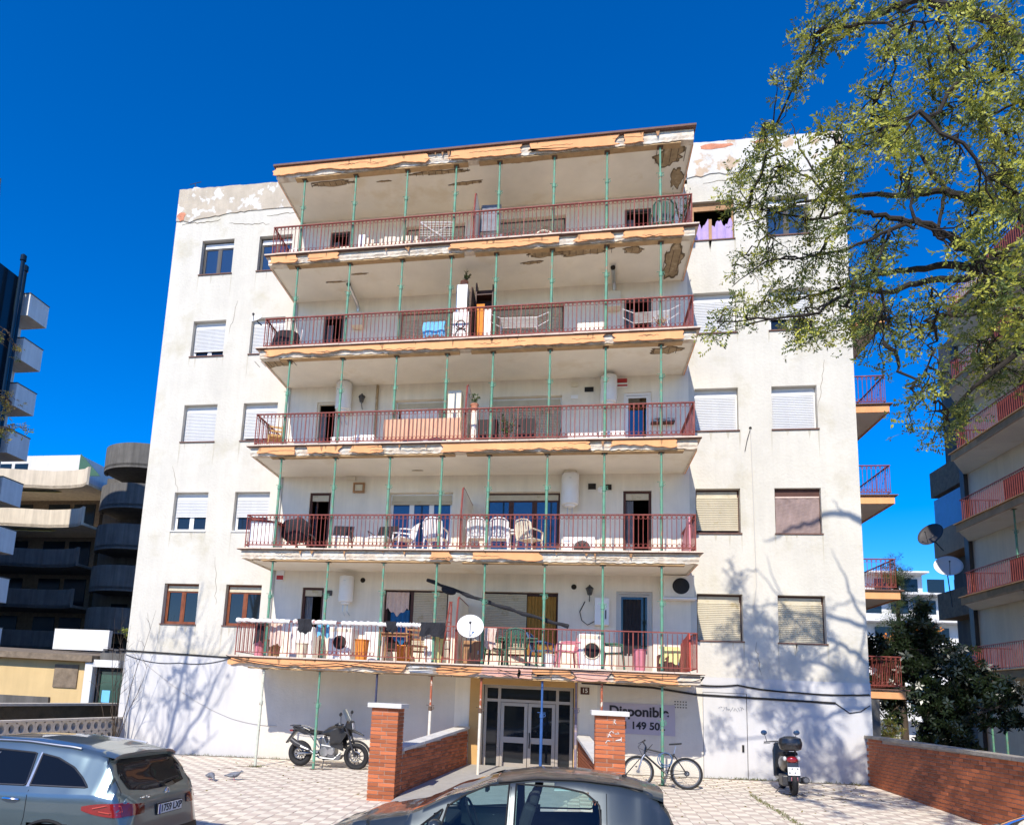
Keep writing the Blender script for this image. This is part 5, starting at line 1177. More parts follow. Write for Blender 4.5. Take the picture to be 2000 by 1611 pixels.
def car_common(T, S, paint, wheels, panes, keep_extra=lambda c: True, glass='car_pane', hole=False):
    polys = [list(b)+list(reversed(t_)) for b, t_ in panes]
    R_ = wheels[0][2]+.045
    def keep(c):
        for (wx, wz, wr) in wheels:
            if abs(c.y) > .3 and (c.x-wx)**2+(c.z-wz)**2 < (wr+.045)**2: return False
        if hole and abs(c.y) > .3 and any(inpoly(pp, c.x, c.z) for pp in polys): return False
        return keep_extra(c)
    S.body(keep).build('body', paint, T, smooth=True, fix=False)
    for b, t_ in panes:
        for mf in (S.side, mir(S.side)):
            g_ = patch(lambda a, c: mf(a, c), b, t_).build('side_window', glass, T, smooth=True, fix=False)
            loop = resample(list(b)+list(reversed(t_))+[b[0]], 60); MB().tube([mf(p.x, p.y) for p in loop], .010, 5).build('window_trim', 'black' if hole else 'dark_metal', g_)
    for (wx, wz, wr) in wheels:
        for sy in (-1, 1):
            lip = []
            for i in range(25):
                a = -.25+(PI+.5)*i/24; x, z = wx+(wr+.045)*math.cos(a), wz+(wr+.045)*math.sin(a)
                v = S.side(x, max(z, S.zb), -.004); lip.append((v.x, v.y*-sy if sy > 0 else v.y, v.z))
            MB().tube(lip, .022, 6).build('wheel_arch', 'black', T, smooth=True)
            q = MB(); n = 20; vs = []
            for i in range(n+1):
                a = PI*i/n
                for yy in (.30, .80): vs.append((wx+(wr+.05)*math.cos(a), sy*yy, wz+(wr+.05)*math.sin(a)))
            q.add(vs, [(2*i, 2*i+1, 2*i+3, 2*i+2) for i in range(n)]); q.build('wheel_well', 'black', T, fix=False)
            wheel(T, wx, sy*(S.w(wx, .7)-.13), wr, .21, sy)
# ---- SUV
SUVX, SUVY = -11.55, -10.30
suv = thing('parked_suv', 'silver blue estate SUV with dark tailgate window, parked at the left', 'car', (SUVX, SUVY, sz(-9)+.0), 0)
S = CarShape(4.66, [(0, .66), (.05, .80), (.2, .92), (.7, 1.04), (1.3, 1.12), (1.42, 1.16), (2.15, 1.55), (2.6, 1.635), (3.1, 1.64), (3.7, 1.60), (4.08, 1.545), (4.20, 1.505), (4.24, 1.44), (4.50, 1.10), (4.57, 1.03), (4.60, .98), (4.635, .70), (4.66, .60), (4.665, .5)],
            [(0, .62), (.5, .92), (1.3, 1.02), (2.5, 1.06), (3.6, 1.09), (4.2, 1.11), (4.45, 1.07), (4.66, .5)], [(0, .62), (.06, .74), (.25, .85), (.8, .925), (1.5, .945), (3.4, .945), (3.9, .93), (4.25, .905), (4.45, .87), (4.58, .82), (4.63, .79), (4.66, .74)], .22, .24)
panes = [([(1.62, 1.08), (2.38, 1.10)], [(2.05, 1.42), (2.40, 1.49)]), ([(2.46, 1.10), (3.36, 1.125)], [(2.48, 1.50), (3.32, 1.475)]), ([(3.41, 1.13), (4.12, 1.145)], [(3.40, 1.47), (3.62, 1.435), (3.86, 1.345), (4.02, 1.24), (4.125, 1.15)])]
car_common(suv, S, 'paint_silver', [(.86, .36, .36), (3.73, .36, .36)], panes)
for b in ((2.39, 2.455), (3.365, 3.405)):
    for mf in (S.side, mir(S.side)): patch(mf, [(b[0], 1.11), (b[1], 1.115)], [(b[0]+.01, 1.49), (b[1]+.005, 1.47)], 3, 5).build('pillar_trim', 'steel' if b[0] > 3 else 'black', suv, smooth=True, fix=False)
MB().tube([S.side(2.62, 1.12, .006), S.side(2.84, 1.46, .006)], .006, 5).build('interior_bar', 'grey_cloth', suv)
rw = patch(lambda y, z: S.rear(y, z, .005), [(-.60, 1.12), (-.3, 1.085), (.3, 1.085), (.60, 1.12)], [(-.66, 1.30), (-.60, 1.40), (-.5, 1.44), (.5, 1.44), (.60, 1.40), (.66, 1.30)], 26, 8).build('rear_window', 'car_pane', suv, smooth=True, fix=False)
MB().tube([S.rear(.05, 1.115, .03), S.rear(.12, 1.14, .035), S.rear(.48, 1.17, .035)], [.025, .018, .010], 6).build('wiper', 'black', rw)
q = MB(); vs = []
for i in range(17):
    y = -.66+1.32*i/16; z = S.z_at(4.10, y); vs += [(4.06, y, z+.004), (4.31-.05*abs(y)**2, y, z-.015-.02*abs(y)), (4.31-.05*abs(y)**2, y, z-.045-.02*abs(y)), (4.20, y, z-.075)]
q.add(vs, [(4*i+j, 4*i+j+1, 4*i+4+j+1, 4*i+4+j) for i in range(16) for j in range(3)]); q.build('roof_spoiler', 'paint_silver', suv, smooth=True, fix=False)
for sy in (-1, 1):
    f_ = (lambda y, z: S.rear(y, z, .012, 3.2))
    P = lambda a, z, s_=sy: (lambda v: Vector((v.x, v.y*(-s_) , v.z)))(S.rear(-a, z, .012, 3.0))
    outer = [(.88, .90), (.80, .84), (.60, .835)]; top = [(.885, .925), (.80, .985), (.60, .985)]
    # wrap-round lamp: side lobe then tailgate lobe
    lob = MB(); n = 14; vs = []
    for i in range(n+1):
        u = i/n; x = 4.12+(4.56-4.12)*u; hh = .075*math.sin(PI*min(1, u*.5+.05))**.7
        for v in (-1, -.4, .3, 1): p = S.side(x, .925+hh*v-.01*u, .014); vs.append((p.x, p.y if sy < 0 else -p.y, p.z))
    lob.add(vs, [(4*i+j, 4*i+j+1, 4*i+5+j, 4*i+4+j) for i in range(n) for j in range(3)]); tl = lob.build('tail_light', 'tail_red', suv, smooth=True, fix=False)
    inner = patch(lambda a, z: (lambda v: Vector((v.x, sy*a, v.z)))(S.rear(a, z, .012)), [(.80, .845), (.47, .855)], [(.80, .985), (.47, .965)], 8, 4).build('tail_light_inner', 'tail_dark', tl, smooth=True, fix=False)
    q = MB(); pts = [(4.26, .93), (4.40, .965), (4.52, .96), (4.545, .90), (4.45, .885), (4.33, .90)]
    q.tube([(lambda v: (v.x, v.y if sy < 0 else -v.y, v.z))(S.side(a, b, .02)) for a, b in pts], .008, 5); q.build('light_guide', 'red_panelm', tl)
MB().box(0, .014, -.275, .275, -.065, .065).build('plate_frame', 'black', suv).location = (S.rear(0, .855, .008).x, .06, .855)
npl = MB().box(.0145, .020, -.262, .262, -.056, .056).build('number_plate', 'plate_white', suv); npl.location = (S.rear(0, .855, .008).x, .06, .855); MB().box(.0205, .022, -.262, -.222, -.056, .056).build('country_band', 'plate_blue', npl)
me = text_mesh('1759 LXP', .118, .001, .002); me.materials.clear(); me.materials.append(M('print_black')); o = share('lettering', me, npl, (.0225, .02, 0), (PI/2, 0, PI/2))
q = MB(); q.torus((0, 0, 0), .042, .006, 'x', 24, 6)
for i in range(3): a = PI/2+2*PI*i/3; q.tube([(0, 0, 0), (0, .042*math.cos(a), .042*math.sin(a))], [.008, .003], 5)
o = q.build('badge', 'chrome', suv, smooth=True); o.location = S.rear(0.06, 1.035, .014)
me = text_mesh('GLC 200', .05, .002, .001); me.materials.clear(); me.materials.append(M('chrome')); o = share('lettering', me, suv, S.rear(-.42, 1.02, .012), (PI/2-.25, 0, PI/2))
patch(lambda y, z: S.rear(y, z, .010), [(-.72, .36), (.72, .36)], [(-.74, .60), (.74, .60)], 20, 4).build('bumper', 'black', suv, smooth=True, fix=False)
patch(lambda y, z: S.rear(y, z, .016), [(-.5, .31), (.5, .31)], [(-.5, .36), (.5, .36)], 16, 2).build('bumper_trim', 'steel', suv, smooth=True, fix=False)
for mf in (S.side, mir(S.side)):
    MB().tube([Vector((x, (1 if mf != S.side else -1)*(S.sect(x)[6][0]-.015), S.sect(x)[6][1]+.035)) for x in [2.25+.08*i for i in range(21)]], .013, 6).build('roof_rail', 'steel', suv, smooth=True)
    patch(mf, [(1.4, .28), (3.3, .28)], [(1.4, .40), (3.3, .40)], 16, 3).build('sill_trim', 'black', suv, smooth=True, fix=False)
    for x in (2.22, 3.22): MB().tube([mf(x-.11, .965), mf(x-.05, .975)+Vector((0, -.03 if mf == S.side else .03, 0)), mf(x+.05, .975)+Vector((0, -.03 if mf == S.side else .03, 0)), mf(x+.11, .968)], [.012, .017, .017, .012], 8).build('door_handle', 'chrome', suv, smooth=True)
    for x, dx in ((2.43, .0), (3.42, .0)): MB().tube([mf(x+dx+(0 if z > .75 else (.75-z)*(.35 if x > 3 else 0)*-1), z, .0015) for z in [1.08-.06*i for i in range(13)]], .0035, 4).build('door_seam', 'black', suv)
    MB().tube([mf(1.70, 1.10), mf(1.72, 1.12)+Vector((0, -.16 if mf == S.side else .16, 0))], [.03, .05], 8).build('mirror_arm', 'black', suv); c = mf(1.74, 1.17); MB().ball((c.x, c.y*1.2, c.z), (.08, .11, .075), 14, 10).build('door_mirror', 'paint_silver', suv, smooth=True)
pz = [S.rear(y, z, .002) for y, z in ((-.80, 1.0), (-.745, 1.10), (-.73, 1.25), (-.70, 1.40), (-.64, 1.47))]
MB().tube(pz, .004, 4).build('tailgate_seam', 'black', suv); MB().tube([Vector((p.x, -p.y, p.z)) for p in pz], .004, 4).build('tailgate_seam', 'black', suv)
patch(lambda y, x: Vector((x, y, S.z_at(x, y)+.004)), [(-.62, 1.50), (.62, 1.50)], [(-.56, 2.08), (.56, 2.08)], 12, 5).build('windscreen', 'car_pane', suv, smooth=True, fix=False)
for sy in (-1, 1): patch(lambda y, z: (lambda v: Vector((v.x, sy*y, v.z)))(S.front(y, z)), [(.40, .72), (.72, .74)], [(.42, .80), (.76, .86)], 6, 3).build('headlight', 'lamp_clear', suv, smooth=True, fix=False)
patch(lambda y, z: S.front(y, z), [(-.38, .52), (.38, .52)], [(-.40, .78), (.40, .78)], 8, 3).build('grille', 'black', suv, smooth=True, fix=False)

# ---- hatchback
HX, HY = -4.70, -10.72
hb = thing('parked_hatchback', 'dark slate grey hatchback with roof aerial, parked before the entrance', 'car', (HX, HY, sz(-2.7)+.0), 0)
H = CarShape(3.84, [(0, .56), (.04, .70), (.2, .83), (.6, .975), (.98, 1.05), (1.06, 1.075), (1.55, 1.30), (1.95, 1.445), (2.35, 1.51), (2.75, 1.52), (3.1, 1.495), (3.36, 1.445), (3.47, 1.40), (3.50, 1.34), (3.68, 1.06), (3.77, .94), (3.82, .72), (3.84, .5)],
             [(0, .45), (.4, .72), (1.0, .875), (2.0, .93), (3.0, .985), (3.4, 1.02), (3.7, .97), (3.84, .42)], [(0, .50), (.05, .62), (.2, .75), (.6, .835), (1.2, .865), (3.0, .865), (3.3, .835), (3.5, .79), (3.68, .73), (3.81, .66), (3.84, .58)], .235, .20)
hpan = [([(1.20, .945), (1.36, .955)], [(1.40, 1.11), (1.42, 1.12)]), ([(1.42, .955), (2.05, .975)], [(1.46, 1.15), (1.62, 1.26), (1.85, 1.365), (2.06, 1.395)]), ([(2.13, .98), (2.92, 1.02)], [(2.13, 1.40), (2.55, 1.40), (2.80, 1.365), (2.93, 1.27), (2.945, 1.12)])]
def hkeep(c):
    if 1.14 < c.x < 1.90 and c.z > H.z_at(c.x, 0)-.09 and abs(c.y) < .545+.06*(1.9-c.x): return False
    if c.x > 3.505 and 1.06 < c.z < 1.33 and abs(c.y) < .50: return False
    return True
car_common(hb, H, 'paint_slate', [(.82, .31, .31), (3.26, .31, .31)], hpan, hkeep, 'car_glass', True)
patch(lambda y, x: Vector((x, y, H.z_at(x, y)+.005)), [(-.64, 1.10), (.64, 1.10)], [(-.56, 1.93), (.56, 1.93)], 16, 8).build('windscreen', 'car_glass', hb, smooth=True, fix=False)
g_ = patch(lambda y, z: H.rear(y, z, .005, 3.2), [(-.57, 1.05), (-.3, 1.03), (.3, 1.03), (.57, 1.05)], [(-.48, 1.32), (-.42, 1.345), (.42, 1.345), (.48, 1.32)], 22, 7).build('rear_window', 'car_glass', hb, smooth=True, fix=False)
for mf in (lambda v: v, lambda v: Vector((v.x, -v.y, v.z))):
    MB().tube([mf(H.rear(-y, z, .006, 3.0)) for y, z in ((.48, 1.345), (.54, 1.23), (.585, 1.13), (.61, 1.05))], .014, 5).build('rear_window_trim', 'black', g_)
    patch(lambda y, z: mf(H.rear(-y, z, .006, 2.9)), [(.55, 1.04), (.61, 1.05)], [(.44, 1.34), (.48, 1.345)], 4, 6).build('tailgate_pillar', 'black', g_, smooth=True, fix=False)
    patch(lambda x, z: mf(H.side(x, z, .006)), [(3.40, .78), (3.68, .80)], [(3.45, 1.0), (3.62, 1.02)], 6, 5).build('tail_light', 'tail_red', hb, smooth=True, fix=False)
    patch(lambda x, z: mf(H.side(x, z, .004)), [(2.055, .96), (2.125, .965)], [(2.065, 1.415), (2.125, 1.42)], 3, 6).build('door_pillar', 'paint_slate', hb, smooth=True, fix=False)
    patch(lambda x, z: mf(H.side(x, z, .006)), [(.12, .58), (.50, .66)], [(.16, .66), (.62, .80)], 6, 3).build('headlight', 'lamp_clear', hb, smooth=True, fix=False)
    for x in (2.08, 3.0): MB().tube([mf(H.side(x-.02*(z < .9), z, .002)) for z in [1.37-.07*i for i in range(16) if 1.37-.07*i > .3]], .0035, 4).build('door_seam', 'black', hb)
    for x in (1.86, 2.78): MB().tube([mf(H.side(x-.1, .86)), mf(H.side(x, .87, .035)), mf(H.side(x+.1, .868))], [.010, .017, .010], 8).build('door_handle', 'paint_slate', hb, smooth=True)
    c = mf(H.side(1.38, .985, .11)); MB().ball(c, (.075, .10, .07), 14, 10).build('door_mirror', 'paint_slate', hb, smooth=True); MB().tube([mf(H.side(1.36, .94, -.01)), c], .022, 6).build('mirror_arm', 'black', hb)
    MB().tube([mf(Vector((x, -(H.sect(x)[6][0]-.02), H.sect(x)[6][1]+.028))) for x in [1.95+.1*i for i in range(15)]], .009, 5).build('roof_gutter', 'black', hb)
q = MB(); vs = []
for i in range(13):
    x = 1.98+1.42*i/12
    for j in range(13): y = -.56+1.12*j/12; vs.append((x, y, H.z_at(x, y)+.004))
q.add(vs, [(i*13+j, i*13+j+1, (i+1)*13+j+1, (i+1)*13+j) for i in range(12) for j in range(12)]); q.build('roof_panel', 'roof_brown', hb, smooth=True, fix=False)
q = MB(); vs = []
for i in range(13):
    y = -.58+1.16*i/12; z = H.z_at(3.40, y); vs += [(3.38, y, z+.006), (3.57-.10*y*y, y, z-.03), (3.57-.10*y*y, y, z-.06), (3.47, y, z-.085)]
q.add(vs, [(4*i+j, 4*i+j+1, 4*i+5+j, 4*i+4+j) for i in range(12) for j in range(3)]); q.build('roof_spoiler', 'paint_slate', hb, smooth=True, fix=False)
MB().tube([(3.22, .0, H.z_at(3.22, 0)), (3.20, 0, H.z_at(3.22, 0)+.03)], [.03, .014], 8).build('aerial_foot', 'black', hb); MB().tube([(3.22, 0, H.z_at(3.22, 0)+.02), (3.50, 0, H.z_at(3.22, 0)+.36)], [.006, .0035], 6).build('aerial', 'black', hb)
patch(lambda y, z: H.rear(y, z, .008), [(-.5, .28), (.5, .28)], [(-.52, .5), (.52, .5)], 12, 3).build('bumper', 'black', hb, smooth=True, fix=False); patch(lambda y, z: H.front(y, z), [(-.4, .28), (.4, .28)], [(-.42, .48), (.42, .48)], 10, 3).build('grille', 'black', hb, smooth=True, fix=False)
npl = MB().box(0, .012, -.26, .26, -.055, .055).build('number_plate', 'plate_white', hb); npl.location = (H.rear(0, .62, .006).x, 0, .62)
MB().box(.95, 3.6, -.70, .70, .22, .50).build('cabin_floor', 'seat_dark', hb); MB().box(1.12, 1.42, -.66, .66, .5, .93).build('dashboard', 'seat_dark', hb, bevel=.04); MB().box(3.1, 3.56, -.62, .62, .5, .96).build('rear_shelf', 'seat_dark', hb)
for x, w_ in ((1.95, .26), (2.80, .26)):
    for y in (-.37, .37):
        q = MB(); q.obox((x-.05, y, .60), (.5, .5, .18), (0, -.1, 0)); q.obox((x+.24, y, .90), (.13, .47, .62), (0, .28, 0)); q.build('seat', 'seat_dark', hb, bevel=.04); MB().obox((x+.36, y, 1.27), (.09, .26, .16), (0, .2, 0)).build('headrest', 'seat_dark', hb, bevel=.03)
q = MB(); q.torus((0, 0, 0), .18, .015, 'x', 24, 6, rot=Matrix.Rotation(-.4, 3, 'Y')); o = q.build('steering_wheel', 'black', hb, smooth=True); o.location = (1.58, .36, .93)
MB().obox((1.78, .0, 1.27), (.03, .2, .06)).build('rear_view_mirror', 'black', hb)
# ---- third car, mostly beyond the right edge
c3 = copy_tree(hb); c3.name = 'parked_car'; c3.location = (1.22, HY+.05, sz(2.6)); c3['label'] = 'sage green car of which only the roof corner shows, bottom right'
for ch in c3.children:
    if ch.data and ch.data.materials and ch.data.materials[0] == M('paint_slate'): ch.data = ch.data.copy(); ch.data.materials[0] = M('paint_sage')
    if ch.name.startswith('roof_panel'): ch.data = ch.data.copy(); ch.data.materials[0] = M('paint_sage')
for o in (hb, c3, suv): o['group'] = 'cars parked along the kerb'

# ================================================================ motorcycle, bicycle, scooter
def spoked(T, c, r, tw, name='wheel', spokes=10, tyre='rubber', rim='dark_metal', disc=True, thick=.006):
    w = thing(name, '', '', c); del w['label']; del w['category']; w.parent = T
    q = MB(); q.torus((0, 0, 0), r-tw/2, tw/2, 'y', 40, 10); q.build('tyre', tyre, w, smooth=True)
    q = MB(); q.torus((0, 0, 0), r-tw-.012, .016, 'y', 36, 6); q.lathe([(.035, -.05), (.035, .05)], axis='y', n=14)
    for i in range(spokes): a = 2*PI*i/spokes; q.tube([(.03*math.cos(a), 0, .03*math.sin(a)), ((r-tw-.015)*math.cos(a+.15), 0, (r-tw-.015)*math.sin(a+.15))], thick, 5)
    q.build('rim', rim, w, smooth=True)
    if disc: q = MB(); q.torus((0, -.06, 0), .12, .018, 'y', 24, 4); q.lathe([(.05, -.07), (.05, -.055)], axis='y', n=12); q.build('brake_disc', 'steel', w)
    return w
mx, my = -7.88, -1.45
mc = thing('motorcycle', 'black adventure motorcycle on its side stand by the shaded wall', 'motorcycle', (mx, my, gz(mx, my)), -.06); mc.rotation_euler = (.06, 0, -.06)
RW, FW = Vector((-.74, 0, .315)), Vector((.74, 0, .325))
spoked(mc, RW, .315, .14, spokes=10, thick=.014); spoked(mc, FW, .325, .105, spokes=10, thick=.012)
mat('moto_black', (.02, .021, .023), .35, .2, 6, spec=.5, coat=.4); mat('alloy', (.25, .255, .26), .38, .15, 10, metal=.8)
q = MB(); q.obox((.02, 0, .42), (.42, .26, .30), (0, .1, 0)); q.obox((.14, 0, .62), (.22, .22, .30), (0, .55, 0)); q.obox((-.12, 0, .62), (.20, .22, .26), (0, -.5, 0)); q.build('engine', 'alloy', mc, bevel=.03)
for y in (-.14, .14): q = MB(); q.lathe([(.11, -.02), (.12, 0), (.11, .02)], (-.05, y, .40), 'y', 20); q.lathe([(.08, -.02), (.085, 0), (.08, .02)], (.13, y, .42), 'y', 18); q.build('engine_cover', 'steel', mc, smooth=True)
tk = MB(); 
secs = [(-.12, .16, .80, .90), (.02, .19, .76, 1.00), (.18, .22, .74, 1.06), (.32, .20, .78, 1.06), (.42, .12, .86, 1.02)]
vs = []; n = 14
for x, w_, z0, z1 in secs:
    for j in range(n): a = 2*PI*j/n; vs.append((x, w_*math.cos(a), (z0+z1)/2+(z1-z0)/2*math.sin(a)))
tk.add(vs, [(i*n+j, i*n+(j+1) % n, (i+1)*n+(j+1) % n, (i+1)*n+j) for i in range(4) for j in range(n)]+[tuple(range(n)), tuple(4*n+j for j in range(n))]); tk.build('tank', 'moto_black', mc, smooth=True)
for s in (-1, 1):
    MB().prism([(.10, s*.20, .62), (.42, s*.24, .66), (.56, s*.22, .90), (.36, s*.24, 1.02), (.12, s*.21, .92)], (0, s*-.03, 0)).build('side_fairing', 'moto_black', mc, bevel=.01)
    MB().prism([(.10, s*.15, .56), (.46, s*.16, .45), (.42, s*.16, .68), (.12, s*.16, .72)], (0, s*-.03, 0)).build('radiator_shroud', 'moto_black', mc)
    MB().tube([(.74, s*.10, .325), (.60, s*.10, .70), (.46, s*.10, 1.06)], [.030, .027, .024], 10).build('fork_leg', 'dark_metal', mc, smooth=True)
    MB().tube([(-.74, s*.11, .315), (-.20, s*.12, .38)], [.032, .04], 8).build('swingarm', 'alloy', mc, smooth=True)
    MB().tube([(-.15, s*.10, .85), (-.45, s*.11, .78), (-.20, s*.11, .50)], .018, 6).build('subframe', 'alloy', mc)
    MB().tube([(.44, s*.16, 1.09), (.40, s*.34, 1.11), (.36, s*.42, 1.10)], .015, 8).build('handlebar', 'dark_metal', mc, smooth=True); MB().tube([(.37, s*.40, 1.10), (.34, s*.46, 1.10)], .02, 8).build('grip', 'rubber', mc)
    MB().tube([(.42, s*.30, 1.11), (.44, s*.36, 1.30)], .008, 5).build('mirror_stem', 'dark_metal', mc); MB().ball((.44, s*.38, 1.35), (.03, .085, .05), 10, 8).build('mirror', 'moto_black', mc, smooth=True)
    MB().ball((.40, s*.36, 1.08), (.09, .03, .07), 10, 8).build('hand_guard', 'moto_black', mc, smooth=True)
q = MB(); q.prism([(-.62, -.12, .93), (-.36, -.15, .86), (-.10, -.15, .86), (-.02, -.10, .92), (-.02, -.10, .83), (-.36, -.15, .78), (-.62, -.10, .85)], (0, .27, 0)); q.build('seat', 'rubber', mc, bevel=.03)
q = MB(); q.prism([(-.95, -.09, .96), (-.58, -.13, .88), (-.40, -.13, .80), (-.60, -.12, .78), (-.92, -.08, .90)], (0, .22, 0)); q.build('tail_fairing', 'moto_black', mc, bevel=.012)
q = MB(); q.tube([(-.98, -.10, .99), (-.62, -.14, .96), (-.45, -.14, .90)], .013, 6); q.tube([(-.98, .10, .99), (-.62, .14, .96), (-.45, .14, .90)], .013, 6); q.box(-1.0, -.80, -.11, .11, .975, .995); q.build('luggage_rack', 'moto_black', mc)
q = MB(); q.prism([(-.90, -.07, .88), (-1.12, -.07, .56), (-1.10, -.07, .54), (-.84, -.07, .84)], (0, .14, 0)); q.build('plate_holder', 'moto_black', mc); MB().box(-1.03, -.95, -.05, .05, .84, .88).build('tail_lamp', 'tail_red', mc)
MB().tube([(-.90, -.20, .66), (-.78, -.20, .58), (-.40, -.19, .42)], [.065, .072, .05], 14).build('exhaust', 'dark_metal', mc, smooth=True); MB().tube([(-.42, -.19, .43), (-.15, -.17, .26), (.2, -.12, .24), (.36, -.05, .40)], .026, 8).build('exhaust_pipe', 'alloy', mc, smooth=True); MB().tube([(-.62, -.265, .52), (-.42, -.245, .45)], [.03, .02], 8).build('heat_shield', 'steel', mc)
q = MB(); q.prism([(.44, -.13, 1.0), (.64, -.10, .96), (.60, -.09, 1.16), (.50, -.12, 1.18)], (0, .26, 0)); q.build('headlight_cowl', 'moto_black', mc, bevel=.015); MB().prism([(.645, -.07, .98), (.645, .07, .98), (.615, .06, 1.13), (.615, -.06, 1.13)], (.012, 0, .002)).build('headlight', 'lamp_clear', mc)
q = MB(); q.prism([(.50, -.045, .94), (.92, -.03, .82), (.90, -.03, .85), (.56, -.05, 1.0)], (0, .09, 0)); q.build('beak', 'moto_black', mc, bevel=.008)
q = MB(); n = 8; vs = []
for j in range(6):
    for i in range(n+1): a = -1+2*i/n; vs.append((.60-.16*j/5-.07*a*a, .15*a*(1-.35*j/5), 1.12+.34*j/5-.03*a*a*j/5))
q.add(vs, [(j*(n+1)+i, j*(n+1)+i+1, (j+1)*(n+1)+i+1, (j+1)*(n+1)+i) for j in range(5) for i in range(n)]); q.build('windscreen', 'clear_glass', mc, smooth=True, fix=False)
q = MB(); q.torus((.74, 0, .325), .365, .03, 'y', 16, 6, a0=.35, a1=2.3); q.build('front_mudguard', 'moto_black', mc, smooth=True); MB().tube([(-.05, -.12, .22), (-.02, -.30, -.0)], .012, 6).build('side_stand', 'dark_metal', mc); MB().prism([(-.1, -.12, .20), (.32, -.12, .22), (.40, -.12, .34), (-.1, -.12, .26)], (0, .24, 0)).build('bash_plate', 'alloy', mc)
for s in (-1, 1): MB().tube([(-.22, s*.14, .30), (-.20, s*.26, .30)], .014, 6).build('foot_peg', 'rubber', mc)
# bicycle
bx, by = -.05, -2.28
bi = thing('bicycle', 'black mountain bike with spiral lock leaning by the green prop', 'bicycle', (bx, by, gz(bx, by)), .0); bi.rotation_euler = (-.09, -.02, -.03)
A_, B_ = Vector((-.50, 0, .335)), Vector((.50, 0, .335))
for c in (A_, B_): spoked(bi, c, .335, .048, spokes=28, disc=False, thick=.0016, rim='alloy')
bb = Vector((.10, 0, .30)); st = Vector((.28, 0, .80)); hd = Vector((-.33, 0, .82)); hl = Vector((-.36, 0, .70))
for nm, a, b, r_, m_ in (('top_tube', hd, Vector((.25, 0, .70)), .018, 'moto_black'), ('down_tube', hl, bb, .021, 'moto_black'), ('seat_tube', bb, Vector((.26, 0, .74)), .017, 'moto_black'), ('head_tube', hd+Vector((.01, 0, .05)), hl, .022, 'moto_black'), ('seat_post', Vector((.26, 0, .74)), Vector((.30, 0, .90)), .013, 'steel'), ('stem', hd+Vector((.01, 0, .05)), hd+Vector((-.05, 0, .14)), .015, 'dark_metal')):
    MB().tube([a, b], r_, 8).build(nm, m_, bi, smooth=True)
for s in (-1, 1):
    MB().tube([B_+Vector((0, s*.06, 0)), bb+Vector((.02, s*.03, 0))], .010, 6).build('chain_stay', 'moto_black', bi); MB().tube([B_+Vector((0, s*.06, 0)), Vector((.26, s*.03, .70))], .009, 6).build('seat_stay', 'moto_black', bi)
    MB().tube([A_+Vector((0, s*.06, 0)), A_+Vector((.09, s*.06, .28)), hl+Vector((0, s*.03, 0))], [.013, .018, .02], 8).build('fork_leg', 'steel', bi, smooth=True)
    MB().tube([bb+Vector((0, s*.06, 0)), bb+Vector((s*.12, s*.09, -s*.11))], .010, 6).build('crank', 'steel', bi); MB().box(-.045, .045, -.04, .04, -.012, .012).build('pedal', 'rubber', bi).location = bb+Vector((s*.12, s*.14, -s*.11))
MB().tube([(-.37, -.30, .985), (-.39, -.12, .97), (-.38, 0, .96), (-.39, .12, .97), (-.37, .30, .985)], .013, 8).build('handlebar', 'dark_metal', bi, smooth=True)
for s in (-1, 1): MB().tube([(-.37, s*.20, .982), (-.365, s*.31, .987)], .018, 8).build('grip', 'rubber', bi); MB().tube([(-.41, s*.16, .965), (-.47, s*.2, .93)], .006, 5).build('brake_lever', 'dark_metal', bi)
q = MB(); q.prism([(.16, -.02, .915), (.16, .02, .915), (.36, .075, .93), (.42, .07, .94), (.42, -.07, .94), (.36, -.075, .93)], (0, 0, .035)); q.build('saddle', 'rubber', bi, bevel=.012)
q = MB(); q.torus(bb+Vector((0, -.05, 0)), .085, .006, 'y', 24, 4); q.torus(B_+Vector((0, -.05, 0)), .045, .012, 'y', 18, 4); q.build('chainset', 'dark_metal', bi); q = MB(); q.tube([bb+Vector((0, -.05, .085)), B_+Vector((0, -.05, .045))], .006, 4); q.tube([bb+Vector((0, -.05, -.085)), B_+Vector((-.02, -.05, -.09)), B_+Vector((.0, -.05, -.045))], .006, 4); q.build('chain', 'black', bi)
q = MB(); q.torus((.06, -.05, .60), .15, .011, 'y', 24, 6); q.torus((.08, -.06, .62), .13, .011, 'y', 24, 6); q.build('spiral_lock', 'blue_plastic', bi, smooth=True)
q = MB(); q.tube([(-.40, -.1, .96), (-.50, -.08, .86), (-.44, -.03, .74), (-.40, -.03, .66)], .004, 5); q.tube([(-.40, .1, .96), (-.48, .08, .84), (-.30, .02, .76), (.1, .02, .70)], .004, 5); q.build('brake_cable', 'black', bi)
MB().box(-.56, -.52, -.075, -.055, .42, .45).build('reflector', 'dark_metal', bi)
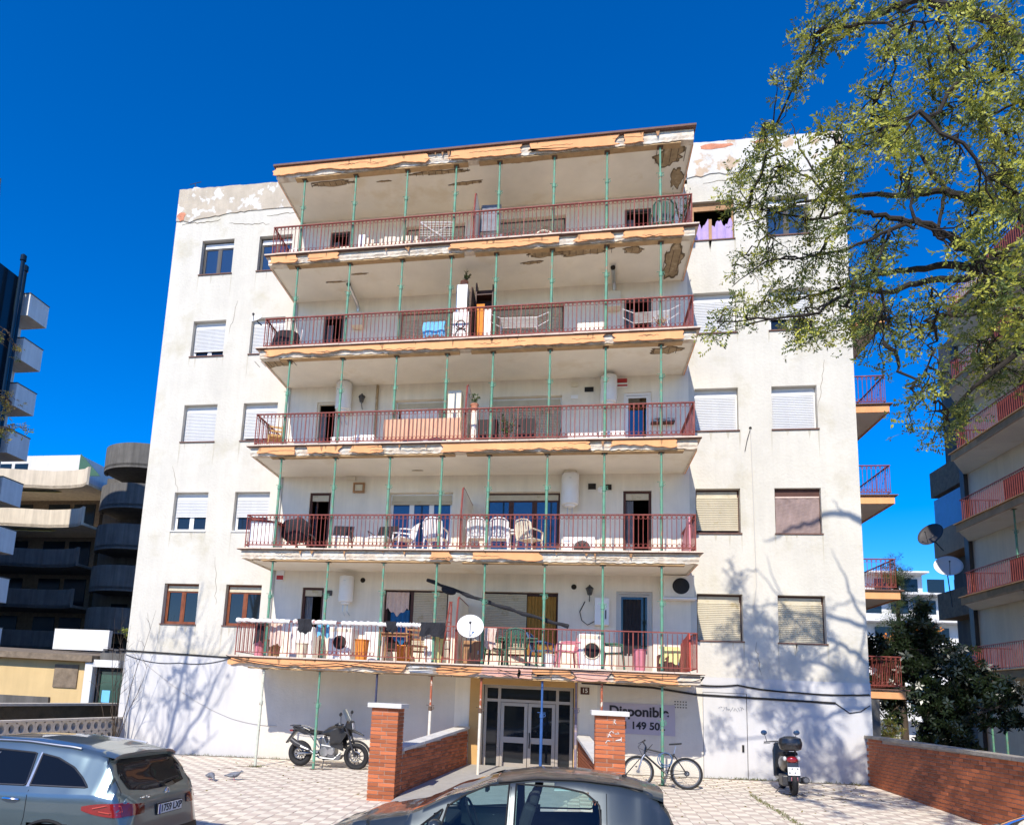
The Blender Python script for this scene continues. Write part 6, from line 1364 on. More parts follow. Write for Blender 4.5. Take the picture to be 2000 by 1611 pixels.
# scooter seen from behind
sx_, sy_ = 2.56, -1.95
sc_ = thing('scooter', 'black motor scooter with top box seen from behind, by the wall', 'scooter', (sx_, sy_, gz(sx_, sy_)), PI/2-.07)   # local +x forward (away from the street)
sc_.rotation_euler = (-.05, 0, PI/2-.10)
spoked(sc_, (-.62, 0, .25), .25, .11, spokes=6, thick=.016); spoked(sc_, (.66, 0, .25), .25, .10, spokes=6, thick=.016)
secs = [(-.72, .06, .66, .76), (-.62, .13, .56, .82), (-.40, .17, .44, .84), (-.10, .17, .40, .84), (.10, .14, .40, .80)]
q = MB(); vs = []; n = 16
for x, w_, z0, z1 in secs:
    for j in range(n): a = 2*PI*j/n; vs.append((x, w_*math.cos(a), (z0+z1)/2+(z1-z0)/2*math.sin(a)))
q.add(vs, [(i*n+j, i*n+(j+1) % n, (i+1)*n+(j+1) % n, (i+1)*n+j) for i in range(4) for j in range(n)]+[tuple(range(n)), tuple(4*n+j for j in range(n))]); q.build('rear_fairing', 'moto_black', sc_, smooth=True)
MB().box(-.02, .45, -.17, .17, .26, .33).build('footboard', 'moto_black', sc_, bevel=.02)
q = MB(); q.prism([(.40, -.20, .30), (.40, .20, .30), (.50, .17, .85), (.46, .12, 1.02), (.46, -.12, 1.02), (.50, -.17, .85)], (.05, 0, 0)); q.build('leg_shield', 'moto_black', sc_, bevel=.02)
q = MB(); q.prism([(-.62, -.14, .80), (.0, -.15, .76), (.05, -.12, .82), (-.30, -.14, .86), (-.62, -.12, .88)], (0, .28, 0)); q.build('seat', 'rubber', sc_, bevel=.03)
tb = MB(); n = 22; vs = []; prof = [(.14, 0), (.20, .03), (.225, .12), (.225, .17), (.20, .25), (.10, .29), (.0, .295)]
for r_, h_ in prof:
    for j in range(n): a = 2*PI*j/n; vs.append((-.64+r_*.85*math.cos(a), r_*1.0*math.sin(a), .90+h_))
tb.add(vs, [(i*n+j, i*n+(j+1) % n, (i+1)*n+(j+1) % n, (i+1)*n+j) for i in range(len(prof)-1) for j in range(n)]+[tuple(range(n))]); tbx = tb.build('top_box', 'moto_black', sc_, smooth=True); MB().box(-.845, -.835, -.1, .1, 1.02, 1.06).build('reflector_strip', 'dark_metal', tbx)
MB().tube([(-.60, -.08, .82), (-.64, -.08, .90)], .02, 6).build('rack_bar', 'dark_metal', sc_); MB().tube([(-.60, .08, .82), (-.64, .08, .90)], .02, 6).build('rack_bar', 'dark_metal', sc_)
MB().ball((-.70, 0, .72), (.05, .11, .07), 14, 8).build('tail_light', 'tail_red', sc_, smooth=True)
for s in (-1, 1): MB().ball((-.66, s*.13, .74), (.05, .035, .05), 10, 8).build('indicator', 'lamp_clear', sc_, smooth=True)
q = MB(); q.prism([(-.78, -.12, .30), (-.78, .12, .30), (-.74, .10, .66), (-.74, -.10, .66)], (.02, 0, .005)); q.build('mudguard', 'moto_black', sc_); pl = MB().box(-.80, -.785, -.11, .11, .42, .58).build('number_plate', 'plate_white', sc_)
q = MB(); [q.box(-.802, -.8005, -.085+.05*i_, -.055+.05*i_, .525-.08*(i_ % 2), .565-.08*(i_ % 2)) for i_ in range(4)]; q.build('worn_print', 'grey_cloth', pl); MB().box(-.80, -.79, -.06, .06, .31, .38).build('reflector', 'pink_plastic', sc_)
MB().tube([(-.88, -.20, .34), (-.80, -.20, .33), (-.40, -.19, .28)], [.06, .075, .06], 14).build('exhaust', 'dark_metal', sc_, smooth=True); MB().tube([(-.885, -.20, .34), (-.87, -.20, .34)], .045, 12).build('exhaust_cap', 'alloy', sc_)
q = MB(); q.obox((-.45, .14, .30), (.45, .14, .22)); q.build('engine', 'dark_metal', sc_, bevel=.03)
MB().tube([(.44, -.34, 1.02), (.46, -.1, 1.04), (.46, .1, 1.04), (.44, .34, 1.02)], .015, 8).build('handlebar', 'dark_metal', sc_, smooth=True)
for s in (-1, 1): MB().tube([(.44, s*.28, 1.03), (.42, s*.32, 1.20)], .007, 5).build('mirror_stem', 'dark_metal', sc_); MB().ball((.42, s*.33, 1.23), (.02, .065, .055), 12, 8).build('mirror', 'pane_blue', sc_, smooth=True); MB().tube([(.40, s*.22, 1.0), (.36, s*.36, .99)], .007, 5).build('brake_lever', 'dark_metal', sc_)
MB().prism([(.50, -.16, .30), (.50, .16, .30), (.78, .07, .48), (.60, .10, .85), (.52, .14, .98), (.52, -.14, .98), (.60, -.10, .85), (.78, -.07, .48)], (.01, 0, 0)).build('front_fairing', 'moto_black', sc_); MB().tube([(.66, .06, .25), (.52, .06, .6)], .022, 6).build('fork_leg', 'dark_metal', sc_)
MB().tube([(-.1, .10, .22), (-.12, .28, .0)], .012, 6).build('side_stand', 'dark_metal', sc_)
# ================================================================ pigeons
def pigeon(x, y, rz, label, peck):
    t = thing('pigeon', label, 'pigeon', (x, y, gz(x, y)+.0), rz, 'pigeons'); m = MB(); n = 12; vs = []
    prof = [(-.22, .008, .085), (-.15, .028, .095), (-.08, .055, .105), (0, .068, .115), (.06, .06, .125), (.10, .04, .145 if not peck else .11), (.125, .026, .17 if not peck else .09), (.14, .028, .19 if not peck else .07), (.165, .020, .19 if not peck else .055), (.195, .004, .182 if not peck else .03)]
    for px_, r_, z_ in prof:
        for j in range(n): a = 2*PI*j/n; vs.append((px_, r_*math.cos(a), z_+r_*.95*math.sin(a)))
    m.add(vs, [(i*n+j, i*n+(j+1) % n, (i+1)*n+(j+1) % n, (i+1)*n+j) for i in range(len(prof)-1) for j in range(n)]+[tuple(range(n)), tuple((len(prof)-1)*n+j for j in range(n))]); m.build('body', 'pigeon_grey', t, smooth=True)
    for s in (-1, 1):
        MB().prism([(.06, s*.062, .13), (-.10, s*.05, .125), (-.20, s*.015, .095), (-.08, s*.06, .085), (.04, s*.066, .10)], (0, s*.006, 0)).build('wing', 'pigeon_wing', t); MB().tube([(.0, s*.025, .06), (.005, s*.025, .004), (.035, s*.03, .003)], .005, 4).build('leg', 'pink_plastic', t)
mat('pigeon_grey', (.17, .18, .21), .7, .3, 20); mat('pigeon_wing', (.24, .25, .27), .7, .3, 14, patch=((.05, .05, .06), 14, .58, .05))
pigeon(-9.48, -4.30, -.6, 'grey pigeon pecking on the pavement behind the SUV, left one', True); pigeon(-9.05, -4.08, .15, 'grey pigeon walking on the pavement behind the SUV, right one', False)

# ================================================================ neighbours
def block(name, label, cat, loc): return thing(name, label, cat, loc, world=True)
mat('conc_white', (.72, .71, .69), .9, .08, 1.2, .15, 60, streak=.12); mat('conc_grey', (.15, .142, .13), .95, .2, 1.2, .4, 40, streak=.3); mat('conc_cream', (.70, .61, .48), .9, .1, 1, .2, 50, streak=.2)
mat('glass_dark', (.01, .02, .03), .12, 0, spec=.4); mat('yellow_wall', (.62, .45, .22), .9, .08, 1, .2, 60, streak=.08); mat('moss_wall', (.10, .075, .045), .95, .4, 3, .6, 30); mat('eave', (.22, .17, .12), .95, .35, 5, .6, 30)
mat('shop_green', (.03, .075, .06), .12, .3, 3, spec=.6); mat('breeze', (.55, .49, .41), .95, .15, 5, .4, 50)
# -- tall white block at the far left edge
nl = block('balcony_block', 'tall white block with boxy balconies at the left edge of the picture', 'building', (-40, 14, 0))
MB().box(-38.5, -33.6, 6.0, 14.35, -1.5, 23.0).build('wall', 'conc_white', nl); MB().box(-64, -38.51, 6.0, 14.35, -1.5, 20.6).build('wall', 'conc_white', nl)  # second, lower box is unseen, added to shade the curved block's lower floors
for k in range(8):
    zt = 23.55-2.66*k; q = MB(); x0, x1, y0, y1 = -33.59, -32.0, 12.95, 14.4
    q.box(x0, x1, y0, y1, zt-1.30, zt-1.12); q.box(x1-.09, x1, y0, y1, zt-1.12, zt); q.box(x0, x1-.09, y0, y0+.09, zt-1.12, zt); q.box(x0, x1-.09, y1-.09, y1, zt-1.12, zt); b_ = q.build('balcony', 'conc_white', nl)
    MB().box(x0, x1+.03, y0-.03, y1+.03, zt+.002, zt+.05).build('coping', 'alu_dark', b_); MB().box(-33.599, -33.56, 13.0, 13.9, zt-.9, zt+.9).build('window', 'glass_dark', nl)
MB().box(-33.58, -32.5, 9.0, 12.9, 2, 24.3).build('glazed_shaft', 'glass_dark', nl)
for i, x in enumerate((-33.0, -32.75)): MB().lathe([(.11, 6), (.11, 24.7+.3*i), (.16, 24.7+.3*i), (.16, 25.0+.3*i), (.05, 25.1+.3*i)], (x+.75, 12.6-.5*i, 0), n=12).build('flue_pipe', 'glass_dark', nl, smooth=True)
mat('shade_yellow', (.80, .66, .25), .9, .1, 3)
# -- curved balconies block
cb = block('curved_block', 'grey block with rounded concrete balconies left of the building', 'building', (-36, 28, 0))
def ribbon(pts, z0, z1, th, m, parent, name):
    q = MB(); P = [Vector((*p, 0)) for p in pts]; n = len(P); off = []
    for i in range(n):
        d = (P[min(i+1, n-1)]-P[max(i-1, 0)]).normalized(); off.append(Vector((-d.y, d.x, 0))*th)
    vs = []
    for i in range(n):
        a, b = P[i], P[i]+off[i]; vs += [(a.x, a.y, z0), (a.x, a.y, z1), (b.x, b.y, z1), (b.x, b.y, z0)]
    q.add(vs, [(4*i+j, 4*i+(j+1) % 4, 4*i+4+(j+1) % 4, 4*i+4+j) for i in range(n-1) for j in range(4)]+[(0, 1, 2, 3), tuple(4*(n-1)+j for j in (3, 2, 1, 0))])
    return q.build(name, m, parent, smooth=False)
def slabpoly(pts, back, z0, z1, m, parent, name): 
    return MB().prism([(x, y, z0) for x, y in pts]+[(pts[-1][0], back, z0), (pts[0][0], back, z0)], (0, 0, z1-z0)).build(name, m, parent)
tw = [(-32.3+3.0*math.cos(a), 26.0+2.6*math.sin(a)) for a in [PI+.25+(PI-.25)*i/18 for i in range(19)]]
wing = [(-52, 22.0), (-48, 22.6), (-44, 23.3), (-41, 23.9), (-38.6, 24.4), (-37, 24.3), (-35.9, 24.0), (-35.25, 23.5)]
MB().box(-52, -37.0, 27.6, 34, -1.5, 16.3).build('wing_wall', 'eave', cb); MB().box(-36.4, -29.0, 27.2, 36, -1.5, 17.4).build('tower_wall', 'conc_grey', cb)
MB().box(-44.5, -37.4, 25.3, 30, 16.3, 18.6).build('penthouse', 'conc_white', cb)
for x in (-44.2, -42.8): MB().box(x, x+1.1, 25.26, 25.298, 17.2, 18.0).build('window', 'glass_dark', cb)
MB().prism([(-37.2, 25.0, 16.9), (-35.4, 25.0, 16.9), (-37.2, 25.0, 18.6)], (0, .05, 0)).build('awning', 'green_plastic', cb)
for k in range(6):
    zt = 18.75-2.87*k; ribbon(tw, zt-1.75, zt, .18, 'conc_grey', cb, 'rounded_parapet'); slabpoly(tw, 27.2, zt-1.62, zt-1.45, 'conc_grey', cb, 'tower_slab')
    zw = 17.1-2.87*k; ribbon(wing, zw-1.3, zw, .16, 'conc_cream' if k < 2 else 'conc_grey', cb, 'wing_parapet'); slabpoly(wing, 27.6, zw-1.28, zw-1.1, 'conc_cream' if k < 2 else 'conc_grey', cb, 'wing_slab')  # floors below the top two go dark grey: shade put into the colour
    for x in (-47.5, -44.6, -41.4, -39.2): MB().box(x, x+1.8, 27.55, 27.598, zw-3.6, zw-1.6).build('window', 'glass_dark', cb)
    for x in (-34.8, -32.6, -31.0): MB().box(x, x+1.3, 27.15, 27.198, zt-3.8, zt-2.2).build('window', 'glass_dark', cb)
    if k in (0, 1): MB().prism([(-42, 24.3, zw-1.5), (-38.6, 24.8, zw-1.5), (-38.6, 25.6, zw-1.2), (-42, 25.4, zw-1.2)], (0, 0, .04)).build('sunshade', 'shade_yellow', cb)
# -- low yellow house, retaining wall, breeze block wall
yh = block('yellow_house', 'low yellow house with mossy eave at the left', 'house', (-20, 5, 0))
MB().box(-27, -18.05, 3.0, 8, -.5, 3.10).build('wall', 'yellow_wall', yh); q = MB(); q.prism([(-27.2, 2.65, 3.12), (-17.75, 2.65, 3.02), (-17.75, 2.65, 3.22), (-27.2, 2.65, 3.36)], (0, 5.6, .3)); q.build('roof', 'eave', yh)
MB().box(-19.35, -18.45, 2.955, 2.998, 2.12, 2.90).build('window_shutter', 'eave', yh); MB().box(-26.9, -19.4, 2.9, 2.998, 1.0, 1.78).build('plinth', 'conc_grey', yh); MB().box(-18.04, -17.75, 2.75, 3.0, .3, 3.0).build('corner_post', 'conc_white', yh)
sh_ = block('glazed_shop', 'dark green glazed shopfront beside the yellow house', 'shop', (-16.9, 3.2, 0)); MB().box(-17.74, -15.2, 3.05, 6.0, -.3, 3.35).build('wall', 'conc_grey', sh_)
MB().box(-17.55, -16.2, 2.98, 3.048, .9, 2.72).build('shop_window', 'shop_green', sh_); q = MB(); q.box(-17.62, -17.56, 2.95, 3.04, .9, 2.8); q.box(-16.19, -16.1, 2.95, 3.04, .9, 2.8); q.box(-17.56, -16.19, 2.95, 3.04, 2.73, 2.8); q.build('window_frame', 'black', sh_); MB().box(-17.7, -16.75, 2.7, 3.0, 2.86, 3.10).build('sign_box', 'conc_white', sh_)
for i, (x, z, m_) in enumerate(((-17.3, 1.9, 'sky_cloth'), (-16.9, 1.5, 'blue_cloth'), (-16.6, 2.1, 'shop_green'))): MB().box(x-.15, x+.15, 2.968, 2.978, z-.2, z+.2).build('poster', m_, sh_)
q = MB(); 
for i in range(16): q.box(-18.7+.22*i, -18.52+.22*i, 4.5, 8.0, 3.50+.03*(i % 2), 3.56+.03*(i % 2))
q.box(-18.8, -15.1, 4.6, 7.9, 3.35, 3.499); tag(q.build('corrugated_roof', 'alu_dark'), 'dark corrugated roof behind the shopfront', 'roof')
tag(MB().box(-22.0, -19.6, 6.0, 6.2, 3.55, 4.35).build('roof_hoarding', 'conc_white'), 'white hoarding panel on the roof behind the yellow house', 'hoarding')
rw_ = thing('retaining_wall', 'dark mossy retaining wall behind the breeze block wall', 'wall', (-16.5, 0, 0), world=True); MB().box(-16.8, -16.5, -7, 2.95, -.5, 1.64).build('wall', 'moss_wall', rw_); MB().box(-16.85, -16.45, -7, 2.95, 1.641, 1.71).build('coping', 'breeze', rw_)
bw = thing('breeze_block_wall', 'pale breeze block wall with round holes, left of the plaza', 'wall', (-14.65, -3, 0), world=True)
MB().box(-14.78, -14.56, -9.2, -.02, 1.37, 1.42).build('coping', 'breeze', bw); blk = MB(); n = 20; S_ = .30; r_ = .085
ang = [2*PI*i/n for i in range(n)]; outer = []
for a in ang:
    c, s = math.cos(a), math.sin(a); m_ = max(abs(c), abs(s)); outer.append((S_/2*c/m_*.985, S_/2*s/m_*.985))
for xx in (0., .11):
    b0 = len(blk.v); blk.v += [(xx, y, z) for y, z in outer]+[(xx, r_*math.cos(a), r_*1.15*math.sin(a)) for a in ang]; blk.f += [(b0+i, b0+(i+1) % n, b0+n+(i+1) % n, b0+n+i) for i in range(n)]
blk.f += [(n+i, n+(i+1) % n, 3*n+(i+1) % n, 3*n+i) for i in range(n)]+[(i, (i+1) % n, 2*n+(i+1) % n, 2*n+i) for i in range(n)]; blk.m = [0]*len(blk.f)
bme = blk.mesh('breeze_block', 'breeze')
for i in range(30):
    for j in range(4):
        o = share('breeze_block', bme, bw, (-14.72, -.2-S_*i, 1.37-S_*(j+.5)+.0)); o.location -= Vector(bw.location)
MB().box(-14.74, -14.60, -9.2, -.02, -.3, .165).build('footing', 'breeze', bw); MB().box(-14.95, -14.80, -9.2, -.02, -.3, 1.3).build('back_board', 'moss_wall', bw)
mat('edge_tan', (.60, .38, .20), .9, .25, 2, .3, 40); mat('neighbour_wall', (.86, .75, .57), .9, .08, 1, .2, 60, streak=.1)
# -- neighbour on the right
rn_ = block('red_railed_block', 'beige apartment block with red balcony railings on the right', 'building', (18, 8, 0))
MB().box(13.5, 26, -2, 12.2, -.2, 20).build('wall', 'neighbour_wall', rn_); MB().box(14.6, 26, 12.21, 15.8, -.2, 19.5).build('wall', 'conc_grey', rn_)
MB().box(13.35, 13.62, 12.0, 12.3, .5, 19.6).build('corner_pillar', 'alu_dark', rn_)
FR = [4.2+2.75*k for k in range(6)]
for k, f in enumerate(FR):
    q = MB(); q.box(12.1, 13.498, -2, 10.2, f-.22, f-.03); q.prism([(12.1, 10.2, f-.22), (13.498, 10.2, f-.22), (13.498, 12.2, f-.22)], (0, 0, .19)); s_ = q.build('balcony_slab', 'soffit', rn_)
    MB().box(12.06, 12.099, -2, 10.2, f-.30, f-.03).build('edge_band', 'edge_tan', s_); MB().box(12.0, 12.16, -2, 10.25, f-.029, f).build('floor_edge', 'edge_tan', s_)
    if k in (1, 3, 4): fascia_piece(0, 2.6, 0, -.2, 0, random.Random(k)).build('loose_strip', 'timber', s_).matrix_local = Matrix.Translation((12.05, 8.5, f-.03)) @ Matrix.Rotation(-PI/2, 4, 'Z')
    q = MB(); q.box(12.18, 12.22, -2, 10.1, f+.875, f+.9); q.box(12.18, 12.22, -2, 10.1, f+.07, f+.09); q.box(12.22, 13.5, 10.06, 10.1, f+.875, f+.9); q.box(12.22, 13.5, 10.06, 10.1, f+.07, f+.09)
    for i in range(102): q.tube([(12.2, -1.95+.118*i, f+.09), (12.2, -1.95+.118*i, f+.88)], .011, 5)
    for i in range(11): q.tube([(12.25+.115*i, 10.08, f+.09), (12.25+.115*i, 10.08, f+.88)], .011, 5)
    q.build('railing', 'rail', rn_, fix=False)
    if k not in (0,): curt = MB().box(12.26, 12.27, -2, 7.5, f+.1, f+.85).build('rail_lining', 'rail', rn_)
    for y in (1.0, 7.0): MB().box(13.46, 13.499, y, y+1.3, f+.05, f+2.1).build('window', 'wood_dark', rn_)
    # far flats: shallow enclosed balconies
    if k in (1, 2, 3): q = MB(); q.box(13.8, 14.6, 12.9, 15.6, f-.2, f); q.box(13.8, 13.86, 12.9, 15.6, f, f+.95); q.box(13.86, 14.6, 12.9, 12.96, f, f+.95); q.build('far_balcony', ('eave', 'wood_mid', 'eave')[k-1], rn_)
    if k in (2,): MB().box(13.86, 13.9, 12.97, 15.5, f+.96, f+2.4).build('glazing', 'sky_cloth', rn_)
for i, (y, k) in enumerate(((7.2, 1), (7.0, 0), (8.6, -1), (9.4, -1))):
    f = FR[k] if k >= 0 else .76; prop(12.35, y, f+.002, (FR[k+1] if k >= 0 else FR[0])-.235, 'prop_green' if i else 'prop_green', 'prop_green', ['green steel prop on the upper balcony of the red railed block', 'green steel prop on the lower balcony of the red railed block', 'green steel prop under the red railed block, nearer one', 'green steel prop under the red railed block, farther one'][i])
dish((13.1, 13.1, 8.6), .5, (-.25, -.75, .5), 'white satellite dish on a tripod by the red railed block', mast=(.1, .1, -1.6)); dish((13.0, 14.0, 10.15), .5, (-.5, -.4, .3), 'grey satellite dish on the corner of the red railed block', 'alu_dark', mast=(.5, .2, -.6))
tag(MB().box(5.25, 5.95, 2.0, 2.2, .7, 2.9).build('garden_wall', 'conc_grey'), 'grey garden wall stub behind the brick boundary wall', 'wall')
# -- far white terraces
fw_ = block('white_terraces', 'white stepped terraces far behind the dark tree', 'building', (28, 48, 0))
for i, (x0, x1, y, z0, z1) in enumerate(((20, 34, 46, -1, 5.2), (20, 33, 47.5, 5.2, 8.0), (21, 32, 49, 8.0, 10.8), (23, 31, 50.5, 10.8, 13.4), (24.5, 29.5, 52, 13.4, 15.6))):
    MB().box(x0, x1, y, y+8, z0, z1).build('storey', 'conc_white', fw_); MB().box(x0+.1, x1-.1, y-1.3, y-1.15, z1-2.9, z1-1.9).build('parapet', 'conc_white', fw_); MB().box(x0, x1, y-1.4, y-.003, z1-.15, z1).build('slab', 'conc_white', fw_)
    for j in range(4): MB().box(x0+1+j*2.2, x0+2.4+j*2.2, y-.05, y-.002, z1-2.2, z1-.5).build('window', 'glass_dark', fw_)
# -- unseen houses behind the viewpoint, added to cut low sky light and reflections
for i, (x0, x1, h, m_, l) in enumerate(((-46, -16, 6.2, 'conc_cream', 'left'), (-13, 14, 6.6, 'yellow_wall', 'middle'), (17, 46, 6.0, 'conc_cream', 'right'))):
    ob = block('unseen_opposite_house', 'low unseen house across the street behind the viewpoint, %s one' % l, 'building', ((x0+x1)/2, -46, 0)); MB().box(x0, x1, -52, -40, -1.5, h).build('wall', m_, ob)
    ob['group'] = 'unseen houses across the street'
    for fl in range(int(h/2.9)):
        for j in range(int((x1-x0)/3)): MB().box(x0+.8+j*3, x0+2.2+j*3, -39.995, -39.95, .8+fl*2.9, 2.2+fl*2.9).build('window', 'glass_dark', ob)
        MB().box(x0+.5, x1-.5, -39.99, -39.0, fl*2.9+2.75, fl*2.9+2.9).build('balcony', 'conc_white', ob)

# ================================================================ trees
import numpy as np
RNG = np.random.default_rng(7)
mat('leaf_lime', (.48, .48, .075), .55, .35, 1.2, spec=.35); mat('leaf_green', (.13, .17, .045), .55, .4, 1.2, spec=.4); mat('leaf_dark', (.016, .028, .010), .35, .4, 2, spec=.5); mat('leaf_pine', (.05, .085, .03), .7, .3, 2); mat('leaf_gold', (.26, .21, .05), .6, .3, 2); mat('leaf_hedge', (.13, .17, .04), .5, .4, 2, spec=.4)  # lime is the sunlit leaf tone, light put into its colour
for n_ in ('leaf_lime', 'leaf_green', 'leaf_gold', 'leaf_hedge', 'leaf_pine'):
    m_ = M(n_); b_ = m_.node_tree.nodes['Principled BSDF']; t_ = m_.node_tree
    tr_ = t_.nodes.new('ShaderNodeBsdfTranslucent'); mx_ = t_.nodes.new('ShaderNodeMixShader'); mx_.inputs[0].default_value = .30
    src = b_.inputs['Base Color'].links[0].from_socket; t_.links.new(src, tr_.inputs[0]); out = t_.nodes['Material Output']; t_.links.new(b_.outputs[0], mx_.inputs[1]); t_.links.new(tr_.outputs[0], mx_.inputs[2]); t_.links.new(mx_.outputs[0], out.inputs[0])
def wpt(u, v, y):
    """the point of the plane y that stands where the traced branch does"""
    d = fw+rt*((u-PPX)/FPX)-up*((v-PPY)/FPX); t = (y-CAM.y)/d.y; return CAM+d*t
def leaf_mesh(pos, dirs, templ, scale):
    """copies of a small spray of leaflets, at pos, along dirs"""
    n = len(pos); d = dirs/np.linalg.norm(dirs, axis=1, keepdims=True); r = RNG.normal(size=(n, 3)); s = np.cross(d, r); s /= np.linalg.norm(s, axis=1, keepdims=True)+1e-9; u = np.cross(s, d)
    B = np.stack([d, s, u], axis=2)                                     # n,3,3
    V = np.einsum('nij,kj->nki', B, templ)*scale[:, None, None]+pos[:, None, :]
    k = len(templ); return V.reshape(-1, 3), k
def make_leaves(name, mats, V, matidx, parent, kind='stuff'):
    nq = len(V)//4; me = bpy.data.meshes.new(name); me.vertices.add(len(V)); me.vertices.foreach_set('co', V.astype(np.float32).ravel()); me.loops.add(nq*4); me.loops.foreach_set('vertex_index', np.arange(nq*4, dtype=np.int32)); me.polygons.add(nq); me.polygons.foreach_set('loop_start', np.arange(0, nq*4, 4, dtype=np.int32)); me.polygons.foreach_set('loop_total', np.full(nq, 4, dtype=np.int32))
    for m_ in mats: me.materials.append(M(m_))
    if matidx is not None: me.polygons.foreach_set('material_index', matidx.astype(np.int32))
    me.update(calc_edges=True); me.validate(); o = bpy.data.objects.new(name, me); COL.objects.link(o); o['kind'] = kind
    if parent is not None: hang(o, parent)
    return o
def spray(pairs, L, ll0, lw, droop=.25):
    T = []; srn = random.Random(int(L*1000)+pairs)
    for i in range(pairs):
        x = L*(i+.6)/pairs; z = -droop*L*(x/L)**2
        for s in (-1, 1):
            if srn.random() < .12: continue
            a = Vector((x+srn.uniform(-.01, .01), s*.004, z)); d = Vector((.45+srn.uniform(-.3, .3), s*.9, -.15+srn.uniform(-.5, .3))).normalized(); w = (Vector((.9, -s*.45, srn.uniform(-.5, .5))).normalized())*lw/2; ll = ll0*srn.uniform(.7, 1.25)
            for p in (a, a+d*ll*.5+w, a+d*ll, a+d*ll*.5-w): T.append(tuple(p))
    return np.array(T)
mat('bark_dark', (.030, .024, .019), .9, .35, 8, .8, 30)
SPR = spray(6, .18, .056, .026); SPR2 = spray(4, .10, .045, .026)
def curve_pts(a, b, n, sag, jit, rn):
    P = []
    for i in range(n+1):
        u = i/n; p = a.lerp(b, u); s = math.sin(PI*u); P.append(p+Vector((rn.uniform(-jit, jit)*s, rn.uniform(-jit, jit)*s, sag*s+rn.uniform(-jit, jit)*s)))
    return P
def tree_crown(T, limbs, clusters, seed, bark='bark', mats=('leaf_lime', 'leaf_green'), spr=SPR, twig_r=.006, base_n=60):
    rn = random.Random(seed); wood = MB(); nodes = []
    for pts, r0, r1 in limbs:
        P = []
        for i in range(len(pts)-1):
            for s in range(4): u = s/4; P.append(Vector(pts[i]).lerp(Vector(pts[i+1]), u)+Vector((rn.uniform(-.03, .03), rn.uniform(-.03, .03), rn.uniform(-.03, .03)))*(1 if (i or s) else 0))
        P.append(Vector(pts[-1])); n = len(P); wood.tube(P, [r0+(r1-r0)*i/(n-1) for i in range(n)], 8); nodes += P
    pos = []; drs = []; mi = []
    for c, rad, dens, shade in clusters:
        c = Vector(c); near_ = sorted(nodes, key=lambda p: (p-c).length); nn = near_[:6]; dist = (near_[0]-c).length
        if dist > .4:       # a side bough carries the clump
            n0 = near_[min(rn.randint(0, 3), len(near_)-1)]; bough = curve_pts(n0, c+Vector((rn.uniform(-.2, .2), rn.uniform(-.2, .2), .1)), 9, rn.uniform(-.06, .16)*dist, .05+.03*dist, rn); rb = .010+.009*dist
            wood.tube(bough, [rb*(1-.75*i/9)+.003 for i in range(10)], 6, cap=False); nn = bough[5:]; nodes.extend(bough[4:])
        nb = max(3, int(base_n*dens*.14))
        for b in range(nb):
            while True:
                o = Vector((rn.uniform(-1, 1), rn.uniform(-1, 1), rn.uniform(-1, 1)))
                if o.length < 1: break
            tip = c+Vector((o.x*rad[0], o.y*rad[1], o.z*rad[2])); root = rn.choice(nn); tw_ = curve_pts(root, tip, 6, rn.uniform(-.05, .12)*(tip-root).length, .035, rn); k = len(tw_)
            wood.tube(tw_, [twig_r*(2.0-1.6*i/(k-1)) for i in range(k)], 4, cap=False)
            for q in range(int(base_n*dens*1.05)//nb+3):
                u = rn.uniform(.35, 1.08); i = min(int(u*(k-1)), k-2); p = tw_[i].lerp(tw_[i+1], u*(k-1)-i) if u <= 1 else tip+(tip-tw_[-2]).normalized()*.06
                p = p+Vector((rn.gauss(0, .035), rn.gauss(0, .035), rn.gauss(0, .03))); d = (tip-root).normalized()*.5+Vector((rn.uniform(-1, 1), rn.uniform(-1, 1), rn.uniform(-.7, .5)))
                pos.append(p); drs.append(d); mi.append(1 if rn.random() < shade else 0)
    wood.build('limbs', bark, T, smooth=True, fix=False)
    pos = np.array([tuple(p) for p in pos]); drs = np.array([tuple(p) for p in drs]); V, k = leaf_mesh(pos, drs, spr, RNG.uniform(.65, 1.2, len(pos)))
    make_leaves('crown', mats, V, np.repeat(np.array(mi), k//4), T); return len(V)//4
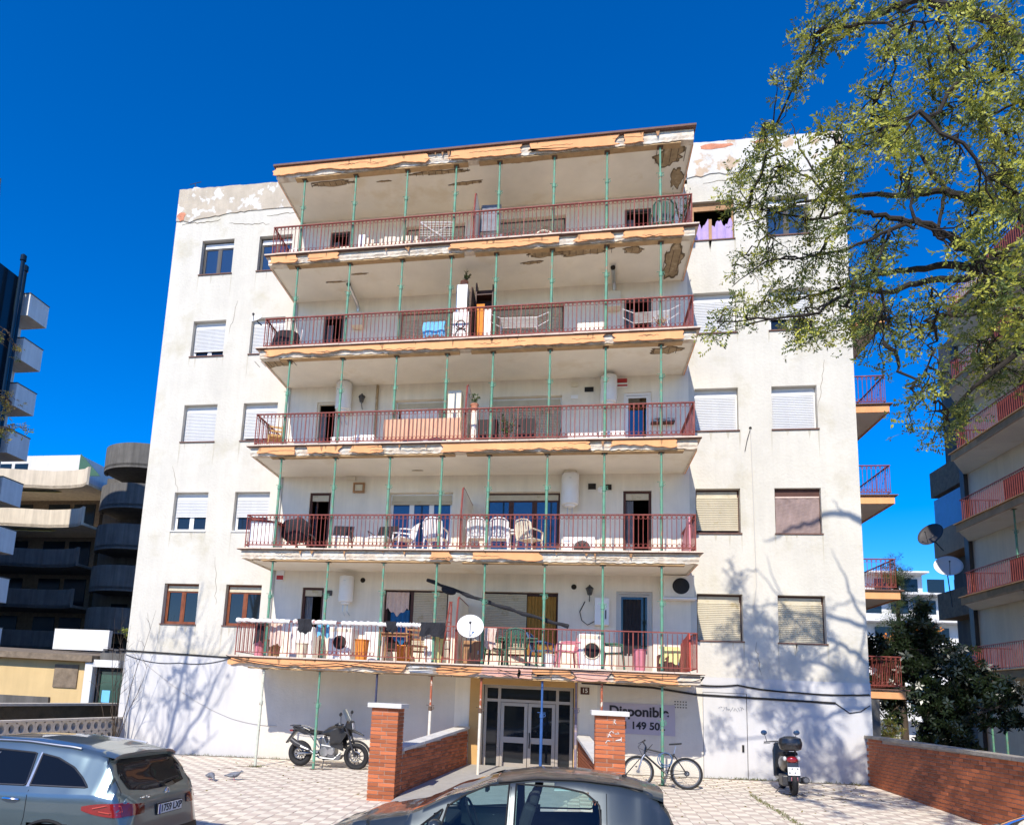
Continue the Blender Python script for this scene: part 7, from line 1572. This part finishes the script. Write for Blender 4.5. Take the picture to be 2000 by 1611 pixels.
# ---- right: feathery street tree reaching over the pavement
rt_ = thing('feathery_tree', 'tall feathery leaved tree overhanging from the right edge', 'tree', (8.4, -8.0, .3), world=True)
YB = -7.2
def L_(pts, y0, y1): return [tuple(wpt(u, v, y0+(y1-y0)*i/(len(pts)-1))) for i, (u, v) in enumerate(pts)]
trunk = [(8.4, -8.0, .2), (8.3, -8.0, 2.2), (8.0, -7.9, 4.4), (7.4, -7.7, 6.2)]
MB().tube([Vector(p) for p in trunk], [.30, .24, .21, .18], 14).build('trunk', 'bark', rt_, smooth=True)
J = Vector(trunk[-1])
limbs = [([tuple(J)]+L_([(2060, 590), (2000, 550), (1940, 524), (1884, 479), (1828, 442), (1772, 431), (1709, 423), (1668, 408), (1623, 382), (1567, 338), (1520, 300)], -7.5, -7.0), .085, .008),
         (L_([(1940, 524), (1847, 518), (1772, 528), (1698, 539), (1620, 570), (1540, 590)], -7.45, -6.6), .07, .01), (L_([(1910, 530), (1884, 543), (1791, 550), (1735, 572), (1668, 560), (1600, 610), (1480, 625), (1400, 630)], -7.45, -7.9), .06, .008),
         (L_([(2080, 600), (2000, 587), (1921, 595), (1828, 621), (1760, 660)], -7.5, -8.2), .07, .01), ([tuple(J)]+L_([(2080, 450), (1985, 420), (1903, 390), (1847, 375), (1772, 380), (1660, 382), (1560, 400), (1450, 440)], -7.6, -6.8), .10, .008),
         ([tuple(J)]+L_([(2120, 200), (1950, 40), (1804, -5), (1726, 19), (1664, 56), (1617, 87), (1574, 134), (1540, 152)], -7.8, -7.4), .10, .010), (L_([(1847, 375), (1800, 310), (1778, 250), (1740, 190)], -7.2, -7.2), .04, .008), (L_([(1950, 40), (1900, 100), (1840, 100), (1760, 90), (1735, 95)], -7.6, -7.0), .05, .008),
         (L_([(1985, 420), (1960, 300), (1900, 210), (1830, 160)], -7.6, -8.0), .06, .01), (L_([(1847, 375), (1830, 440), (1825, 460)], -7.2, -7.4), .03, .02), (L_([(2060, 590), (2000, 680), (1920, 740), (1860, 800), (1810, 805)], -7.5, -7.0), .06, .008), (L_([(1668, 408), (1600, 430), (1530, 420), (1440, 400)], -7.1, -7.5), .03, .006), (L_([(1623, 382), (1560, 290), (1545, 240)], -7.1, -7.1), .02, .005),
         (L_([(1772, 431), (1700, 470), (1600, 500), (1500, 510), (1430, 560)], -7.2, -7.6), .03, .006)]
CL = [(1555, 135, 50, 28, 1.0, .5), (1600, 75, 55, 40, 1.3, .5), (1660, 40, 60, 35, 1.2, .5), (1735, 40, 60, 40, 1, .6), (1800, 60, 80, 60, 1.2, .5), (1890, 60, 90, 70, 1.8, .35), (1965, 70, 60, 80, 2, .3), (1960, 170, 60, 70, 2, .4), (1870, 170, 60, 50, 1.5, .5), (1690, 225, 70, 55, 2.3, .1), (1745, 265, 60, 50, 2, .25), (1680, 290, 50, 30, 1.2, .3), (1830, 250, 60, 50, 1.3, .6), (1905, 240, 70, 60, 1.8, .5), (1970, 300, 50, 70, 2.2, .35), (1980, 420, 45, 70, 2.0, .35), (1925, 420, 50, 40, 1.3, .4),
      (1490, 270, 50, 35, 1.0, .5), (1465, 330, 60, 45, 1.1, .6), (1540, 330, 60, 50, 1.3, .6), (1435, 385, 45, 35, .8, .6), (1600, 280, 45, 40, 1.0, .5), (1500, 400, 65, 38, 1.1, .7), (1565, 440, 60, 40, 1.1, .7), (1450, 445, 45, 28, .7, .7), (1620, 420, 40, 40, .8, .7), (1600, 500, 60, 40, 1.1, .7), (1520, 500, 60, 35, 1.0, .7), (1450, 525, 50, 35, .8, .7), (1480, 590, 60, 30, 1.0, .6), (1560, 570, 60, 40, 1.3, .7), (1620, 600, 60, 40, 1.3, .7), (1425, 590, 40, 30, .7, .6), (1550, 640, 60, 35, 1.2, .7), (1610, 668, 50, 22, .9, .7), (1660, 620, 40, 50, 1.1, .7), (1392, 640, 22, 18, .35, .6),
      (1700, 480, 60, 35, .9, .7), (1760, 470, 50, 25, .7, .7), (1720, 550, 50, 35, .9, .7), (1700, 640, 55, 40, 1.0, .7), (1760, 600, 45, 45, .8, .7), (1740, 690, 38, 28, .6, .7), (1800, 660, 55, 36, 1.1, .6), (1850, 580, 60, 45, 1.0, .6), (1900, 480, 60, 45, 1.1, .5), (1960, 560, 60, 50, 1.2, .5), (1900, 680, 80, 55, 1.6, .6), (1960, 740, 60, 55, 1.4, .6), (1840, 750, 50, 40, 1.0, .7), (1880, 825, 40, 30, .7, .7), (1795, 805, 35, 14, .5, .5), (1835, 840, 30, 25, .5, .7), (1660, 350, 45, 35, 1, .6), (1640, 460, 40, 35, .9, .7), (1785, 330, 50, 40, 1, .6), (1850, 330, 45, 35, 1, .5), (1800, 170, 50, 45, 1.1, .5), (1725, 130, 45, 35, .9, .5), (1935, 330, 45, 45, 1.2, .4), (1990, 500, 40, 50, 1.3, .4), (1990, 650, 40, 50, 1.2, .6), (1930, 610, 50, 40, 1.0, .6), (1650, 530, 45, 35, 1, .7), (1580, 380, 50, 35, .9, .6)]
cl = []
rn = random.Random(77)
for u, v, ru, rv, de, sh in CL:
    y = YB+rn.uniform(-3.2, -1.4) if v < 290 else YB+(rn.uniform(-.8, .8) if (u < 1640 or rn.random() < .45) else rn.uniform(-3.6, -.8)) if True else YB+rn.uniform(-.7, .7); c = wpt(u, v, y); e = wpt(u+ru, v, y); g_ = wpt(u, v+rv, y); cl.append((tuple(c), ((e-c).length, .55, (g_-c).length), de*(.72 if u < 1640 else (.92 if y > -8.4 else .60)), sh))
for i in range(34):     # the part of the crown beyond the right edge and above the frame
    c = (rn.uniform(6.0, 11.5), rn.uniform(-10, -5), rn.uniform(7.0, 14.5)); cl.append((c, (.8, .8, .6), 1.9, .5))
for i in range(8): cl.append(((rn.uniform(4.5, 8), rn.uniform(-8.5, -6), rn.uniform(14.2, 16.2)), (.8, .8, .5), 1.2, .5))
n_ = 0
while n_ < 20:     # low boughs to the right of the frame, over the boundary wall
    c = (rn.uniform(2.8, 5.6), rn.uniform(-12, -8.6), rn.uniform(5.6, 10.0)); uv = pix(*c)
    if uv[0] > 2050: cl.append((c, (.55, .55, .4), 1.5, .5)); n_ += 1
limbs.append(([tuple(J), (6.4, -9.2, 7.4), (4.8, -10.2, 8.2)], .08, .02)); limbs.append(([tuple(J), (8.2, -7.4, 9), (8.8, -7.5, 12), (8.5, -7.5, 14.5)], .16, .03)); limbs.append(([(8.2, -7.4, 9), (7.4, -7, 12), (6.5, -7.2, 14.5), (5.5, -7.3, 15.2)], .09, .02)); limbs.append(([tuple(J), (9.5, -8.6, 8.5), (11, -9, 11)], .12, .03))
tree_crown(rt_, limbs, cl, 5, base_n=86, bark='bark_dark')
# ---- left: thin, half bare street tree just outside the frame
lt_ = thing('half_bare_tree', 'half bare street tree with a few leaves at the left edge', 'tree', (-15.3, -8.6, .3), world=True)
MB().tube([(-15.3, -8.6, 0), (-15.2, -8.5, 2.5), (-15.0, -8.4, 5.0), (-14.7, -8.3, 7.0)], [.17, .14, .11, .09], 12).build('trunk', 'bark', lt_, smooth=True)
lb = [([(-14.7, -8.3, 7.0), (-14.4, -8.4, 9), (-14.2, -8.5, 11.2), (-14.0, -8.5, 12.6)], .07, .012), ([(-14.7, -8.3, 7), (-13.6, -8.2, 8.6), (-13.0, -8.4, 10.4), (-12.7, -8.5, 11.6)], .05, .01), ([(-15.0, -8.4, 5.4), (-15.8, -8.3, 8), (-16.0, -8.5, 10.6)], .05, .01), ([(-15.0, -8.4, 5.2), (-14.6, -7.4, 6.6), (-14.15, -6.5, 7.5)], .04, .008), ([(-14.7, -8.3, 6.6), (-13.9, -8.6, 7.7), (-13.1, -8.7, 8.6)], .03, .008), ([(-14.4, -8.4, 9), (-13.7, -8.9, 9.8), (-13.3, -9, 10.8)], .03, .006)]
for i in range(80):
    a = Vector((rn.uniform(-15.6, -13.2), rn.uniform(-9, -8), rn.uniform(7.0, 10.8))); b = a+Vector((rn.uniform(-.7, .8), rn.uniform(-.5, .5), rn.uniform(.7, 1.7))); lb.append(([tuple(a), tuple(a.lerp(b, .5)+Vector((.08, 0, 0))), tuple(b)], .016, .004))
lc = [((-14.0, -8.4, 9.0), (1.3, .7, 1.2), .5, .5), ((-14.3, -8.4, 10.6), (1.3, .7, 1.0), .4, .5), ((-13.6, -8.5, 8.0), (.8, .5, .7), .45, .5), ((-14.4, -8.3, 7.6), (.9, .5, .6), .5, .5), ((-15.2, -8.4, 9.2), (.8, .6, 1.0), .4, .5)]
for u, v, ru, rv, de in ((8, 660, 26, 28, .12), (14, 790, 26, 20, .55), (10, 850, 24, 18, .55), (28, 835, 20, 14, .25), (-20, 780, 30, 50, .6), (26, 690, 20, 16, .06)):
    c = wpt(u, v, -6.4); e = wpt(u+ru, v, -6.4); g_ = wpt(u, v+rv, -6.4); lc.append((tuple(c), ((e-c).length, .2, (g_-c).length), de, .2))
tree_crown(lt_, lb, lc, 9, mats=('leaf_gold', 'leaf_green'), spr=SPR2, base_n=50)
# ---- dark magnolia behind the brick wall
mg = thing('magnolia_tree', 'dense dark glossy tree behind the brick boundary wall', 'tree', (8.6, 5.2, .7), world=True)
MB().tube([(8.6, 5.2, .6), (8.65, 5.2, 1.6), (8.6, 5.2, 2.6)], [.13, .11, .09], 10).build('trunk', 'bark', mg, smooth=True)
lb = [([(8.6, 5.2, 2.2), (7.9, 5.0, 3.2), (7.2, 5.0, 4.2)], .06, .015), ([(8.6, 5.2, 2.4), (9.2, 5.2, 3.2), (9.9, 5.2, 3.9)], .06, .015), ([(8.6, 5.2, 2.5), (8.7, 5.0, 3.8), (8.5, 5.0, 5.2)], .07, .015), ([(8.6, 5.2, 2.0), (9.4, 4.6, 2.6), (10.2, 4.4, 3.0)], .05, .015)]
LEAF = np.array([(0, 0, 0), (.08, .034, .004), (.17, 0, -.01), (.08, -.034, .004)]); rot3 = []
for i in range(5):
    a = 2*PI*i/5; Rz = np.array([[math.cos(a), -math.sin(a), 0], [math.sin(a), math.cos(a), 0], [0, 0, 1]]); rot3.append((LEAF+np.array([.01, 0, .03])) @ Rz.T)
ROS = np.concatenate(rot3)[:, [2, 0, 1]]
lc = [((7.3, 5.0, 4.4), (.75, .7, .6), 1.9, .5), ((8.2, 5.0, 5.1), (.7, .7, .55), 1.6, .5), ((8.0, 5.0, 3.9), (.9, .8, .6), 2.2, .5), ((9.0, 5.0, 4.3), (.8, .8, .6), 2.0, .5), ((9.7, 5.0, 3.7), (.8, .7, .6), 2.0, .5), ((10.3, 4.7, 3.2), (.6, .6, .5), 1.5, .5), ((8.6, 4.9, 3.0), (1.0, .8, .7), 2.6, .5), ((9.4, 4.9, 2.7), (.8, .7, .7), 2.2, .5), ((7.2, 5.0, 3.4), (.7, .6, .5), 1.3, .5), ((8.7, 4.9, 2.0), (.8, .7, .6), 2.0, .5), ((9.2, 5.0, 1.5), (.7, .6, .5), 1.4, .5), ((7.6, 5.1, 2.6), (.5, .5, .4), .6, .5), ((10.4, 4.6, 2.5), (.4, .5, .3), .7, .5), ((8.4, 5.0, 5.7), (.35, .4, .3), .5, .5), ((6.7, 5.0, 4.7), (.4, .4, .35), .6, .5)]
tree_crown(mg, lb, lc, 15, mats=('leaf_dark', 'leaf_dark'), spr=ROS, base_n=165, twig_r=.009)
# ---- pine far behind
pn = thing('pine_tree', 'bushy pine behind the right corner of the building', 'tree', (13.4, 18.5, .5), world=True)
MB().tube([(13.4, 18.5, 0), (13.4, 18.5, 9.6)], [.2, .05], 8).build('trunk', 'bark', pn)
lc = [((13.4+rn.uniform(-.5, .5)*w_, 18.5+rn.uniform(-.5, .5), z), (w_, .9, .55), 1.5, .5) for z, w_ in ((9.7, .35), (9.2, .7), (8.5, .9), (7.8, 1.2), (7.0, 1.5), (6.2, 1.7), (5.4, 1.8))]
tree_crown(pn, [([(13.4, 18.5, 1.5), (13.4, 18.5, 9.5)], .1, .03)], lc, 3, mats=('leaf_pine', 'leaf_green'), spr=spray(7, .30, .12, .02, .1), base_n=90)
# ---- shrubs
def shrub(name, label, c, rad, n, mats, seed, spr=SPR2, dens=1.5):
    t = thing(name, label, 'shrub', (c[0], c[1], c[2]-rad[2]), world=True); q = random.Random(seed)
    lc = [((c[0]+q.uniform(-.6, .6)*rad[0], c[1]+q.uniform(-.6, .6)*rad[1], c[2]+q.uniform(-.6, .6)*rad[2]), (rad[0]*.5, rad[1]*.5, rad[2]*.5), dens, .5) for i in range(n)]
    tree_crown(t, [([(c[0], c[1], c[2]-rad[2]), (c[0], c[1], c[2])], .03, .01)], lc, seed, mats=mats, spr=spr, base_n=60)
shrub('garden_shrub', 'sunlit yellow green shrub behind the brick boundary wall', (6.35, 2.8, 1.95), (.55, .5, .6), 7, ('leaf_hedge', 'leaf_gold'), 4)
shrub('roof_shrub', 'green bush behind the dark corrugated roof, left', (-20.0, 9.5, 4.3), (1.5, .8, .7), 9, ('leaf_green', 'leaf_lime'), 6, spr=SPR)
shrub('autumn_shrub', 'orange leaved bush in front of the white terraces', (20.5, 34, 8.0), (1.4, .8, 1.0), 5, ('leaf_gold', 'orange_cloth'), 8, spr=SPR*3)
# bare twigs at the left corner of the building
tg = thing('bare_shrub', 'bare twiggy shrub at the left corner of the building', 'shrub', (-14.5, -.5, .45), world=True); q = MB(); rn = random.Random(12)
for i in range(9):
    tip = Vector((-14.6+rn.uniform(-.7, 1.3), -.5+rn.uniform(-.3, .2), rn.uniform(2.6, 4.7))); P = curve_pts(Vector((-14.45, -.5, .4)), tip, 7, .12, .05, rn); q.tube(P, [.014-.0017*j for j in range(8)], 5, cap=False)
    for s in range(4): a = P[rn.randint(3, 6)]; b = a+Vector((rn.uniform(-.35, .5), rn.uniform(-.2, .1), rn.uniform(.1, .6))); q.tube(curve_pts(a, b, 4, .04, .02, rn), [.006, .005, .004, .003, .002], 4, cap=False)
q.build('twigs', 'bark', tg, fix=False)
# ---- weeds in the paving joint and along the foot of the wall
mat('weed', (.16, .17, .05), .8, .4, 4)
P_ = []; D_ = []; rn = random.Random(31)
for i in range(420): P_.append((1.65+rn.gauss(0, .03), rn.uniform(-6.2, -2.6), 0)); 
for i in range(500): P_.append((rn.choice((rn.uniform(2.0, 4.7), rn.uniform(-12.5, -9.0), rn.uniform(1.2, 3.5))), rn.uniform(-.12, -.03), 0))
for i in range(90): P_.append((-9.6+rn.gauss(0, .10), -1.85+rn.gauss(0, .07), 0))
for i in range(60): P_.append((0+rn.gauss(0, .08), -1.85+rn.gauss(0, .06), 0))
P_ = np.array([(x, y, gz(x, y)) for x, y, z in P_]); D_ = np.stack([RNG.uniform(-1, 1, len(P_)), RNG.uniform(-1, 1, len(P_)), RNG.uniform(.3, 1.2, len(P_))], 1)
V, k = leaf_mesh(P_, D_, np.array([(0, -.006, 0), (0, .006, 0), (.06, .004, 0), (.07, -.002, 0)]), RNG.uniform(.3, 1.1, len(P_))); wd = make_leaves('weeds', ['weed'], V, None, None); wd['label'] = 'dry weeds in the paving joint and along the wall foot'; wd['category'] = 'weeds'
# fallen leaves
P_ = np.array([(x, y, gz(x, y)+.006) for x, y in [(rn.uniform(-13, 4.7), rn.uniform(-7, -.1)) for i in range(260)]+[(rn.uniform(1, 4.7), rn.uniform(-3, -.1)) for i in range(160)]]); D_ = np.stack([RNG.uniform(-1, 1, len(P_)), RNG.uniform(-1, 1, len(P_)), RNG.uniform(-.08, .08, len(P_))], 1)
V, k = leaf_mesh(P_, D_, np.array([(0, 0, 0), (.025, .013, 0), (.055, 0, 0), (.025, -.013, 0)]), RNG.uniform(.6, 1.4, len(P_))); fl = make_leaves('fallen_leaves', ['leaf_gold'], V, None, None); fl['label'] = 'dry fallen leaves scattered on the paving'; fl['category'] = 'leaves'
